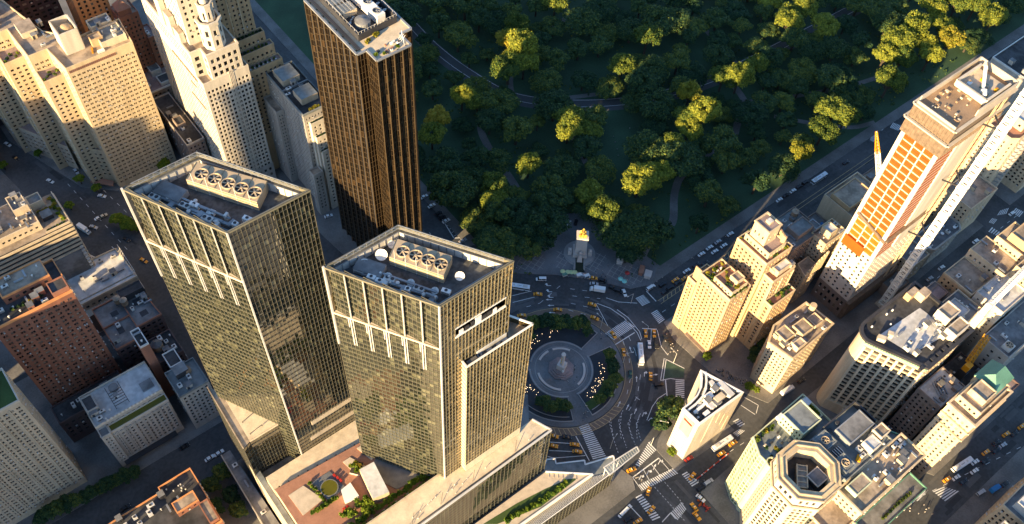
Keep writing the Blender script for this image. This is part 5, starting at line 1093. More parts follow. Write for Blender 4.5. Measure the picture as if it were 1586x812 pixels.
def curved():
    b = Bld('office_block', 'big stone office block with rounded corner, dark cornice and rows of pilasters', 115, -104); z = 66
    cx, cy, r = 100, -96, 6.5; arc = [(cx+r*math.cos(a), cy+r*math.sin(a)) for a in [PI*.5+PI*.5*k/6+.0 for k in range(7)]]
    P = [(104.5, -121.5), (137, -121.5), (137, -89.5)]+arc
    s = S(fw=2.2, fh=3.1, ww=.5, wh=.5, top=4, bot=5); sp = S(nc=14, fw=2.2, fh=3.1, ww=.66, wh=.55, top=4, bot=14, depth=.55, glass='win_dark')
    b.mass(P, 0, z, 'tan', 'roof_dark', s, {0: S(fw=2.4, fh=3.1, ww=.5, wh=.55, top=4, bot=12), len(P)-1: S(nc=7, fh=3.3, ww=.74, wh=.78, top=4, bot=10, side=.6, depth=.7, glass='win_dark', ac=0)}, par=1.1, parm='metal_dark', ledge=1.1)
    pl = MB()
    pa, pb = Vector(P[-1]), Vector(P[0]); rot = math.atan2((pb-pa).y, (pb-pa).x)
    for k in range(8): c = pa.lerp(pb, .022+.956*k/7); pl.box(c.x, c.y, 9, 1.15, 1.1, z-13, rot)
    pl.bar((*pa, 9.5), (*pb, 9.5), 1.2, 1); b.part('pilaster', pl, M['pale_tan'])
    d = MB()
    for k in range(24): c = pa.lerp(pb, k/23); d.box(c.x-.5, c.y-.2, z-1.6, .9, .5, .9, rot)
    b.part('cornice_block', d, M['copper'])
    rf = MB(); rf.add([(*axy(1240+x/3.249, 320+y/3.249, z+.2), z+.2) for x, y in ((400, 645), (560, 745), (740, 640), (640, 540), (600, 510))]); b.part('roof_deck', rf, M['roof_white'])
    b.box('roof_hut', 98.4, -99.6, z, 2.4, 3.6, 3, 'pale_tan', 'pale_tan', rot=.5); b.box('roof_hut', 103.5, -100.6, z, 2.2, 2.4, 3, 'pale_tan', 'pale_tan', rot=.5)
    b.box('roof_hut', 129, -92.5, z, 6, 3, 4.4, 'ochre', 'roof_tan'); b.box('roof_hut', 133, -96, z, 5, 4, 5, 'tan', 'roof_tan')
    b.mass(rect(124, 134.5, -120, -114.5), z, z+5.5, 'white_stone', 'roof_tan', None, par=.6); b.mass(rect(128, 136.3, -113, -106), z, z+6.5, 'white_stone', 'roof_tan', None, par=.6)
    b.clutter(104, 130, -117, -103, z+.2, 16, 74, 'white_stone'); b.clutter(122, 134, -114, -106, z+.2, 7, 75, 'cream')
    w = MB()
    for x, y in ((101, -92.6), (112, -92.4), (116, -92.6), (109, -97)): w.cyl(x, y, z, z+1, .4, n=8)
    b.part('roof_light', w, M['white'])
    for k in range(7): b.box('roof_plant', 101.5+k*4.2, -120.2, z, 2.6, 1.6, 1.3, 'metal_dark')
    p = MB(); p.box(93.2, -115, 0, .9, 3, 12); p.box(93.0, -111, 11.5, 1, 12, 1.4, bottom=True); b.part('portal', p, M['cream'])
curved()
def south_row():
    a = simple('office_block', 'long low roofed office block with white roof boxes along the shaded cross street', 138.5, 168, -101, -90, 42, 'grey_stone', 'roof_grey', S(fw=2.4, fh=3.1), 12, seed=76, penth=[(141, 152, -99, -95, 2.4, 'metal_light', 'roof_white'), (155, 165, -99, -93, 3.4, 'brownstone', 'roof_pink')])
    a = simple('office_block', 'tan roofed office block with pale flat deck next to the curved corner building', 138.5, 166, -116, -101.5, 50, 'tan', 'roof_grey', S(fw=2.4, fh=3.1), 9, seed=77, penth=[(146, 158, -113, -104, 3, 'white_stone', 'roof_white')])
    b = Bld('stepped_block', 'stepped sunlit tan block above the cross street near the right edge', 182, -104)
    for i, (x0, x1, y0, y1, z) in enumerate(((168.5, 186, -108, -91, 50), (186.1, 200, -112, -91, 56), (190, 204, -121, -112.1, 62), (200.2, 216, -112, -95, 60))):
        b.mass(rect(x0, x1, y0, y1), 0, z, ('ochre', 'tan', 'cream', 'tan')[i], 'roof_tan', S(fw=2.6, fh=3.1, ww=.4, wh=.5), par=1, parm='cream'); b.clutter(x0+1.5, x1-1.5, y0+1.5, y1-1.5, z, 4, 78+i, 'cream')
    b.mass(rect(203, 214, -109, -99), 60, 65, 'ochre', 'roof_tan', None, par=.6)
    b = Bld('warehouse_block', 'bright white roofed block at the right edge behind the white crane lattice', 183, -120)
    b.mass(rect(168.5, 189.5, -124, -108.6), 0, 54, 'white_stone', 'roof_white', S(fw=3.4, fh=3.4, ww=.3, wh=.35, bot=20), par=1); b.clutter(171, 188, -122, -110, 54, 4, 84, 'cream')
    j = MB(); lattice(j, (164, -117.5, 59), (193, -116, 63), 2.2, 16, .25, close=True); t = thing('crane_jib', 'white lattice crane jib lying above the white roofed block at the right edge', 'crane', (164, -117.5, 0)); j.build('jib', M['white'], t); j = MB(); j.box(164, -117.5, 51, 3, 3, 9); j.box(164, -117.5, 0, 4, 4, 51.2); j.build('mast', M['metal_light'], t)
    b = Bld('grey_block', 'plain grey block with few windows in shade at the right edge', 176, -132); b.mass(rect(158, 196, -140, -125), 0, 44, 'grey_stone', 'roof_grey', S(fw=4, fh=4, ww=.3, wh=.35, bot=6), par=.9); b.clutter(160, 194, -138, -127, 44, 9, 85)
    c = MB(); c.box(163, -136, 44, 4.4, 4.4, 2.4, 0, 0, 0); b.part('cooling_unit', c, M['metal_light']); b.fan(163, -136, 46.4, 1.7, b.o)
    b = Bld('building_pit', 'dark cluttered roof gap below the yellow crane boom', 143, -126, 'building site'); b.mass(rect(128.5, 157.5, -136, -122.3), 0, 26, 'dark_brick', 'roof_dark', None, par=.7)
    rnd = random.Random(21)
    for k in range(16): b.box('material_stack', 130+rnd.uniform(0, 26), -135+rnd.uniform(0, 12), 26, rnd.uniform(.8, 2.6), rnd.uniform(.8, 2.6), rnd.uniform(.4, 2.4), rnd.choice(['timber', 'roof_white', 'metal', 'concrete', 'orange_panel']))
    b = simple('office_block', 'pale roofed office block with ducts beside the white scaffold bridge', 109, 128, -136.5, -123.5, 44, 'brownstone', 'roof_white', S(fw=2.3, fh=3.1), 10, seed=86)
    for k in range(4): b.duct((113+k*1.6, -134), (117+k*1.6, -126), 44, .6, .6)
    t = thing('scaffold_bridge', 'white steel scaffold bridge spanning the dark yard below the curved building', 'scaffold', (102, -132, 0)); m = MB()
    p, q = at(1396, 624, 24), at(1446, 646, 24)
    for s in (-1.6, 0, 1.6): m.bar(p+Vector((s*.6, s, 0)), q+Vector((s*.6, s, 0)), .3)
    for k in range(11): c = p.lerp(q, k/10); m.bar(c+Vector((-1.2, -2, 0)), c+Vector((1.2, 2, 0)), .25); 
    m.build('scaffold_deck', M['white'], t); m = MB(); m.bar(p, (p.x, p.y, 0), .3); m.bar(q, (q.x, q.y, 0), .3); m.build('scaffold_leg', M['metal'], t)
    simple('yard_block', 'low dark yard roof between the curved corner building and the copper roofed tower', 95, 108.5, -147, -123, 8, 'dark_brick', 'roof_dark', None, 5, seed=87)
    b = Bld('stone_tower', 'tan stone tower with green copper roof and bands of balconies near the lower right', 117, -144); z = 62; s = S(fw=2.5, fh=3, ww=.42, wh=.52, top=2, bot=5, glass='win_pale')
    b.mass(rect(100.5, 128, -151.8, -138), 0, z, 'tan', 'roof_tan', s, par=1, ledge=.5); b.mass(rect(104, 126, -150, -138.6), z, z+4.5, 'cream', 'roof_tan', S(fw=2.5, fh=3.6, bot=.5, top=.5, ww=.4, wh=.5), par=.7); b.mass(rect(108, 116, -148, -140), z+4.5, z+8, 'cream', 'roof_tan', None, par=.6)
    l = MB()
    for zz in (48, 55): l.box(114.2, -152.2, zz, 28.4, 1, .8, bottom=True); l.box(100.1, -145, zz, 1, 14.4, .8, bottom=True)
    b.part('balcony_band', l, M['cream'])
    r = MB(); r.prism(rect(118, 131, -148, -137), z, z+5, 0); r.addf([(117.6, -148.4, z+5), (131.4, -148.4, z+5), (131.4, -136.6, z+5), (117.6, -136.6, z+5), (121, -142.5, z+11), (128, -142.5, z+11)], [(0, 1, 5, 4), (1, 2, 5), (2, 3, 4, 5), (3, 0, 4)], 1); b.part('copper_roof', r, [M['cream'], M['copper']])
    simple('office_block', 'dark brick block along the avenue right of the copper roofed tower', 132, 157, -151.5, -140.5, 36, 'dark_brick', 'roof_pink', S(fw=2.6, fh=3), 6, seed=88)
    simple('office_block', 'brown office block with rows of dark windows in the lower right corner', 97, 135, -212, -182, 38, 'tan', 'roof_grey', S(fw=2.4, fh=3.2, ww=.5, wh=.55, glass='win_dark'), 8, seed=89, penth=[(100, 112, -196, -185, 5, 'metal_light', 'roof_white')])
south_row()
# ================================================================ green glass and cream complex in the foreground
def complex_():
    b = Bld('terraced_tower', 'pale green glass block with octagonal cream turret, planted terraces and grey plant roofs', 45, -120)
    P = [(20, -103), (24, -95.5), (57.5, -94.5), (57.5, -112), (20, -112)]; z = 52
    m = MB(); m.prism(inset(ccw(P), .3), 0, z-.2, 0, 1); b.part('core_wall', m, [M['metal_dark'], M['roof_blue']])
    def cw(p, q, z0, z1, nc, nr, sd): b.curtain(p, q, z0, z1, nc, nr, 'green_glass', 'green_frame', .42, .2, .8, sd, .02)
    cw((20, -103), (20, -112), 0, z, 5, 17, 5)
    # faces toward the west and the cross street
    cw((24, -95.5), (20, -103), 0, z, 4, 17, 6); cw((57.5, -94.5), (24, -95.5), 0, z, 14, 17, 7)
    e = MB()
    for i in range(5): e.bar((*P[i], z+.5), (*P[(i+1) % 5], z+.5), .5, 1.1)
    b.part('parapet', e, M['green_frame'])
    b.mass(rect(38, 50, -109, -97), z, z+8, 'green_frame', 'roof_blue', S(fw=1.7, fh=2.8, ww=.5, wh=.5, bot=.6, top=.6, side=.4), par=.6); b.mass(rect(50.1, 56.5, -107, -96), z, z+1, 'green_frame', 'roof_grey', None, par=.5)
    rnd = random.Random(31)
    for k in range(24): b.plant(rnd.uniform(23.5, 37), rnd.choice([-96.8, -97.4, -110, -104+rnd.uniform(-3, 3)]), z, rnd.uniform(.5, .9), rnd.choice(['leaf_d', 'leaf_g', 'leaf_y']), 600+k)
    for k in range(8): b.plant(55.2+rnd.uniform(-.6, .6), -105+k*1.1, z+1, .7, 'leaf_g', 630+k)
    b.box('terrace_hut', 40, -95.9, z+.3, 3, 1.6, 2.4, 'white'); b.box('terrace_hut', 54.6, -98.4, z+1, 3, 3.4, 2.6, 'white', 'roof_white')
    for k in range(8): b.box('terrace_seat', rnd.uniform(25, 37), rnd.uniform(-108, -98), z, 1.2, .9, .7, rnd.choice(['white', 'metal_dark', 'gravel']))
    b.box('terrace_hut', 31, -109.5, z, 7, 3.6, 3, 'green_frame', 'roof_blue')
    # grey plant roof
    b.mass(rect(37.5, 68.5, -134, -112.2), 0, 58, 'roof_blue', 'roof_blue', S(fw=2.4, fh=3.2), par=1, parm='roof_blue'); zz = 58
    b.mass(rect(50, 66, -124.5, -116), zz, zz+4, 'metal', 'roof_grey', None, par=.3); b.mass(rect(39, 47, -120, -113), zz, zz+3, 'roof_blue', 'roof_blue', None, par=.3); b.mass(rect(38.5, 45, -132, -125), zz, zz+3.4, 'roof_blue', 'roof_blue', None, par=.3)
    un = b.box('cooling_unit', 43, -116.6, zz+3, 4, 4, .4, 'roof_blue'); b.fan(43, -116.6, zz+3.4, 1.6, un); un = b.box('cooling_unit', 41.8, -128.6, zz+3.4, 4, 4, .4, 'roof_blue'); b.fan(41.8, -128.6, zz+3.8, 1.6, un)
    for x, y in ((49.5, -114.6), (55, -114.2)): c = MB(); c.cyl(x, y, zz, zz+1.6, 1.1, n=14, mt=1); b.part('vent_stack', c, [M['roof_blue'], M['metal_dark']])
    g = MB(); g.box(45.2, -123, zz, 4, 3.4, .6, 0, 1)
    for k in range(4): g.bar((43.4+k*1.2, -124.7, zz+.7), (43.4+k*1.2, -121.3, zz+.7), .2)
    b.part('roof_grille', g, [M['white'], M['metal_dark']]); w = MB(); w.box(58, -112.1, 52, 21, .6, 9.5); w.box(68.2, -118, 52, .6, 12, 9.5); b.part('screen_wall', w, M['metal_dark'])
    b.clutter(52, 67, -133, -126, zz, 20, 90, 'pale_tan'); b.mass(rect(55, 61, -132.5, -127), zz, zz+4.5, 'white_stone', 'roof_white', None, par=.4); b.mass(rect(62, 68, -131, -126), zz, zz+5.5, 'pale_tan', 'roof_tan', None, par=.5)
    b.box('roof_plant', 50, -130.5, zz, 3, 2, 1.2, 'crane_yellow', rot=.4)
    # tan block and its tower deck
    b.mass(rect(33, 75.5, -147, -134.2), 0, 56, 'tan', 'roof_tan', S(fw=2.2, fh=3.1, ww=.45, wh=.5), par=1.1, parm='cream', ledge=.3); b.mass([(68.6, -134.1), (75.5, -134.1), (71.5, -127), (68.6, -127)], 0, 55, 'grey_stone', 'roof_grey', None, par=.9, parm='copper')
    b.clutter(48, 73, -145.5, -136, 56, 20, 91, 'cream'); b.mass(rect(36, 46, -141, -135.5), 56, 59, 'green_frame', 'roof_tan', None, par=.3)
    for k in range(4): b.box('roof_plant', 70+k % 2*2.4, -138+k//2*2.2, 56, 1.6, 1.6, 1, 'metal_dark', 'roof_white')
    b.mass(rect(48, 88, -157, -147.2), 0, 20, 'grey_stone', 'roof_grey', S(fw=2.6, fh=3.4), par=1, parm='copper')
    for k in range(12): b.plant(60+k*1.8, -153.5, 20, .6, 'leaf_d', 640+k)
    b.mass(rect(20, 48, -147, -112.2), 0, 47, 'green_frame', 'roof_tan', S(fw=1.9, fh=3, ww=.55, wh=.55, glass='win_pale'), par=.8, parm='cream'); b.mass(rect(13.5, 33, -149, -136), 0, 46, 'pale_tan', 'roof_tan', S(fw=2.3, fh=3.3, ww=.62, wh=.6, glass='win_dark', depth=.5), par=.8)
    # octagon turret
    cx, cy = 26.3, -121.6; O = lambda r: [(cx+r*math.cos(PI/8+k*PI/4), cy+r*math.sin(PI/8+k*PI/4)) for k in range(8)]
    b.mass(O(14.6), 0, 54, 'pale_tan', 'roof_tan', S(fw=2.4, fh=3.3, ww=.66, wh=.66, glass='win_dark', side=1.2, depth=.3, ac=0), par=.7, parm='cream'); b.mass(O(13.6), 54, 62, 'white_stone', None, S(fw=3.2, fh=6, ww=.5, wh=.5, bot=.8, top=1.2, side=1.2), par=0)
    q, r = O(14), O(9.6); k_ = MB()
    for i in range(8):
        j = (i+1) % 8; k_.add([(*q[i], 62), (*q[j], 62), (*r[j], 62.4), (*r[i], 62.4)], 0); k_.add([(*r[i], 62.4), (*r[j], 62.4), (*r[j], 55), (*r[i], 55)], 0); k_.bar((*q[i], 62), (*q[j], 62), .6, .9, 0); k_.bar((*O(11.8)[i], 62.5), (*O(11.8)[j], 62.5), .5, .8, 0)
    k_.add([(*p, 55.05) for p in r], 1); b.part('turret_crown', k_, [M['cream'], M['roof_dark']])
    t = MB(); t.prism([(19.3, -123.1), (26.8, -116.1), (29.8, -119.1), (22.3, -126.1)], 55.1, 58, 1)
    for k in range(5): t.bar((19.3+k*1.8, -123.1+k*1.7, 58.2), (22.3+k*1.8, -126.1+k*1.7, 58.2), .4, .3, 0)
    t.bar((19.3, -123.1, 58.3), (26.8, -116.1, 58.3), .5, .4, 0); t.bar((22.3, -126.1, 58.3), (29.8, -119.1, 58.3), .5, .4, 0); b.part('roof_frame', t, [M['cream'], M['roof_tan']]); b.mass(rect(25.8, 32.8, -128.6, -122.1), 55.1, 58.5, 'metal_dark', 'roof_grey', None, par=.3, parm='stone_top')
    # small round terraces beside the turret
    for (x, y, r_, z_) in ((*axy(1195, 718, 52.5), 2.6, 52.5),):
        c = MB(); c.cyl(x, y, 0, z_, r_, n=14, m=0, mt=1); c.lathe(x, y, [(r_, z_), (r_, z_+1.2), (r_-.5, z_+1.2), (r_-.5, z_)], 14, 0); b.part('round_bay', c, [M['green_frame'], M['terracotta']])
        for k in range(4): b.plant(x+math.cos(k*1.7)*1.6, y+math.sin(k*1.7)*1.6, z_, .6, 'leaf_d', 660+k)
complex_()
# ================================================================ ground, roads, pavements, park
def cz(ox, oy, k): return lambda x, y: (ox+x/k, oy+y/k)
I_, J_, L_, P_, R_, C_, T_, U_ = cz(780, 320, 4.275), cz(780, 470, 3.868), cz(660, 600, 3.83), cz(960, 540, 2.984), cz(1340, 540, 2.984), cz(760, 0, 2.9), cz(1160, 180, 4.06), cz(1380, 270, 4.272)
def struct(name, mb, m, smooth=False): return tag(mb.build(name, M[m] if isinstance(m, str) else [M[k] for k in m], None, smooth), kind='structure')
def flat(name, polys, z, m):
    b = MB()
    for p in polys: b.add([(x, y, z) for x, y in ccw(p)])
    return struct(name, b, m)
def slab(name, poly, m, z=.13, edge='granite'):
    b = MB(); p = ccw(poly); b.prism(p, -.02, z, 1, 0); return struct(name, b, [m, edge])
def ground():
    b = MB(); b.add([(-2500, -2500, -.06), (2500, -2500, -.06), (2500, 2500, -.06), (-2500, 2500, -.06)]); struct('ground', b, 'roof_dark')
    flat('road', [rect(-420, 720, -420, 720)], 0, 'asphalt')
    arc = lambda r, a0, a1, n=14: [(r*math.cos(math.radians(a0+(a1-a0)*k/n)), r*math.sin(math.radians(a0+(a1-a0)*k/n))) for k in range(n+1)]
    for p in ([(-300, -71.5), (-13, -71.5), (-10, -66), (-12, -58)]+arc(52, 252, 152)+[(-60, 40), (-112, 54), (-300, 54)],
              [(9, -77), (48, -78.5), (48, -72), (40, -52), (36, -50), (13, -59.5), (9, -63)],
              [(63, -11), (264, -11), (264, -75.5), (73, -78.5), (66, -65), (61.5, -46), (60, -22)],
              [(11, -91.5), (73, -89.5), (81, -108), (93, -153), (90, -156), (11, -156)],
              [(91, -88), (264, -88), (264, -155), (110, -155), (93, -128)], [(291, -11), (520, -11), (520, -75.5), (291, -75.5)], [(291, -88), (520, -88), (520, -155), (291, -155)], [(93, -173), (520, -173), (520, -330), (93, -330)],
              [(-47, 92), (-6, 92), (-6, 500), (-100, 500), (-100, 205), (-60, 195)], [(-147, 257), (-129, 240), (-106, 240), (-106, 520), (-170, 520), (-167, 316)],
              [(-300, 159), (-150, 159), (-152, 180), (-166, 216), (-180, 300), (-300, 300)], [(-300, 77), (-149.5, 77), (-149.5, 156), (-300, 156)]):
        slab('pavement', p, 'pave')
    kerb = [axy(*I_(*q)) for q in ((60, 440), (200, 448), (350, 452), (560, 482), (700, 512), (840, 545), (945, 522), (970, 535))]
    park_edge = [axy(*q) for q in ((1022, 412), (985, 385), (972, 368), (957, 345), (905, 329), (852, 334), (838, 362), (800, 392), (724, 384))]
    slab('plaza', kerb+[(75, 11.2), (84, 17)]+park_edge+[(7.5, 91)], 'plaza', .14)
    slab('pavement', [(70, 11), (520, 11), (520, 17.5), (82, 17.5)], 'pave', .135); slab('pavement', [(7.5, 92), (14, 90), (14, 520), (7.5, 520)], 'pave', .135)
    lw = [(14, 600), (14, 90)]+[axy(*q) for q in ((735, 386), (800, 391), (838, 361), (853, 333), (905, 328), (958, 344), (974, 368), (988, 387))]+[(84, 17.5), (760, 17.5), (760, 600)]
    b = MB(); b.prism(ccw(lw), -.02, .11, 0); struct('lawn', b, 'grass')
    # lattice of pale paving lines round the park monument
    ln = MB(); z = .15
    def inside(p, q):
        c = False; n = len(q)
        for i in range(n):
            (x0, y0), (x1, y1) = q[i], q[i-1]
            if (y0 > p[1]) != (y1 > p[1]) and p[0] < (x1-x0)*(p[1]-y0)/(y1-y0)+x0: c = not c
        return c
    for quad in ([(80, 420), (260, 425), (280, 320), (100, 320)], [(345, 420), (440, 390), (420, 300), (350, 290)], [(525, 410), (620, 445), (700, 320), (560, 300)], [(680, 455), (830, 530), (950, 490), (890, 400), (720, 380)]):
        q = [axy(*I_(*p)) for p in quad]; cx, cy = sum(p[0] for p in q)/len(q), sum(p[1] for p in q)/len(q)
        for ang in (.35, 1.92):
            d = Vector((math.cos(ang), math.sin(ang))); nn = Vector((-d.y, d.x))
            for k in range(-6, 7):
                o = Vector((cx, cy))+nn*k*3.0; ins = [t for t in [x*.5 for x in range(-60, 61)] if inside(tuple(o+d*t), q)]
                if len(ins) > 2: a, c = o+d*ins[0], o+d*ins[-1]; w = nn*.16; ln.add([(*(a-w), z), (*(c-w), z), (*(c+w), z), (*(a+w), z)])
    struct('paving_lines', ln, 'granite')
    # park roads and paths
    def ribbon(name, pts, w, z, m, res=8):
        P = [Vector(p) for p in pts]; S_ = []
        for i in range(len(P)-1):
            p0, p1, p2, p3 = P[max(0, i-1)], P[i], P[i+1], P[min(len(P)-1, i+2)]
            for k in range(res): t = k/res; S_.append(.5*((2*p1)+(p2-p0)*t+(2*p0-5*p1+4*p2-p3)*t*t+(3*p1-p0-3*p2+p3)*t**3))
        S_.append(P[-1]); b = MB(); L = []; Rr = []
        for i, p in enumerate(S_):
            d = (S_[min(i+1, len(S_)-1)]-S_[max(0, i-1)]).normalized(); n = Vector((-d.y, d.x)); L.append(p+n*w/2); Rr.append(p-n*w/2)
        for i in range(len(S_)-1): b.add([(*Rr[i], z), (*Rr[i+1], z), (*L[i+1], z), (*L[i], z)])
        struct(name, b, m); return S_
    drive = [(84, 330), (87, 280), (86, 240), (90, 205), (101, 170), (132, 140), (174, 117.5), (225, 106), (274, 102.5), (331, 100), (420, 97), (520, 94)]
    PK = {'drive': ribbon('park_road', drive, 11, .13, 'asphalt2')}
    for off in (4.6, -1.4):
        b = MB(); S_ = PK['drive']
        for i in range(len(S_)-1):
            d = (S_[i+1]-S_[i]).normalized(); n = Vector((-d.y, d.x))*off; w = Vector((-d.y, d.x))*.14
            b.add([(*(S_[i]+n-w), .145), (*(S_[i+1]+n-w), .145), (*(S_[i+1]+n+w), .145), (*(S_[i]+n+w), .145)])
        struct('lane_line', b, 'paint')
    paths = [[(101, 170), (112, 186), (130, 196), (150, 204), (190, 212)], [(80, 172), (68, 160), (62, 142), (60, 128), (56, 108), (48, 92)], [(252, 150), (247, 128), (244, 108)], [(196, 64), (205, 70), (213, 74), (222, 80), (228, 98)],
             [axy(990, 409), axy(1003, 380), axy(1025, 354), axy(1042, 343), (132, 52), (150, 60), (196, 64)], [(110, 158), (125, 152), (150, 140)], [(228, 60), (245, 40), (262, 24), (278, 18)], [(222, 80), (250, 66), (290, 50), (330, 40)], [(88, 60), (96, 80), (110, 120), (120, 142)]]
    for k, p in enumerate(paths): PK[k] = ribbon('park_path', p, 4.6 if k in (3, 4, 1) else 3.4, .125, 'pave')
    return PK
PK = ground()
# ---------------------------------------------------------------- painted markings
mk = {'paint': MB(), 'paint_y': MB()}
ZM = .012
def pline(pts, w=.3, m='paint', z=ZM, dash=None):
    P = [Vector(axy(*p)) for p in pts]
    for a, c in zip(P, P[1:]):
        L = (c-a).length; d = (c-a)/L; n = Vector((-d.y, d.x))*w/2; t = 0
        while t < L-.01:
            e = min(L, t+(dash[0] if dash else L)); p, q = a+d*t, a+d*e; mk[m].add([(*(p-n), z), (*(q-n), z), (*(q+n), z), (*(p+n), z)]); t += (dash[0]+dash[1]) if dash else L+1
def cross(c, A, B, C, D, n, fill=.52, z=ZM):
    A, B, C, D = (Vector(axy(*c(*p), .0)) for p in (A, B, C, D)); b = MB()
    for k in range(n):
        t0, t1 = (k+.5-fill/2)/n, (k+.5+fill/2)/n; b.add([(*p, z) for p in ccw([tuple(A.lerp(D, t0)), tuple(B.lerp(C, t0)), tuple(B.lerp(C, t1)), tuple(A.lerp(D, t1))])])
    struct('crosswalk', b, 'paint')
def arrow(px, dpx, kind='s', L=3.6):
    p = Vector(axy(*px)); d = Vector(axy(px[0]+dpx[0], px[1]+dpx[1]))-p; d.normalize(); n = Vector((-d.y, d.x)); b = mk['paint']
    def T(u, v): q = p+d*u+n*v; return (*q, ZM)
    if kind == 's': b.add([T(-L/2, .16), T(-L/2, -.16), T(L*.1, -.16), T(L*.1, .16)]); b.add([T(L*.1, .55), T(L*.1, -.55), T(L/2, 0)])
    else:
        s = 1 if kind == 'l' else -1; q = [T(-L/2, .16*s), T(-L/2, -.16*s), T(L*.2, -.16*s), T(L*.2, .16*s)]; r = [T(L*.02, .16*s), T(L*.2, .16*s), T(L*.3, .8*s), T(L*.12, .8*s)]; h = [T(-L*.06, .75*s), T(L*.46, .75*s), T(L*.2, 1.7*s)]
        for f in (q, r, h): b.add(f if s < 0 else f)
for a in ((J_, (605, 180), (660, 222), (788, 140), (735, 98), 15), (I_, (872, 607), (924, 583), (972, 635), (918, 660), 8), (I_, (975, 705), (1015, 682), (1068, 750), (1030, 778), 8), (J_, (1030, 452), (1083, 455), (1083, 570), (1030, 560), 10), (L_, (905, 232), (960, 213), (1068, 410), (990, 430), 18),
          (L_, (1322, 322), (1368, 370), (1262, 472), (1240, 462), 12), (L_, (1258, 580), (1285, 612), (1497, 510), (1465, 480), 18), (L_, (1240, 650), (1275, 630), (1392, 775), (1345, 795), 11), (L_, (1448, 745), (1490, 790), (1545, 722), (1515, 680), 8), (P_, (285, 580), (308, 567), (368, 620), (335, 640), 7),
          (P_, (520, 335), (545, 322), (580, 350), (556, 364), 4), (P_, (522, 390), (550, 372), (580, 380), (545, 408), 4), (R_, (310, 658), (360, 638), (437, 660), (372, 708), 6), (R_, (440, 752), (487, 690), (515, 705), (468, 762), 5), (R_, (180, 700), (225, 660), (295, 655), (245, 705), 6), (C_, (85, 455), (80, 500), (150, 515), (155, 466), 12),
          (T_, (800, 62), (830, 30), (868, 62), (838, 92), 6), (T_, (885, 72), (905, 40), (965, 62), (940, 92), 7), (T_, (760, 150), (785, 95), (808, 108), (785, 165), 6), (U_, (700, 272), (722, 240), (782, 222), (765, 262), 5), (U_, (800, 252), (825, 222), (880, 250), (850, 285), 5), (U_, (645, 318), (668, 290), (705, 300), (680, 330), 4), (U_, (640, 378), (665, 348), (740, 395), (715, 415), 5)):
    cross(*a)
PX = lambda c, *p: [c(*q) for q in p]
for pts, w in ((PX(J_, (668, 248), (785, 175)), .5), (PX(J_, (560, 0), (640, 30), (720, 85), (800, 175), (822, 222)), .35), (PX(J_, (680, 38), (745, 85), (815, 170), (828, 215)), .35), (PX(J_, (830, 150), (918, 155)), .4), (PX(J_, (885, 155), (882, 232)), .3), (PX(J_, (920, 160), (945, 260), (985, 312)), .3), (PX(J_, (940, 462), (962, 330)), .35), (PX(J_, (955, 466), (974, 335), (962, 330)), .35), (PX(J_, (962, 330), (1083, 390)), .35), (PX(J_, (940, 462), (1000, 450), (1028, 455)), .35), (PX(J_, (970, 460), (982, 585)), .5), (PX(J_, (858, 700), (890, 620), (925, 570), (972, 540)), .3),
              (PX(I_, (945, 560), (1010, 628)), .5), (PX(I_, (680, 605), (760, 632), (885, 640)), .3), (PX(I_, (60, 590), (185, 560)), .3), (PX(I_, (60, 635), (205, 600)), .3), (PX(I_, (690, 790), (610, 640)), .25), (PX(L_, (735, 325), (880, 335)), .3), (PX(L_, (730, 375), (890, 382)), .3), (PX(L_, (720, 410), (760, 420), (945, 405)), .3), (PX(L_, (888, 290), (968, 435)), .4), (PX(L_, (1225, 535), (1380, 420)), .5), (PX(L_, (1225, 535), (1282, 615)), .25), (PX(L_, (1290, 490), (1335, 570)), .25), (PX(L_, (1335, 455), (1400, 540)), .25), (PX(L_, (1380, 420), (1450, 500)), .25), (PX(L_, (1205, 700), (1280, 780)), .4),
              (PX(C_, (55, 440), (45, 495)), .5), (PX(C_, (55, 440), (155, 470)), .3), (PX(C_, (40, 495), (62, 505), (100, 545)), .35), (PX(L_, (1400, 800), (1450, 745), (1480, 780)), .4), (PX(R_, (190, 735), (290, 655)), .35), (PX(P_, (575, 225), (640, 262), (630, 300)), .3), (PX(P_, (560, 262), (625, 305)), .3), ([(666, 309), (703, 369), (723, 368)], .5)):
    pline(pts, w)
for k in range(11): x, y = 668+k*3.5, 312+k*5.4; pline([(x, y), (x+9, y-5)], .25)
for pts in (PX(J_, (640, 690), (650, 760), (660, 812)), PX(J_, (715, 640), (690, 700), (705, 812)), PX(J_, (770, 660), (745, 720), (770, 812)), PX(J_, (820, 660), (795, 720), (800, 812)), PX(L_, (1085, 200), (1110, 300), (1140, 390)), PX(L_, (1160, 150), (1150, 240), (1190, 360)), PX(L_, (1215, 160), (1205, 240), (1240, 340)), PX(L_, (1265, 165), (1250, 230), (1275, 320)), PX(L_, (1340, 575), (1532, 790)), PX(L_, (1400, 545), (1532, 700))): pline(pts, .22, dash=(.9, .9))
for pts in (PX(J_, (750, 200), (790, 290), (820, 430), (800, 560), (740, 660)), PX(J_, (715, 225), (752, 330), (760, 450), (735, 560)), PX(J_, (790, 560), (845, 600)), PX(I_, (150, 665), (240, 640), (380, 520)), PX(I_, (440, 545), (560, 560)), PX(I_, (455, 592), (640, 610)), PX(I_, (445, 640), (660, 690)), PX(I_, (430, 685), (560, 720)), PX(I_, (1050, 700), (1197, 600)), [(1150, 412), (1330, 285)], [(130, 265), (240, 372)], [(105, 285), (200, 390)], [(665, 360), (690, 400)], [(1440, 440), (1580, 330)], [(1340, 812), (1586, 690)], [(1130, 700), (1200, 655)]): pline(pts, .22, dash=(2.6, 4.2))
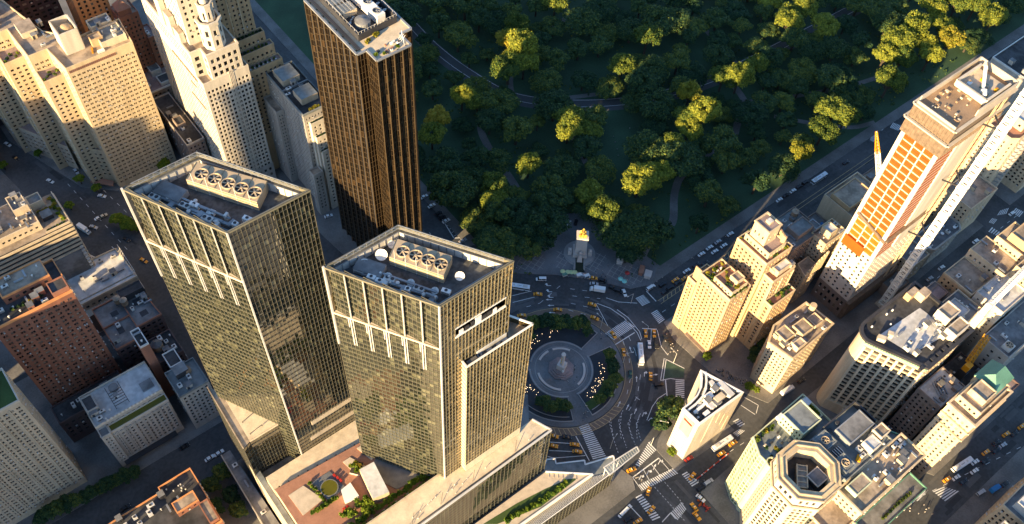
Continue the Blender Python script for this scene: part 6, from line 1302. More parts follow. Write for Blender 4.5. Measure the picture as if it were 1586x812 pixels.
for px, d, k in ((J_(692, 602), (6, -12), 's'), (J_(743, 620), (6, -12), 's'), (J_(790, 645), (5, -12), 's'), (J_(838, 660), (5, -12), 'r'), (J_(797, 452), (0, -12), 's'), (J_(760, 275), (-4, -12), 's'), (J_(843, 420), (0, -12), 'r'), (J_(905, 428), (12, -2), 's'), (J_(880, 690), (8, -8), 'r'), (J_(932, 592), (10, -6), 'r'), (L_(1272, 530), (5, -10), 'r'), (L_(1318, 500), (5, -10), 'r'), (L_(1355, 472), (5, -10), 's'), (L_(1385, 440), (5, -10), 'r'), (I_(293, 524), (-12, 0), 'r'), (I_(300, 564), (-12, 0), 'r'), (I_(308, 602), (-12, 0), 'r'), (I_(300, 617), (-12, 0), 's'), (I_(312, 655), (-12, 0), 's'), (I_(318, 703), (-12, 0), 's'), ((176, 385), (8, 8), 's')): arrow(px, d, k)
# buff hatched strips: median of the park street, and the band round the island
def ang_pt(r, a): return (r*math.cos(math.radians(a)), r*math.sin(math.radians(a)))
for x in range(72, 150, 3): mk['paint_y'].add([(x, -1.4, ZM), (x+.5, -1.4, ZM), (x+2.4, .9, ZM), (x+1.9, .9, ZM)])
for y in (-1.5, .9): mk['paint_y'].add([(70, y, ZM), (262, y, ZM), (262, y+.25, ZM), (70, y+.25, ZM)])
b = MB()
for k in range(90): b.add([(*ang_pt(33.2, k*4), .006), (*ang_pt(37.2, k*4), .006), (*ang_pt(37.2, k*4+4), .006), (*ang_pt(33.2, k*4+4), .006)])
struct('brick_band', b, 'band')
for a in list(range(196, 292, 4)): 
    p, q = Vector(ang_pt(33.6, a)), Vector(ang_pt(37, a+2.5)); d = (q-p).normalized(); n = Vector((-d.y, d.x))*.14; mk['paint_y'].add([(*(p-n), ZM), (*(q-n), ZM), (*(q+n), ZM), (*(p+n), ZM)])
for k in range(120):
    for r in (33.3, 37.2): mk['paint_y'].add([(*ang_pt(r, k*3), ZM), (*ang_pt(r+.2, k*3), ZM), (*ang_pt(r+.2, k*3+3), ZM), (*ang_pt(r, k*3+3), ZM)])
tri = [J_(952, 455), J_(975, 345), J_(1083, 392), J_(1078, 445), J_(1000, 445)]
M['green_plaza'] = mat('green_painted_asphalt', (.05, .085, .06), var=.3, scale=.3); flat('painted_plaza', [[axy(*p) for p in tri]], .008, 'green_plaza')
pb = MB(); rp = random.Random(6)
for k in range(150):
    if k < 60: a = rp.uniform(-70, 130); r = rp.uniform(38, 50); x, y, rz = r*math.cos(math.radians(a)), r*math.sin(math.radians(a)), math.radians(a)+PI/2
    elif k < 90: x, y, rz = rp.uniform(70, 260), rp.uniform(-10, 9), 0
    elif k < 115: x, y, rz = rp.uniform(95, 260), rp.uniform(-171, -156), 0
    elif k < 130: x, y, rz = rp.uniform(-9, 8), rp.uniform(-150, -60), PI/2
    else: x, y, rz = rp.uniform(-160, -128), rp.uniform(180, 300), PI/2+.25
    c, s = math.cos(rz), math.sin(rz); l, w = rp.uniform(1.5, 7), rp.uniform(.5, 1.6); pb.add([(x+u*c-v*s, y+u*s+v*c, .003+k*.00002) for u, v in ((-l, -w), (l, -w), (l, w), (-l, w))], k % 2)
M['patch_dark'] = mat('tar_patch', (.045, .046, .048), rough=.75, var=.3); M['patch_light'] = mat('worn_asphalt', (.10, .10, .10), rough=.9, var=.25)
struct('road_patches', pb, ['patch_dark', 'patch_light'])
struct('lane_markings', mk['paint'], 'paint'); struct('buff_markings', mk['paint_y'], 'paint_y')
# ---------------------------------------------------------------- the round island
def island():
    b = MB(); N = 72; b.prism([ang_pt(32.6, k*360/N) for k in range(N)], -.02, .15, 1, 0); struct('round_island', b, ['plaza', 'granite'])
    def ring(r0, r1, a0, a1, z0, z1, mb, m=0, n=24):
        for k in range(n):
            a, c = a0+(a1-a0)*k/n, a0+(a1-a0)*(k+1)/n; p = [ang_pt(r0, a), ang_pt(r1, a), ang_pt(r1, c), ang_pt(r0, c)]
            mb.add([(*q, z1) for q in p], m)
            mb.add([(*p[1], z0), (*p[2], z0), (*p[2], z1), (*p[1], z1)], m); mb.add([(*p[3], z0), (*p[0], z0), (*p[0], z1), (*p[3], z1)], m)
        for a in (a0, a1): p, q = ang_pt(r0, a), ang_pt(r1, a); mb.add([(*p, z0), (*q, z0), (*q, z1), (*p, z1)], m)
    beds = ((10, 127), (146, 242), (262, 350)); rnd = random.Random(17)
    for i, (a0, a1) in enumerate(beds):
        g = MB(); ring(17, 29.5, a0, a1, .1, .3, g); struct('planting_bed', g, 'bed'); w = MB(); ring(29.6, 30.1, a0, a1, .1, .55, w); ring(27.3, 27.6, a0+3, a1-3, .1, .6, w); ring(15.8, 16.6, a0-2, a1+2, .1, .45, w)
        for a in (a0, a1): p, q = ang_pt(16.6, a), ang_pt(30, a); w.bar((*p, .35), (*q, .35), .35, .5)
        t = w.build('bed_wall', M['granite']); tag(t, ('low curved granite walls round the northern tree bed of the traffic circle', 'low curved granite walls round the western bed of the circle next to the golden tower', 'low curved granite walls round the eastern bed of the traffic circle')[i], 'wall')
        if i == 2: l = MB(); ring(22.5, 27, 262, 300, .1, .34, l); struct('lawn', l, 'turf')
    for a0, a1 in ((28, 72), (84, 118), (155, 230), (275, 340)):
        w = MB(); ring(11.6, 12.7, a0, a1, .14, .62, w, 0, 14); tag(w.build('curved_bench', M['marble']), {28: 'short pale curved bench north east of the round plaza column', 84: 'pale curved bench north of the round plaza column', 155: 'long pale curved bench west of the round plaza column', 275: 'pale curved bench east of the round plaza column'}[a0], 'bench')
    p = MB()
    for k in range(72): p.add([(*ang_pt(13.4, k*5), .156), (*ang_pt(13.7, k*5), .156), (*ang_pt(13.7, k*5+5), .156), (*ang_pt(13.4, k*5+5), .156)])
    struct('paving_lines', p, 'granite')
    t = thing('column_monument', 'tall stone column with pale statue on top at the centre of the circle', 'monument', (0, 0, .15)); b = MB(); O = lambda r: [ang_pt(r, 22.5+45*k) for k in range(8)]
    for r, z0, z1 in ((6.9, .15, .9), (5.9, .9, 1.5), (4.7, 1.5, 2.2)): b.prism(O(r), z0, z1, 0)
    b.build('stepped_base', M['roof_pink'], t); b = MB(); b.box(0, 0, 2.2, 4.4, 4.4, 3.1, .4, 0, taper=.9); b.box(0, 0, 5.3, 4.1, 4.1, .5, .4, bottom=True); b.build('pedestal', M['marble'], t)
    b = MB(); b.lathe(0, 0, [(1.15, 5.8), (1.0, 6.4), (.9, 14.6), (1.2, 15), (1.2, 15.4), (.02, 15.45)], 12)
    b.build('column', M['marble'], t); b = MB()
    for k in range(3):
        for s in (-1, 1): b.box(s*.85, 0, 8+k*2, .9, .5, .5, .4)
    b.build('ship_prow', M['gold'], t); f = figure_mesh('statue', [M['white']], 2.0); f.parent = t; f.location = (0, 0, 15.3); b = MB(); b.box(-1.2, -2.6, 1.9, 1, .7, 1.9); b.build('angel_figure', M['white'], t)
    # lit lamps in the beds
    proto = None; n = 0
    for (a0, a1, r0, r1, cnt) in ((50, 98, 19.5, 24, 22), (100, 126, 18.5, 24, 24), (270, 335, 18.5, 22.5, 40), (165, 200, 18.5, 23.5, 20)):
        for k in range(cnt):
            x, y = ang_pt(rnd.uniform(r0, r1), rnd.uniform(a0, a1))
            if proto is None:
                proto = thing('garden_lamp', 'small lit ground lamp among the dark beds of the traffic circle', 'lamp', (x, y, .3), 0, 'lit lamps in the circle beds'); b = MB(); b.cyl(x, y, .3, .62, .06, n=6); b.build('stake', M['metal_dark'], proto); b = MB(); b.lathe(x, y, [(.02, .6), (.11, .64), (.12, .72), (.08, .82), (.02, .84)], 8); b.build('bulb', M['bulb'], proto); o = proto
            else: o = copy_tree(proto)
            o.location = (x, y, .3)
def figure_mesh(name, mats, h, pose=0, cut=None):
    """one continuous human figure grown from a skeleton; materials by height: trousers, top, skin, hair"""
    s = h/1.75; st = .12 if pose else .0
    V = [((0, 0, .95), .15), ((0, 0, 1.15), .14), ((0, 0, 1.38), .16), ((0, 0, 1.50), .065), ((0, .01, 1.60), .10), ((0, .0, 1.70), .085), ((.09, st, .86), .10), ((.10, st*1.2, .48), .075), ((.10, st*1.0-.04, .08), .05), ((.10, st+.09, .04), .045), ((-.09, -st, .86), .10), ((-.10, -st*1.2, .48), .075), ((-.10, -st*1.8, .08), .05), ((-.10, -st*1.8+.12, .04), .045),
         ((.20, 0, 1.38), .07), ((.25, -st*.6, 1.10), .052), ((.26, .04-st*.4, .86), .04), ((.26, .06, .77), .042), ((-.20, 0, 1.38), .07), ((-.25, st*.6, 1.10), .052), ((-.26, .04+st*.4, .86), .04), ((-.26, .06, .77), .042)]
    Ed = [(0, 1), (1, 2), (2, 3), (3, 4), (4, 5), (0, 6), (6, 7), (7, 8), (8, 9), (0, 10), (10, 11), (11, 12), (12, 13), (2, 14), (14, 15), (15, 16), (16, 17), (2, 18), (18, 19), (19, 20), (20, 21)]
    me = bpy.data.meshes.new(name); me.from_pydata([Vector(v)*s for v, r in V], Ed, []); o = bpy.data.objects.new(name, me); COL.objects.link(o); o.modifiers.new('skin', 'SKIN')
    for d, (v, r) in zip(me.skin_vertices[0].data, V): d.radius = (r*s, r*s*.85)
    me.skin_vertices[0].data[0].use_root = True; o.modifiers.new('sub', 'SUBSURF').levels = 1
    bpy.context.view_layer.update(); m2 = bpy.data.meshes.new_from_object(o.evaluated_get(bpy.context.evaluated_depsgraph_get())); o.modifiers.clear(); o.data = m2; m2.materials.clear()
    for m in mats: m2.materials.append(m)
    for p in m2.polygons:
        z = p.center.z/s; p.material_index = min(len(mats)-1, 0 if z < .93 else 1 if z < 1.46 else 2 if (z < 1.63) else 3); 
        if len(mats) > 2 and z < .9 and abs(p.center.x/s) > .2: p.material_index = 2
        p.use_smooth = True
    return o
island()
def park_monument():
    c = at(897.5, 393, .14); x, y = c.x, c.y; d = Vector((-.66, -.75)).normalized(); n = Vector((-d.y, d.x)); rot = math.atan2(d.y, d.x)
    t = thing('park_monument', 'stone pylon topped by sunlit gilded figures at the park entrance', 'monument', (x, y, .14)); at2 = lambda u, v: (x+d.x*u+n.x*v, y+d.y*u+n.y*v)
    b = MB(); b.cyl(x, y, .14, .55, 9, n=28); b.cyl(x, y, .55, .95, 8.2, n=28); b.build('round_base', M['granite'], t); b = MB(); b.box(*at2(7.5, 0), .14, 12, 6.4, .9, rot); b.cyl(*at2(13.3, 0), .14, 1.04, 3.2, n=16); b.build('basin_wall', M['granite'], t); b = MB(); b.box(*at2(8, 0), 1.05, 10.6, 4.4, .03, rot); b.build('basin_water', M['water'], t)
    b = MB(); b.box(x, y, .9, 7.4, 8, 3, rot); b.box(x, y, 3.9, 5.6, 6.2, 12.6, rot, taper=.92); b.box(x, y, 16.5, 6.1, 6.6, 1.2, rot, bottom=True); b.build('pylon', M['marble'], t)
    for v in (-5.6, 5.6): b = MB(); b.box(*at2(.5, v), .95, 3, 2.2, 3, rot); b.blob((*at2(.8, v), 4.6), 1.2, int(v+9)); b.build('side_figure', M['marble'], t)
    b = MB(); b.box(*at2(4.6, 0), .9, 4.4, 3.2, 4.4, rot, taper=.5); b.blob((*at2(4, 0), 6), 1.4, 3); b.build('prow_figure', M['marble'], t)
    b = MB()
    for u, v, r in ((1.4, -1.5, 1.1), (1.4, 0, 1.2), (1.4, 1.5, 1.1), (-1, -.8, 1.3), (-1, 1, 1.3), (0, 0, 1.5)): b.blob((*at2(u, v), 18.7), r, int(u*7+v*3+20), sz=1.25); b.tube((*at2(u, v), 18.6), (*at2(u+1.2, v*1.2), 20.8), .45, .26, 7); b.blob((*at2(u+1.3, v*1.2), 20.9), .5, 4)
    b.build('gilded_group', M['gold'], t); f = figure_mesh('gilded_figure', [M['gold']], 3.8); f.parent = t; f.location = Vector((*at2(-.7, .1), 19))-t.location; f.rotation_euler.z = rot+PI/2
park_monument()
# ================================================================ vehicles
def make_car(kind, paint, L=4.9, Wd=1.95, H=1.5, name='car'):
    t = thing(name, 'x', 'car'); b = MB(); w = Wd/2
    if kind == 'van': prof = [(-L/2, .45), (-L/2, 1.05), (-L/2+.1, 1.1), (L/2-.9, 1.1), (L/2-.05, .95), (L/2, .5)]; ca = [(-L/2+.05, -L/2+.15), (L/2-.95, L/2-1.7)]; H = 2.2
    elif kind == 'suv': prof = [(-L/2, .45), (-L/2, 1.05), (-L/2+.2, 1.1), (L/2-1.2, 1.1), (L/2-.1, .98), (L/2, .5)]; ca = [(-L/2+.1, -L/2+.3), (L/2-1.25, L/2-1.9)]; H = 1.8
    else: prof = [(-L/2, .42), (-L/2+.05, .92), (-L/2+.9, .98), (L/2-1.35, .98), (L/2-.15, .82), (L/2, .45)]; ca = [(-L/2+.75, -L/2+1.25), (L/2-1.4, L/2-2.1)]
    n = len(prof)
    def ring(k): 
        out = []
        for i, (x, z) in enumerate(prof): ww = w*(k if z > .9 else 1)*(1 if abs(x) < L/2-.3 else .9); out.append((x, ww, z))
        return out
    A = ring(.96); P = [(x, -y, z) for x, y, z in A]+[(x, y, z) for x, y, z in A]
    b.addf(P, [tuple(range(n)), tuple(range(2*n-1, n-1, -1))]+[(i+1, i, n+i, n+i+1) for i in range(n-1)]+[(0, n-1, 2*n-1, n)], 0)
    bo = b.build('body', M[paint], t); zb = 1.0 if kind == 'car' else 1.09; g = MB(); wb, wt = w*.94, w*.78
    lo = [(ca[0][0], zb), (ca[1][0], zb)]; hi = [(ca[0][1], H-.06), (ca[1][1], H-.06)]
    Q = [(lo[0][0], -wb, zb), (lo[1][0], -wb, zb), (lo[1][0], wb, zb), (lo[0][0], wb, zb), (hi[0][0], -wt, H-.06), (hi[1][0], -wt, H-.06), (hi[1][0], wt, H-.06), (hi[0][0], wt, H-.06)]
    g.addf(Q, [(0, 1, 5, 4), (1, 2, 6, 5), (2, 3, 7, 6), (3, 0, 4, 7)]); g.build('windows', M['carglass'], t)
    r = MB(); r.box((hi[0][0]+hi[1][0])/2, 0, H-.08, hi[1][0]-hi[0][0]+.12, wt*2+.1, .1, taper=.94, bottom=True)
    if kind != 'car':
        for s in (-1, 1): r.bar((lo[0][0]+.3, s*wb, zb), (hi[0][0]+.25, s*wt, H), .12); r.bar((0, s*wb*1.0, zb), (0, s*wt, H), .14)
    r.build('roof', M[paint], t)
    for sx in (-1, 1):
        for sy in (-1, 1):
            ww = MB(); ww.tube((sx*L*.31, sy*(w-.2), .34), (sx*L*.31, sy*(w+.01), .34), .34, n=12); o = ww.build('wheel', M['tyre'], t)
    for sy in (-1, 1):
        h = MB(); h.box(L/2-.12, sy*w*.68, .66, .2, .36, .16); h.build('headlight', M['lampw'], t); h = MB(); h.box(-L/2+.03, sy*w*.72, .72, .12, .34, .18); h.build('tail_light', M['red_lens'], t)
    return t
def make_bus():
    t = thing('bus', 'x', 'bus'); L, w, H = 12.3, 1.3, 3.1; b = MB(); b.prism([(-L/2, -w), (L/2-.3, -w), (L/2, -w+.3), (L/2, w-.3), (L/2-.3, w), (-L/2, w)], .4, 1.45, 0); b.prism([(-L/2, -w), (L/2-.3, -w), (L/2, -w+.3), (L/2, w-.3), (L/2-.3, w), (-L/2, w)], 2.5, H-.15, 0); b.box(-.1, 0, H-.15, L-.5, w*2-.3, .16, taper=.97); b.build('body', M['car_bus'], t)
    g = MB(); g.prism([(-L/2+.04, -w+.05), (L/2-.3, -w+.05), (L/2-.05, -w+.32), (L/2-.05, w-.32), (L/2-.3, w-.05), (-L/2+.04, w-.05)], 1.45, 2.5, 0)
    g.build('windows', M['carglass'], t)
    u = MB(); u.box(-3.6, 0, H, 2.6, 1.5, .25); u.box(2.6, 0, H, 1, 1, .12); u.build('roof_unit', M['metal_light'], t); u = MB()
    for k in range(3): u.box(-1.2+k*.8, 0, H+.01, .5, .55, .02)
    u.build('roof_hatch', M['metal'], t)
    for x in (-3.4, 3.6):
        for s in (-1, 1): o = MB(); o.tube((x, s*(w-.3), .5), (x, s*(w+.01), .5), .5, n=12); o.build('wheel', M['tyre'], t)
    return t
def make_truck(paint='car_white', L=8.6):
    t = thing('truck', 'x', 'truck'); b = MB(); b.box(-1.1, 0, .95, L-2.3, 2.4, 2.6, bottom=True); b.build('cargo_box', M[paint], t); b = MB(); b.box(L/2-1.0, 0, .5, 1.9, 2.2, 1.2); b.box(L/2-1.2, 0, 1.7, 1.5, 2.1, .9, taper=.86); b.build('cab', M[paint], t)
    b = MB(); b.box(L/2-.47, 0, 1.75, .1, 1.8, .65); b.build('windscreen', M['carglass'], t); b = MB(); b.box(0, 0, .5, L-.6, 1, .45); b.build('chassis', M['metal_dark'], t)
    for x in (-L*.3, L*.33):
        for s in (-1, 1): o = MB(); o.tube((x, s*.8, .46), (x, s*1.12, .46), .46, n=12); o.build('wheel', M['tyre'], t)
    return t
PROT = {}
def proto(k):
    if k not in PROT:
        if k == 'taxi':
            t = make_car('car', 'car_taxi'); s = MB(); s.box(0, 0, 1.5, .35, .9, .16); s.build('roof_sign', M['white'], t)
        elif k == 'bus': t = make_bus()
        elif k == 'truck': t = make_truck()
        elif k == 'bluetruck': t = make_truck('car_blue', 6.5)
        elif k == 'limo': t = make_car('car', 'car_white', 8.6)
        elif k == 'whitevan': t = make_car('van', 'car_white', 5.8, 2.05)
        elif k == 'darkvan': t = make_car('suv', 'car_silver', 5.4, 2.05)
        elif k == 'suv': t = make_car('suv', 'car_black', 5.2, 2.0)
        else: t = make_car('car', 'car_'+k)
        PROT[k] = [t, False]
    return PROT[k]
KIND = dict(taxi=('orange yellow taxi', 'taxi', 'taxi'), bus=('white city bus', 'bus', 'city_bus'), truck=('white box truck', 'truck', 'box_truck'), bluetruck=('blue box truck', 'truck', 'box_truck'), limo=('long white limousine', 'limousine', 'limousine'), whitevan=('white van', 'van', 'van'), darkvan=('grey van', 'van', 'van'), suv=('black suv', 'car', 'car'), white=('white car', 'car', 'car'), black=('black car', 'car', 'car'), silver=('silver car', 'car', 'car'), red=('red car', 'car', 'car'), green=('dark green car', 'car', 'car'), buff=('buff coloured car', 'car', 'car'))
def vehicle(k, px, d, where):
    p = at(*px, .5); q = at(px[0]+d[0], px[1]+d[1], .5); rz = math.atan2(q.y-p.y, q.x-p.x); pr = proto(k)
    o = pr[0] if not pr[1] else copy_tree(pr[0]); pr[1] = True; lab, cat, nm = KIND[k]; o.name = nm
    o.location = (p.x, p.y, .01 if not where.startswith('*') else .16); o.rotation_euler.z = rz; tag(o, lab+' '+where.lstrip('*'), cat, {'taxi': 'taxis in the streets', 'bus': 'city buses', 'truck': 'trucks'}.get(k, 'cars and vans in the streets'))
EW, NS = (60, -39), (60, 50)
for v in (('whitevan', (838, 433), (-10, 0), 'beside the crowd at the park monument kerb'), ('bus', (803, 446), (-10, -1.5), 'half hidden by the golden tower near the turning arrows'), ('taxi', (833, 456), (10, .3), 'right of the painted turning arrows, next to a half hidden bus'), ('taxi', (864, 480), (10, .2), 'nearest the trees on the north rim of the island'), ('taxi', (917, 472), (10, 3), 'curving past below the long box truck'), ('taxi', (921, 493), (10, 4), 'just above the north east corner of the island trees'), ('taxi', (808, 489), (10, -1), 'peeping from behind the golden tower block by the island'),
          ('truck', (925, 450), (-10, -1.6), 'stopped along the plaza kerb below the umbrellas'), ('silver', (920, 440), (10, 1), 'squeezed above the box truck at the plaza kerb'), ('black', (948, 446), (10, 5), 'right of the box truck tail lift'), ('suv', (958, 451), (10, 4), 'in the kerb queue left of the tall lamp post'), ('white', (967, 454), (4, 10), 'at the end of the plaza kerb queue by the lamp post'), ('whitevan', (1008, 446), (10, -6.5), 'at the stop line where the park street meets the circle'), ('suv', (933, 435), (10, 3), 'behind the food carts on the plaza edge'), ('darkvan', (908, 429), (10, 1), 'with open hatch beside the food carts'), ('taxi', (919, 431), (10, 1), 'parked among food carts at the plaza edge'),
          ('whitevan', (881, 348), (3, -10), '*parked on the plaza behind the gilded monument'), ('white', (938, 370), (10, 2.4), '*parked on the plaza right of the gilded monument'), ('black', (892, 345), (3, -10), '*parked beside the white van behind the gilded monument'),
          ('taxi', (1046, 434), EW, 'nearest the circle in the park street queue'), ('taxi', (1061, 431), EW, 'beside the terrace house in the park street'), ('black', (1030, 452), EW, 'first dark car at the park street stop line'), ('suv', (1038, 446), EW, 'second in the dark row on the park street'), ('suv', (1026, 441), EW, 'by the kerb behind the white van on the park street'), ('black', (1050, 438), EW, 'third in the dark row on the park street'), ('white', (1063.5, 420), EW, 'parked alone by the park kerb before the long white row'), ('white', (1086.5, 394), EW, 'first of the row at the park kerb above the terrace house'), ('white', (1107, 390), EW, 'in the driving lane beside the parked white row'), ('white', (1099, 384), EW, 'second of the row at the park kerb above the terrace house'), ('white', (1121, 381), EW, 'in the driving lane ahead of the parked white row'), ('white', (1131, 363), EW, 'last of the row at the park kerb'), ('silver', (1112, 375), EW, 'between white cars at the park kerb'), ('black', (1078, 411), EW, 'by the park kerb behind a white car'), ('black', (1092, 408), EW, 'just above the terrace house corner turret'),
          ('bus', (1268, 278), EW, 'on the park street beside the building site'), ('white', (1207, 310), EW, 'at the park kerb left of the long bus'), ('white', (1228, 296), EW, 'at the park kerb between dark cars below the long bus'), ('black', (1217, 303), EW, 'between two white cars on the upper park street'), ('black', (1238, 289), EW, 'at the park kerb just left of the long bus'), ('suv', (1247, 283), EW, 'at the park kerb directly behind the long bus'), ('black', (1310, 252), EW, 'at the park kerb right of the long bus'),
          ('taxi', (950, 519), (6, 9), 'crossing the big zebra crossing east of the island'), ('taxi', (966, 546), (2, 10), 'beside the east rim of the island below the zebra crossing'), ('green', (976, 580), (0, 10), 'on the east lanes of the circle'), ('bus', (992, 550), (1, 10), 'heading down the east side of the circle'), ('taxi', (1007.5, 583), (0, -10), 'between turning arrows left of the green triangle'), ('taxi', (1000, 517), (1, 10), 'left of two at the stop line by the terrace house'), ('taxi', (1013, 517), (1, 10), 'right of two at the stop line by the terrace house'), ('white', (1005.5, 534), (1, 10), 'behind two taxis at the stop line'), ('suv', (1016.5, 534), (1, 10), 'behind two taxis at the stop line'), ('suv', (1020, 596), (10, -1.5), 'passing left of the museum crossing'), ('black', (1031, 523), (3, 10), 'at the kerb of the terrace house'), ('black', (1038, 532), (5, 10), 'waiting by the lamp post of the terrace house'),
          ('taxi', (890, 689), (10, 1), 'upper of two at the stop line beside the long zebra crossing'), ('taxi', (894, 700), (10, 1), 'lower of two at the stop line beside the long zebra crossing'), ('taxi', (858, 676), (10, 2), 'nearest the hatched band, emerging beside the golden base'), ('taxi', (857, 691), (10, 2), 'lower of two emerging beside the golden base'), ('black', (878, 677), (10, 1), 'between taxis west of the long zebra crossing'), ('taxi', (1004.6, 761), (3, -10), 'in the middle of the avenue crossing below the arrows'), ('taxi', (1008.6, 790), (6, -7), 'on the zebra crossing at the bottom edge'), ('taxi', (978, 728), (10, -4), 'turning beside the glass canopy'), ('taxi', (988, 808), EW, 'cut by the bottom edge beside the limousine'), ('limo', (968, 792), (9, -9), 'at the bottom edge beside the zebra crossing'), ('suv', (974, 804), EW, 'next to the limousine at the bottom edge'),
          ('bus', (1118, 688), EW, 'in the street below the curved museum'), ('taxi', (1135, 687), EW, 'ahead of the bus below the curved museum'), ('taxi', (1117, 703), EW, 'beside the bus below the curved museum'), ('taxi', (1072, 738), (7, -9), 'turning at the corner beside the red barrier'), ('taxi', (1075, 786), (-6, -8), 'upper of two at the bottom edge left of the green glass block'), ('taxi', (1079, 800), (7, 8), 'lower of two at the bottom edge left of the green glass block'), ('red', (1067, 711), EW, 'parked at the foot of the curved museum'), ('truck', (1219, 606), EW, 'between the beige corner house and the curved corner building'), ('black', (1241, 590), EW, 'in the cross street behind a white truck'), ('suv', (1086, 756), EW, 'by the pavement of the green glass block'), ('darkvan', (1097, 747), EW, 'parked at the pavement of the green glass block'), ('white', (1085, 772), NS, 'parked at the foot of the green glass block'),
          ('bus', (1489, 721), EW, 'in the lower right avenue traffic'), ('taxi', (1466.7, 743), EW, 'at the stop line in front of the lower right bus'), ('white', (1480.8, 740), EW, 'beside the front of the lower right bus'), ('white', (1510, 716), EW, 'behind the lower right bus'), ('white', (1509, 730), EW, 'in the middle lane beside the lower right bus'), ('black', (1492.5, 746), EW, 'at the stop line in the lower right avenue'), ('taxi', (1526.7, 701), EW, 'fourth behind the lower right bus'), ('black', (1543, 698), EW, 'right of a taxi in the lower right avenue'), ('black', (1543, 686), EW, 'by the kerb in the lower right avenue'), ('silver', (1553, 690), EW, 'in the dense right hand queue of the lower right avenue'), ('taxi', (1558, 673), EW, 'by the kerb near the right edge of the photo'), ('black', (1571, 672), EW, 'near the right edge between two taxis'), ('taxi', (1582, 661), EW, 'cut by the right edge of the photo'), ('darkvan', (1519, 763), EW, 'going the other way on the lower right avenue'), ('black', (1526, 714), EW, 'behind white cars in the lower right avenue'), ('bluetruck', (1540, 758), EW, 'parked at the far pavement of the lower right avenue'), ('black', (1556, 750), EW, 'ahead of the blue truck at the far pavement'),
          ('white', (1511, 374), EW, 'alone in the shaded cross street near the right edge'), ('white', (1458, 415), EW, 'in the shaded cross street beside the crane mast'), ('white', (1567, 331), EW, 'on the crossing at the right edge'), ('silver', (1440, 432), EW, 'at the dark kerb beside the crane mast'),
          ('white', (657, 305), (10, -5.5), 'parked at the upper end of the row beside the bronze tower'), ('white', (668.5, 319), (10, -5.5), 'second in the angled row beside the bronze tower'), ('black', (679, 331), (10, -5.5), 'third in the angled row beside the bronze tower'), ('black', (685, 337.5), (10, -5.5), 'fourth in the angled row beside the bronze tower'), ('white', (691, 342.5), (10, -5.5), 'fifth in the angled row beside the bronze tower'), ('silver', (717, 373), (10, -5.5), 'at the lower end of the angled row by the trees'),
          ('white', (78, 281), (10, 5), 'beside the banded tower terraces'), ('white', (158, 304), (10, 2), 'parked at the corner of the cream zigzag block'), ('white', (153, 338), (10, -5), 'in the left avenue crossing'), ('buff', (160, 335), (10, -5), 'in the left avenue crossing'), ('silver', (145, 352), (10, 3), 'by the brick paved median on the left avenue'), ('truck', (131, 357), (10, 6.5), 'beside the triangular canopy on the left avenue'), ('black', (196, 371), (10, 6), 'in shade near the left avenue median trees'), ('taxi', (223, 404), (10, 6), 'beside the sunlit white roof on the left avenue'), ('white', (12, 224), (10, 6), 'at the left edge below the cream zigzag block'), ('black', (24, 245), (10, 8), 'at the left edge in the shaded avenue'), ('silver', (118, 266), (8, 10), 'in the small forecourt of the cream zigzag block'),
          ('white', (325, 710), EW, 'left of the pair in the shaded side street'), ('white', (339.5, 702), EW, 'right of the pair in the shaded side street'), ('black', (286, 692), EW, 'at the awning of the grey stone block'), ('black', (194, 787), EW, 'in the dark side street near the bottom edge'), ('white', (509, 335), (10, -3), 'between the dark green tower and the bronze tower')):
    vehicle(*v)
# ================================================================ people
def people():
    A = figure_mesh('person', [M['cloth'], M['cloth'], M['skin'], M['bark']], 1.75, 1); B = figure_mesh('person', [M['cloth'], M['cloth2'], M['skin'], M['bark']], 1.72, 1); C = figure_mesh('person', [M['cloth'], M['white'], M['skin'], M['bark']], 1.75, 0)
    used = {0: 0, 1: 0, 2: 0}; rnd = random.Random(77); P = (A, B, C)
    grp = ((14, (898, 425), 40, 8, 'person in the crowd on the park monument plaza', 'crowd on the monument plaza'), (10, (805, 425), 26, 12, 'person near the kerb left of the monument plaza', 'people left of the monument plaza'), (10, (955, 415), 30, 22, 'person strolling on the right half of the monument plaza', 'people right of the monument plaza'), (10, (902, 640), 8, 12, 'person on the south path of the round island', 'people on the south island path'), (8, (935, 520), 6, 6, 'person on the north east path of the round island', 'people on the north east island path'),
           (12, (884, 585), 20, 22, 'person on the round plaza by the column', 'people round the column'), (10, (1040, 535), 12, 16, 'person on the pavement of the planted terrace house', 'people by the terrace house'), (8, (985, 745), 10, 8, 'person at the corner by the glass canopy', 'people at the canopy corner'), (10, (1080, 745), 16, 12, 'person on the pavement left of the green glass block', 'people by the green glass block'), (12, (1075, 400), 60, 1.5, 'person walking along the park side pavement', 'people on the park pavement'), (10, (965, 225), 30, 26, 'person out on the shaded park meadow', 'people on the meadow'), (8, (1430, 790), 30, 8, 'person at the lower right avenue corner', 'people at the avenue corner'), (8, (1130, 605), 20, 12, 'person on the pavement right of the curved museum', 'people right of the museum'), (6, (785, 160), 16, 10, 'person at the crossing on the park drive', 'people on the park drive'))
    for n, c, rx, ry, lab, g in grp:
        for k in range(n):
            s = rnd.uniform(-1, 1); px = c[0]+s*rx; py = c[1]+rnd.uniform(-1, 1)*ry+(-s*rx*.66 if ry == 1.5 else 0); p = at(px, py, .15); i = rnd.choice((0, 0, 1, 1, 2)); o = P[i] if not used[i] else P[i].copy()
            if used[i]: COL.objects.link(o)
            used[i] += 1; o.name = 'person'; o.location = (p.x, p.y, .15); o.rotation_euler.z = rnd.uniform(0, 6.28); tag(o, lab+(' in dark clothes', ' in a pale top', ' in a white top')[i], 'person', g+(' in dark clothes', ' in pale tops', ' in white tops')[i])
people()
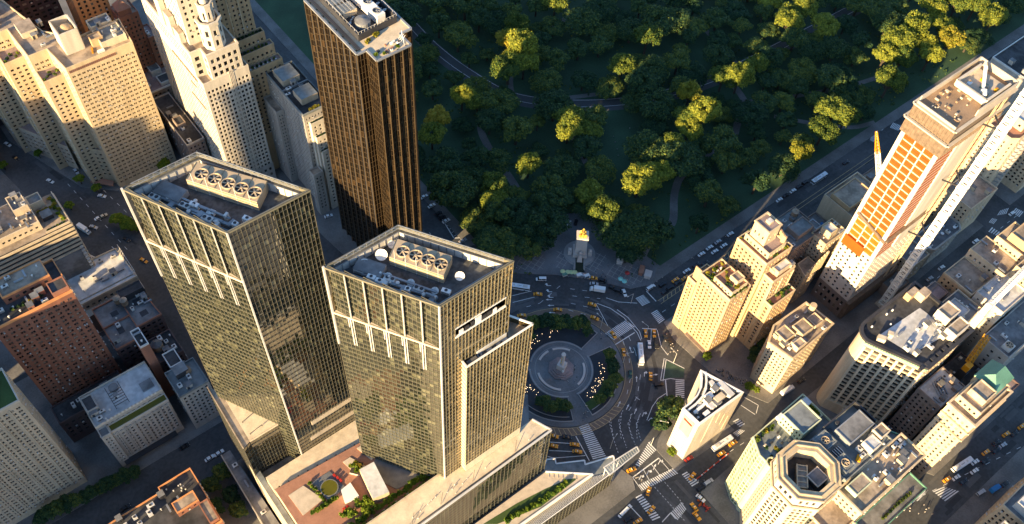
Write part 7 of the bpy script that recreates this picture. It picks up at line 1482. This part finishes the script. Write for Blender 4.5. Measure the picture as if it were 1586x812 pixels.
# ================================================================ street furniture
def lamp(px, toward, label, h=9.5):
    p = at(*px); q = at(*toward); d = (q-p); d.z = 0; d.normalize(); t = thing('street_lamp', label, 'street lamp', (p.x, p.y, .0), 0, 'tall street lamps'); b = MB(); b.tube((p.x, p.y, 0), (p.x, p.y, h), .16, .09, 8); b.build('pole', M['metal_light'], t)
    e = Vector((p.x, p.y, h))+d*3.4; b = MB(); b.tube((p.x, p.y, h-.1), (e.x, e.y, h+.35), .09, .06, 6); b.build('arm', M['metal_light'], t); b = MB(); b.box(e.x+d.x*.4, e.y+d.y*.4, h+.28, 1, .42, .2, math.atan2(d.y, d.x), bottom=True); b.build('lamp_head', M['metal_light'], t)
for a in (((977, 470), (960, 480), 'tall street lamp at the kerb below the park plaza'), ((930, 508), (915, 495), 'tall street lamp on the north east rim of the round island'), ((965, 562), (990, 558), 'street lamp leaning over the lanes east of the island'), ((1030, 667), (990, 662), 'street lamp reaching over the lanes left of the museum'), ((945, 695), (955, 680), 'street lamp beside the long zebra crossing'), ((1043, 562), (1030, 550), 'street lamp by the terrace house corner'), ((1000, 520), (985, 510), 'street lamp at the striped gore by the park street'), ((1008, 690), (1000, 700), 'street lamp at the museum end of the avenue crossing'), ((640, 300), (655, 310), 'street lamp at the foot of the bronze tower'), ((1330, 300), (1320, 270), 'street lamp on the park street by the building site')): lamp(*a)
def carts():
    rnd = random.Random(3); first = None
    for i, (px, c) in enumerate(((I_(392, 428), 'leaf_g'), (I_(425, 432), 'leaf_g'), (I_(450, 434), 'leaf_g'), (I_(472, 434), 'leaf_g'), (I_(775, 478), 'copper'), (I_(800, 494), 'copper'), (I_(820, 440), 'car_red'))):
        p = at(*px, 2.2); t = thing('parasol', {'leaf_g': 'pale green parasol over a food cart at the plaza kerb', 'copper': 'teal parasol on the right part of the monument plaza', 'car_red': 'small red parasol behind the teal parasols'}[c], 'parasol', (p.x, p.y, .14), 0, {'leaf_g': 'green parasols in a row', 'copper': 'pair of teal parasols'}.get(c)); b = MB(); b.tube((p.x, p.y, .14), (p.x, p.y, 2.6), .04); b.build('pole', M['metal_light'], t); b = MB(); b.cyl(p.x, p.y, 2.1, 2.75, 1.5, .05, n=8); b.build('canopy', M['parasol_green' if c == 'leaf_g' else 'parasol_teal' if c == 'copper' else c], t)
    for i, (px, lab) in enumerate(((I_(405, 455), 'silver food cart under the row of green parasols'), (I_(500, 458), 'pale food cart right of the green parasols'), (I_(550, 462), 'teal and white food cart next to the parked van'))):
        p = at(*px, .9); t = thing('food_cart', lab, 'food cart', (p.x, p.y, .14)); b = MB(); b.box(p.x, p.y, .5, 2.6, 1.4, 1.1, -.3); b.build('counter', M['metal_light'], t); b = MB(); b.box(p.x, p.y, 2.1, 2.9, 1.8, .12, -.3, bottom=True); b.build('roof', M['white' if i else 'copper'], t); b = MB()
        for s in (-1, 1): b.tube((p.x+s*1.1, p.y-.6, 1.5), (p.x+s*1.1, p.y-.6, 2.1), .04); b.tube((p.x+s*1.1, p.y+.6, 1.5), (p.x+s*1.1, p.y+.6, 2.1), .04); b.tube((p.x+s*.8, p.y-.8, .44), (p.x+s*.8, p.y-.7, .44), .3, n=10)
        b.build('frame', M['metal_dark'], t)
    for px, sx, sy, lab in ((I_(955, 452), 4, 3.4, 'pinkish white kiosk at the right tip of the plaza'), (I_(770, 362), 3, 3, 'small pale kiosk under the trees behind the teal parasols'), (I_(2, 312), 3.4, 3.4, 'small white kiosk beside the golden tower roof corner'), (I_(912, 425), 5, 2.2, 'low brick coloured stall beside the pinkish white kiosk')):
        p = at(*px, 1.5); t = thing('kiosk', lab, 'kiosk', (p.x, p.y, .14)); b = MB(); b.box(p.x, p.y, .14, sx, sy, 2.6, .6); b.build('wall', M['marble' if sx != 5 else 'red_brick'], t); b = MB(); b.box(p.x, p.y, 2.74, sx+.6, sy+.6, .3, .6, bottom=True); b.build('roof', M['marble' if sx != 5 else 'terracotta'], t); b = MB(); b.box(p.x-.6*sx*.55, p.y-sy*.45, 1, 1.2, .1, 1, .6); b.build('hatch', M['metal_dark'], t)
M['parasol_green'] = mat('green_parasol', (.50, .55, .28), var=.12); M['parasol_teal'] = mat('teal_parasol', (.25, .60, .52), var=.12)
carts()
def scooters():
    rnd = random.Random(5); t0 = None
    for k in range(30):
        s = k/29; px = 1112+s*44+rnd.uniform(-4, 4); py = 573+s*22+rnd.uniform(-4, 5); p = at(px, py, .5)
        if t0 is None:
            t0 = thing('bicycle', 'bicycle in the tight cluster parked behind the curved museum', 'bicycle', (0, 0, 0), 0, 'bicycles parked behind the museum')
            for x in (-.55, .55): b = MB(); b.tube((x, -.03, .34), (x, .03, .34), .34, n=14); b.build('wheel', M['tyre'], t0)
            b = MB(); b.tube((-.55, 0, .34), (-.15, 0, .8), .03); b.tube((-.15, 0, .8), (.45, 0, .8), .03); b.tube((.45, 0, .9), (.55, 0, .34), .03); b.tube((-.1, 0, .35), (.45, 0, .78), .03); b.tube((-.55, 0, .34), (-.1, 0, .35), .03); b.tube((-.15, 0, .95), (-.1, 0, .35), .03); b.build('frame', M['metal_light'], t0)
            b = MB(); b.box(-.15, 0, .93, .3, .16, .07, bottom=True); b.build('saddle', M['tyre'], t0); b = MB(); b.tube((.42, -.3, 1), (.42, .3, 1), .03); b.build('handlebar', M['metal_light'], t0); o = t0
        else: o = copy_tree(t0)
        o.location = (p.x, p.y, .14 if s > .2 else .14); o.rotation_euler.z = rnd.uniform(-.4, .4)+1.2
scooters()
def barriers():
    p, q = at(1076, 745), at(1128, 703); t = thing('barrier', 'red and white barrier line along the street below the museum', 'barrier', (p.x, p.y, 0)); b = MB()
    for k in range(22): a, c = p.lerp(q, k/22), p.lerp(q, (k+.8)/22); b.bar(a+Vector((0, 0, .55)), c+Vector((0, 0, .55)), .45, .9, k % 4 == 0)
    b.build('barrier_block', [M['red_net'], M['white']], t)
    rnd = random.Random(9)
    for i, (px, lab, m_) in enumerate(((P_(372, 712), 'orange work stack on the pavement left of the green glass block', 'orange_panel'), (P_(395, 735), 'red work stack near the pavement left of the green glass block', 'car_red'))):
        p = at(*px, .5); t = thing('work_stack', lab, 'construction stack', (p.x, p.y, .13)); b = MB()
        for k in range(7): b.box(p.x+rnd.uniform(-1.5, 1.5), p.y+rnd.uniform(-1.5, 1.5), .13, rnd.uniform(.5, 2), rnd.uniform(.3, .8), rnd.uniform(.5, 1.4), rnd.uniform(0, 3))
        b.build('boards', M[m_], t)
barriers()
# ================================================================ trees
def treeset():
    T = {}
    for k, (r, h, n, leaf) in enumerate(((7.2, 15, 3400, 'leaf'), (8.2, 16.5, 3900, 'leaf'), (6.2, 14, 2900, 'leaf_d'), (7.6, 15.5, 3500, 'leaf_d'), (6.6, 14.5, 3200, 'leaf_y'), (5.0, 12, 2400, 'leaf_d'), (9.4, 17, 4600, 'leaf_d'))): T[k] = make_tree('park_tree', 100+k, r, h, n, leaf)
    T['s'] = make_tree('street_tree', 120, 3.4, 8, 1300, 'leaf_g', (.3, .6)); T['e'] = make_tree('island_tree', 130, 3.8, 8.5, 1500, 'leaf_d', (.3, .6)); return T
TREES = treeset(); TUSED = set(); PLACED = []
def put(k, x, y, rz, s, label=None, group=None, z=.1):
    o = TREES[k] if k not in TUSED else copy_tree(TREES[k]); TUSED.add(k); o.location = (x, y, z); o.rotation_euler.z = rz; r_ = random.Random(int(x*31+y*17)); o.scale = (s*r_.uniform(.88, 1.12), s*r_.uniform(.88, 1.12), s*r_.uniform(.70, .92))
    if label: tag(o, label, 'tree', group)
    return o
def park_trees():
    rnd = random.Random(42); pts = []
    def dist_path(x, y):
        d = 99
        for k, S_ in PK.items():
            w = 4.6 if k == 'drive' else 2.6
            for p in S_[::2]: d = min(d, math.hypot(p.x-x, p.y-y)-w)
        return d
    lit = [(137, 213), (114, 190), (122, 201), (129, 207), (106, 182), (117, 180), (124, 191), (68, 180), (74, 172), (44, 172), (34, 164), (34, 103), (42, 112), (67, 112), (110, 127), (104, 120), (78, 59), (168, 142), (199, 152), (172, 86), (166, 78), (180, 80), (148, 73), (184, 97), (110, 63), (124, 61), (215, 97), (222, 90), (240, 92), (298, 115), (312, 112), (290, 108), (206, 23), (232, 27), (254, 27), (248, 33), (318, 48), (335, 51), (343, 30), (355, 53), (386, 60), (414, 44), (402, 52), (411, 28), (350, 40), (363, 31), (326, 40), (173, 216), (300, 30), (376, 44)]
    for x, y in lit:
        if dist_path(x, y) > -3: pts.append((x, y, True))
    for x, y in [(36, 78), (46, 80), (28, 88), (40, 92), (20, 100), (92, 38), (84, 34), (94, 30), (78, 70), (88, 48), (100, 50)]: pts.append((x, y, False))
    for q in ((752, 352), (772, 330), (785, 362), (812, 350), (832, 340), (742, 322), (800, 330), (845, 318), (866, 312), (958, 362), (972, 392), (962, 338), (985, 362), (1000, 352), (945, 318), (912, 305), (884, 300), (838, 366), (822, 379), (800, 381), (847, 346), (772, 380), (760, 372)): p = at(*q, 9); pts.append((p.x, p.y, q == (912, 305)))
    holes = [(142, 110, 13), (132, 96, 15), (120, 88, 13), (118, 32, 10), (132, 27, 8), (105, 28, 8), (258, 78, 8), (280, 68, 8), (236, 45, 9), (335, 72, 10), (125, 168, 9), (188, 196, 8), (90, 132, 8)]
    tries = 0
    while tries < 26000 and len(pts) < 292:
        tries += 1; x, y = rnd.uniform(17, 480), rnd.uniform(21, 330); px, py, _ = proj((x, y, 10))
        if not (600 < px < 1640 and -45 < py < 440): continue
        if py > 330 and px < 1000 and (x < 60 and y < 86): continue
        near = min((math.hypot(x-a, y-b) for a, b, l in pts), default=99)
        if near < 9.6+2.6*rnd.random()+1.6*(tries < 6000): continue
        if dist_path(x, y) < 0 or any(math.hypot(x-a, y-b) < r for a, b, r in holes): continue
        if 50 < x < 84 and y < 78 and math.hypot(x-55, y-49) < 26: continue
        pts.append((x, y, False))
    return pts
PARK = park_trees()
def plant_park():
    rnd = random.Random(4)
    for x, y, l in PARK:
        k = rnd.choice((0, 1, 0, 1, 0, 1, 4)) if l else rnd.choice((2, 3, 2, 3, 6, 6, 5 if rnd.random() < .5 else 3, 0 if rnd.random() < .3 else 2))  # sunlit spots get the brighter yellow leaves, painting sunlight into the crowns
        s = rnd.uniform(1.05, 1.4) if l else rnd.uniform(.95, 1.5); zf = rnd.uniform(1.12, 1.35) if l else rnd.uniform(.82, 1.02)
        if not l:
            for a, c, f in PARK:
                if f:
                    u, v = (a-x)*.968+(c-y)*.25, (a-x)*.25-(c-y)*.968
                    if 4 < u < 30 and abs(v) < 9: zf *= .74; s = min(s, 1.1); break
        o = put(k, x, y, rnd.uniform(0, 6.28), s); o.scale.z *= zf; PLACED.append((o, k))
plant_park()
def other_trees():
    rnd = random.Random(8)
    for a in list(range(18, 124, 5)): x, y = ang_pt(rnd.uniform(24.5, 29), a); put('e', x, y, rnd.uniform(0, 6), rnd.uniform(.85, 1.15), 'dark rounded tree in the north bed of the traffic circle', 'trees in the north circle bed')
    for a in (278, 288, 298, 308, 318, 328, 338): x, y = ang_pt(rnd.uniform(25.5, 28.5), a); put('e', x, y, rnd.uniform(0, 6), rnd.uniform(.75, 1.0), 'dark rounded tree in the east bed of the traffic circle', 'trees in the east circle bed')
    for a in (203, 209, 215, 221, 227, 233, 238): x, y = ang_pt(rnd.uniform(21, 27), a); put('e', x, y, rnd.uniform(0, 6), rnd.uniform(.7, .9), 'dark rounded tree in the west bed of the traffic circle', 'trees in the west circle bed')
    for px, s, lab in (((1034, 640), 1.9, 'dark street tree left of the curved museum'), ((1022, 660), 1.4, 'smaller dark street tree left of the museum lamp post'), ((1040, 700), .7, 'small street tree at the foot of the curved museum'), ((1095, 553), .8, 'street tree at the foot of the planted terrace house'), ((1160, 600), .8, 'bright street tree left of the beige corner house'), ((1172, 604), .6, 'small bright street tree below the beige corner house'), ((185, 345), 1.3, 'green median tree on the left avenue'), ((200, 352), 1.3, 'green median tree in shade on the left avenue'), ((212, 355), 1.1, 'last median tree on the left avenue next to the dark green tower'), ((108, 320), .9, 'street tree beside the planted roof of the banded tower'), ((124, 280), .9, 'street tree at the forecourt of the cream zigzag block'), ((150, 293), .9, 'sunlit street tree at the corner of the cream zigzag block'), ((255, 258), 1.1, 'tree at the foot of the cream zigzag block behind the dark green tower'), ((450, 310), 1.0, 'street tree behind the roof of the dark green tower'), ((465, 330), 1.0, 'street tree between the dark green tower and narrow grey block'), ((60, 240), .8, 'street tree below the zigzag front at the left edge'), ((5, 258), .9, 'street tree at the far left edge of the avenue')):
        p = at(*px, 3); put('e' if s > 1.35 else 's', p.x, p.y, rnd.uniform(0, 6), s, lab)
    for k in range(16):
        x, y = 106+rnd.uniform(-2, 14), -52+rnd.uniform(-9, 2); x = 84+rnd.uniform(-3, 18); y = -56+rnd.uniform(-3, 3.5)
        put('e', x, y, rnd.uniform(0, 6), rnd.uniform(.45, .7), 'small dark tree in the courtyard between the terrace house and beige corner house', 'courtyard trees')
    for k in range(16):
        px, py = 150+k*12+rnd.uniform(-6, 6), 775-k*9+rnd.uniform(-8, 8)
        if k < 12: p = at(66+k*13, 802-k*6.2, 3); put('e', p.x, p.y, rnd.uniform(0, 6), rnd.uniform(.8, 1.1), 'dark tree lining the shaded side street at the lower left', 'side street trees')
    for px in ((345, 735), (330, 755), (360, 770), (335, 790), (372, 795)): p = at(*px, 3); put('e', p.x, p.y, 1, 1.2, 'dark tree in the yard left of the tower base', 'yard trees')
other_trees()
# low scrub under the park trees
def scrub():
    b = MB(); rnd = random.Random(15)
    for k in range(5200):
        x, y = rnd.uniform(16, 470), rnd.uniform(19, 320); px, py, _ = proj((x, y, 1))
        if not (600 < px < 1620 and -20 < py < 430) or math.sin(x*.11)+math.sin(y*.13+x*.05) < .1: continue
        ok = True
        for kk, S_ in PK.items():
            w = 6.5 if kk == 'drive' else 3
            if any(abs(p.x-x) < w and abs(p.y-y) < w for p in S_[::2]): ok = False; break
        if not ok or math.hypot(x-55, y-49) < 30 or math.hypot(x-136, y-100) < 22: continue
        for j in range(3): u = Vector((rnd.gauss(0, 1), rnd.gauss(0, 1), rnd.gauss(0, .5))).normalized(); w = u.orthogonal().normalized(); e = rnd.uniform(.4, .9); c = Vector((x+rnd.uniform(-1, 1), y+rnd.uniform(-1, 1), rnd.uniform(.3, 1.3))); b.add([c-u*e, c-w*e*.7, c+u*e, c+w*e*.7])
    o = b.build('undergrowth', M['leaf_d']); o['kind'] = 'stuff'; o['label'] = 'low dark scrub under the park trees'; o['category'] = 'undergrowth'
scrub()
# ================================================================ unseen buildings outside the frame, added and sized to shade it
def offframe_shade():
    for i, (x0, x1, y0, y1, z, w_, lab) in enumerate(OFF_SHADE):
        simple('apartment_tower' if z > 60 else 'apartment_block', lab, x0, x1, y0, y1, z, w_, 'roof_grey', S(fw=3.4, fh=3.2, ww=.5), 3, seed=200+i)
OFF_SHADE = [(-352, -320, 20, 92, 116, 'beige', 'wide beige tower added out of view to shade the tall brick tower'), (-350, -322, 95, 126, 150, 'brown_brick', 'very tall brown brick tower added out of view to shade the narrow grey block'), (-350, -320, 140, 186, 86, 'grey_stone', 'grey stone tower added out of view to shade the banded tower'), (-350, -320, 187, 305, 98, 'ochre', 'ochre brick tower added out of view to shade the left avenue'),
       (-150, -34, -146, -93, 17, 'beige', 'low beige block at the avenue corner south of the glass hall'), (18, 86, -240, -186, 46, 'grey_stone', 'grey stone block on the south side of the lower right avenue')]
offframe_shade()
SUN_AZ, SUN_EL = 255.5, 14.0     # direction the light comes from, clockwise from the avenue's up direction
s = bpy.data.lights.new('sun', 'SUN'); s.energy = 5.0; s.angle = math.radians(.5); s.color = (1, .73, .385)
so = bpy.data.objects.new('sun', s); COL.objects.link(so); so.location = (-600, -200, 300)
a = math.radians(SUN_AZ); e = math.radians(SUN_EL); SUND = Vector((math.sin(a)*math.cos(e), math.cos(a)*math.cos(e), math.sin(e))); so.rotation_euler = SUND.to_track_quat('Z', 'Y').to_euler()
w = bpy.data.worlds.new('World'); SC.world = w; w.use_nodes = True; nt = w.node_tree; bg = nt.nodes['Background']
sk = nt.nodes.new('ShaderNodeTexSky'); sk.sky_type = 'NISHITA'; sk.sun_disc = False; sk.sun_elevation = e; sk.sun_rotation = a; sk.altitude = 100; sk.air_density = 1.0; sk.dust_density = .3; sk.ozone_density = 3.2
nt.links.new(sk.outputs[0], bg.inputs['Color']); bg.inputs['Strength'].default_value = .098
finish_panes(100)
# ---- say which park trees the low sun reaches
bpy.context.view_layer.update(); dg = bpy.context.evaluated_depsgraph_get()
SP = {0: 'broad', 1: 'broad', 2: 'dark', 3: 'dark', 4: 'yellowing', 5: 'small', 6: 'spreading'}
for o, k in PLACED:
    lit = 0
    for dz, dx in ((1, 0), (1, 4), (1, -4), (.8, 0)):
        p = o.location+Vector((dx*.4, dx, 0)); p.z = TREES[k]['_h']*o.scale.z*dz+.5; hit = SC.ray_cast(dg, p+SUND*3, SUND)[0]; lit += 0 if hit else 1
    part = 'left' if proj(o.location)[0] < 950 else 'right'
    px, py, _ = proj(o.location); zone = 'beside the avenue left of the park drive' if o.location.x < 80 else 'round the meadow near the park entrance' if o.location.x < 165 else 'along the park street side' if o.location.y < 60 else 'in the far part of the park'
    st = 'in sunlight' if lit >= 2 else 'in deep shade'
    kd = {'broad': 'broad green park tree', 'dark': 'dark green park tree', 'yellowing': 'yellowing park tree', 'small': 'small round park tree', 'spreading': 'wide spreading park tree'}[SP[k]]
    tag(o, f'{kd} {st} {zone}', 'tree', f'{kd}s {st} {zone}')
for t in TREES.values():
    if '_h' in t: del t['_h']
for o in bpy.data.objects:
    if '_h' in o: del o['_h']
cam = bpy.data.cameras.new('camera'); co = bpy.data.objects.new('camera', cam); COL.objects.link(co); SC.camera = co
cam.sensor_fit = 'HORIZONTAL'; cam.sensor_width = 36; cam.lens = F_PX/1586*36; cam.clip_start = 1; cam.clip_end = 6000
R = Matrix((RT, UP, -FW)).transposed(); co.matrix_world = Matrix.Translation(CAM) @ R.to_4x4()
SC.view_settings.view_transform = 'Standard'; SC.view_settings.look = 'None'; SC.view_settings.gamma = 1; SC.view_settings.exposure = EXPOSURE; SC.view_settings.use_curve_mapping = False
SC.cycles.max_bounces = 6; SC.cycles.diffuse_bounces = 3; SC.cycles.glossy_bounces = 3; SC.cycles.transmission_bounces = 3; SC.cycles.use_denoising = True
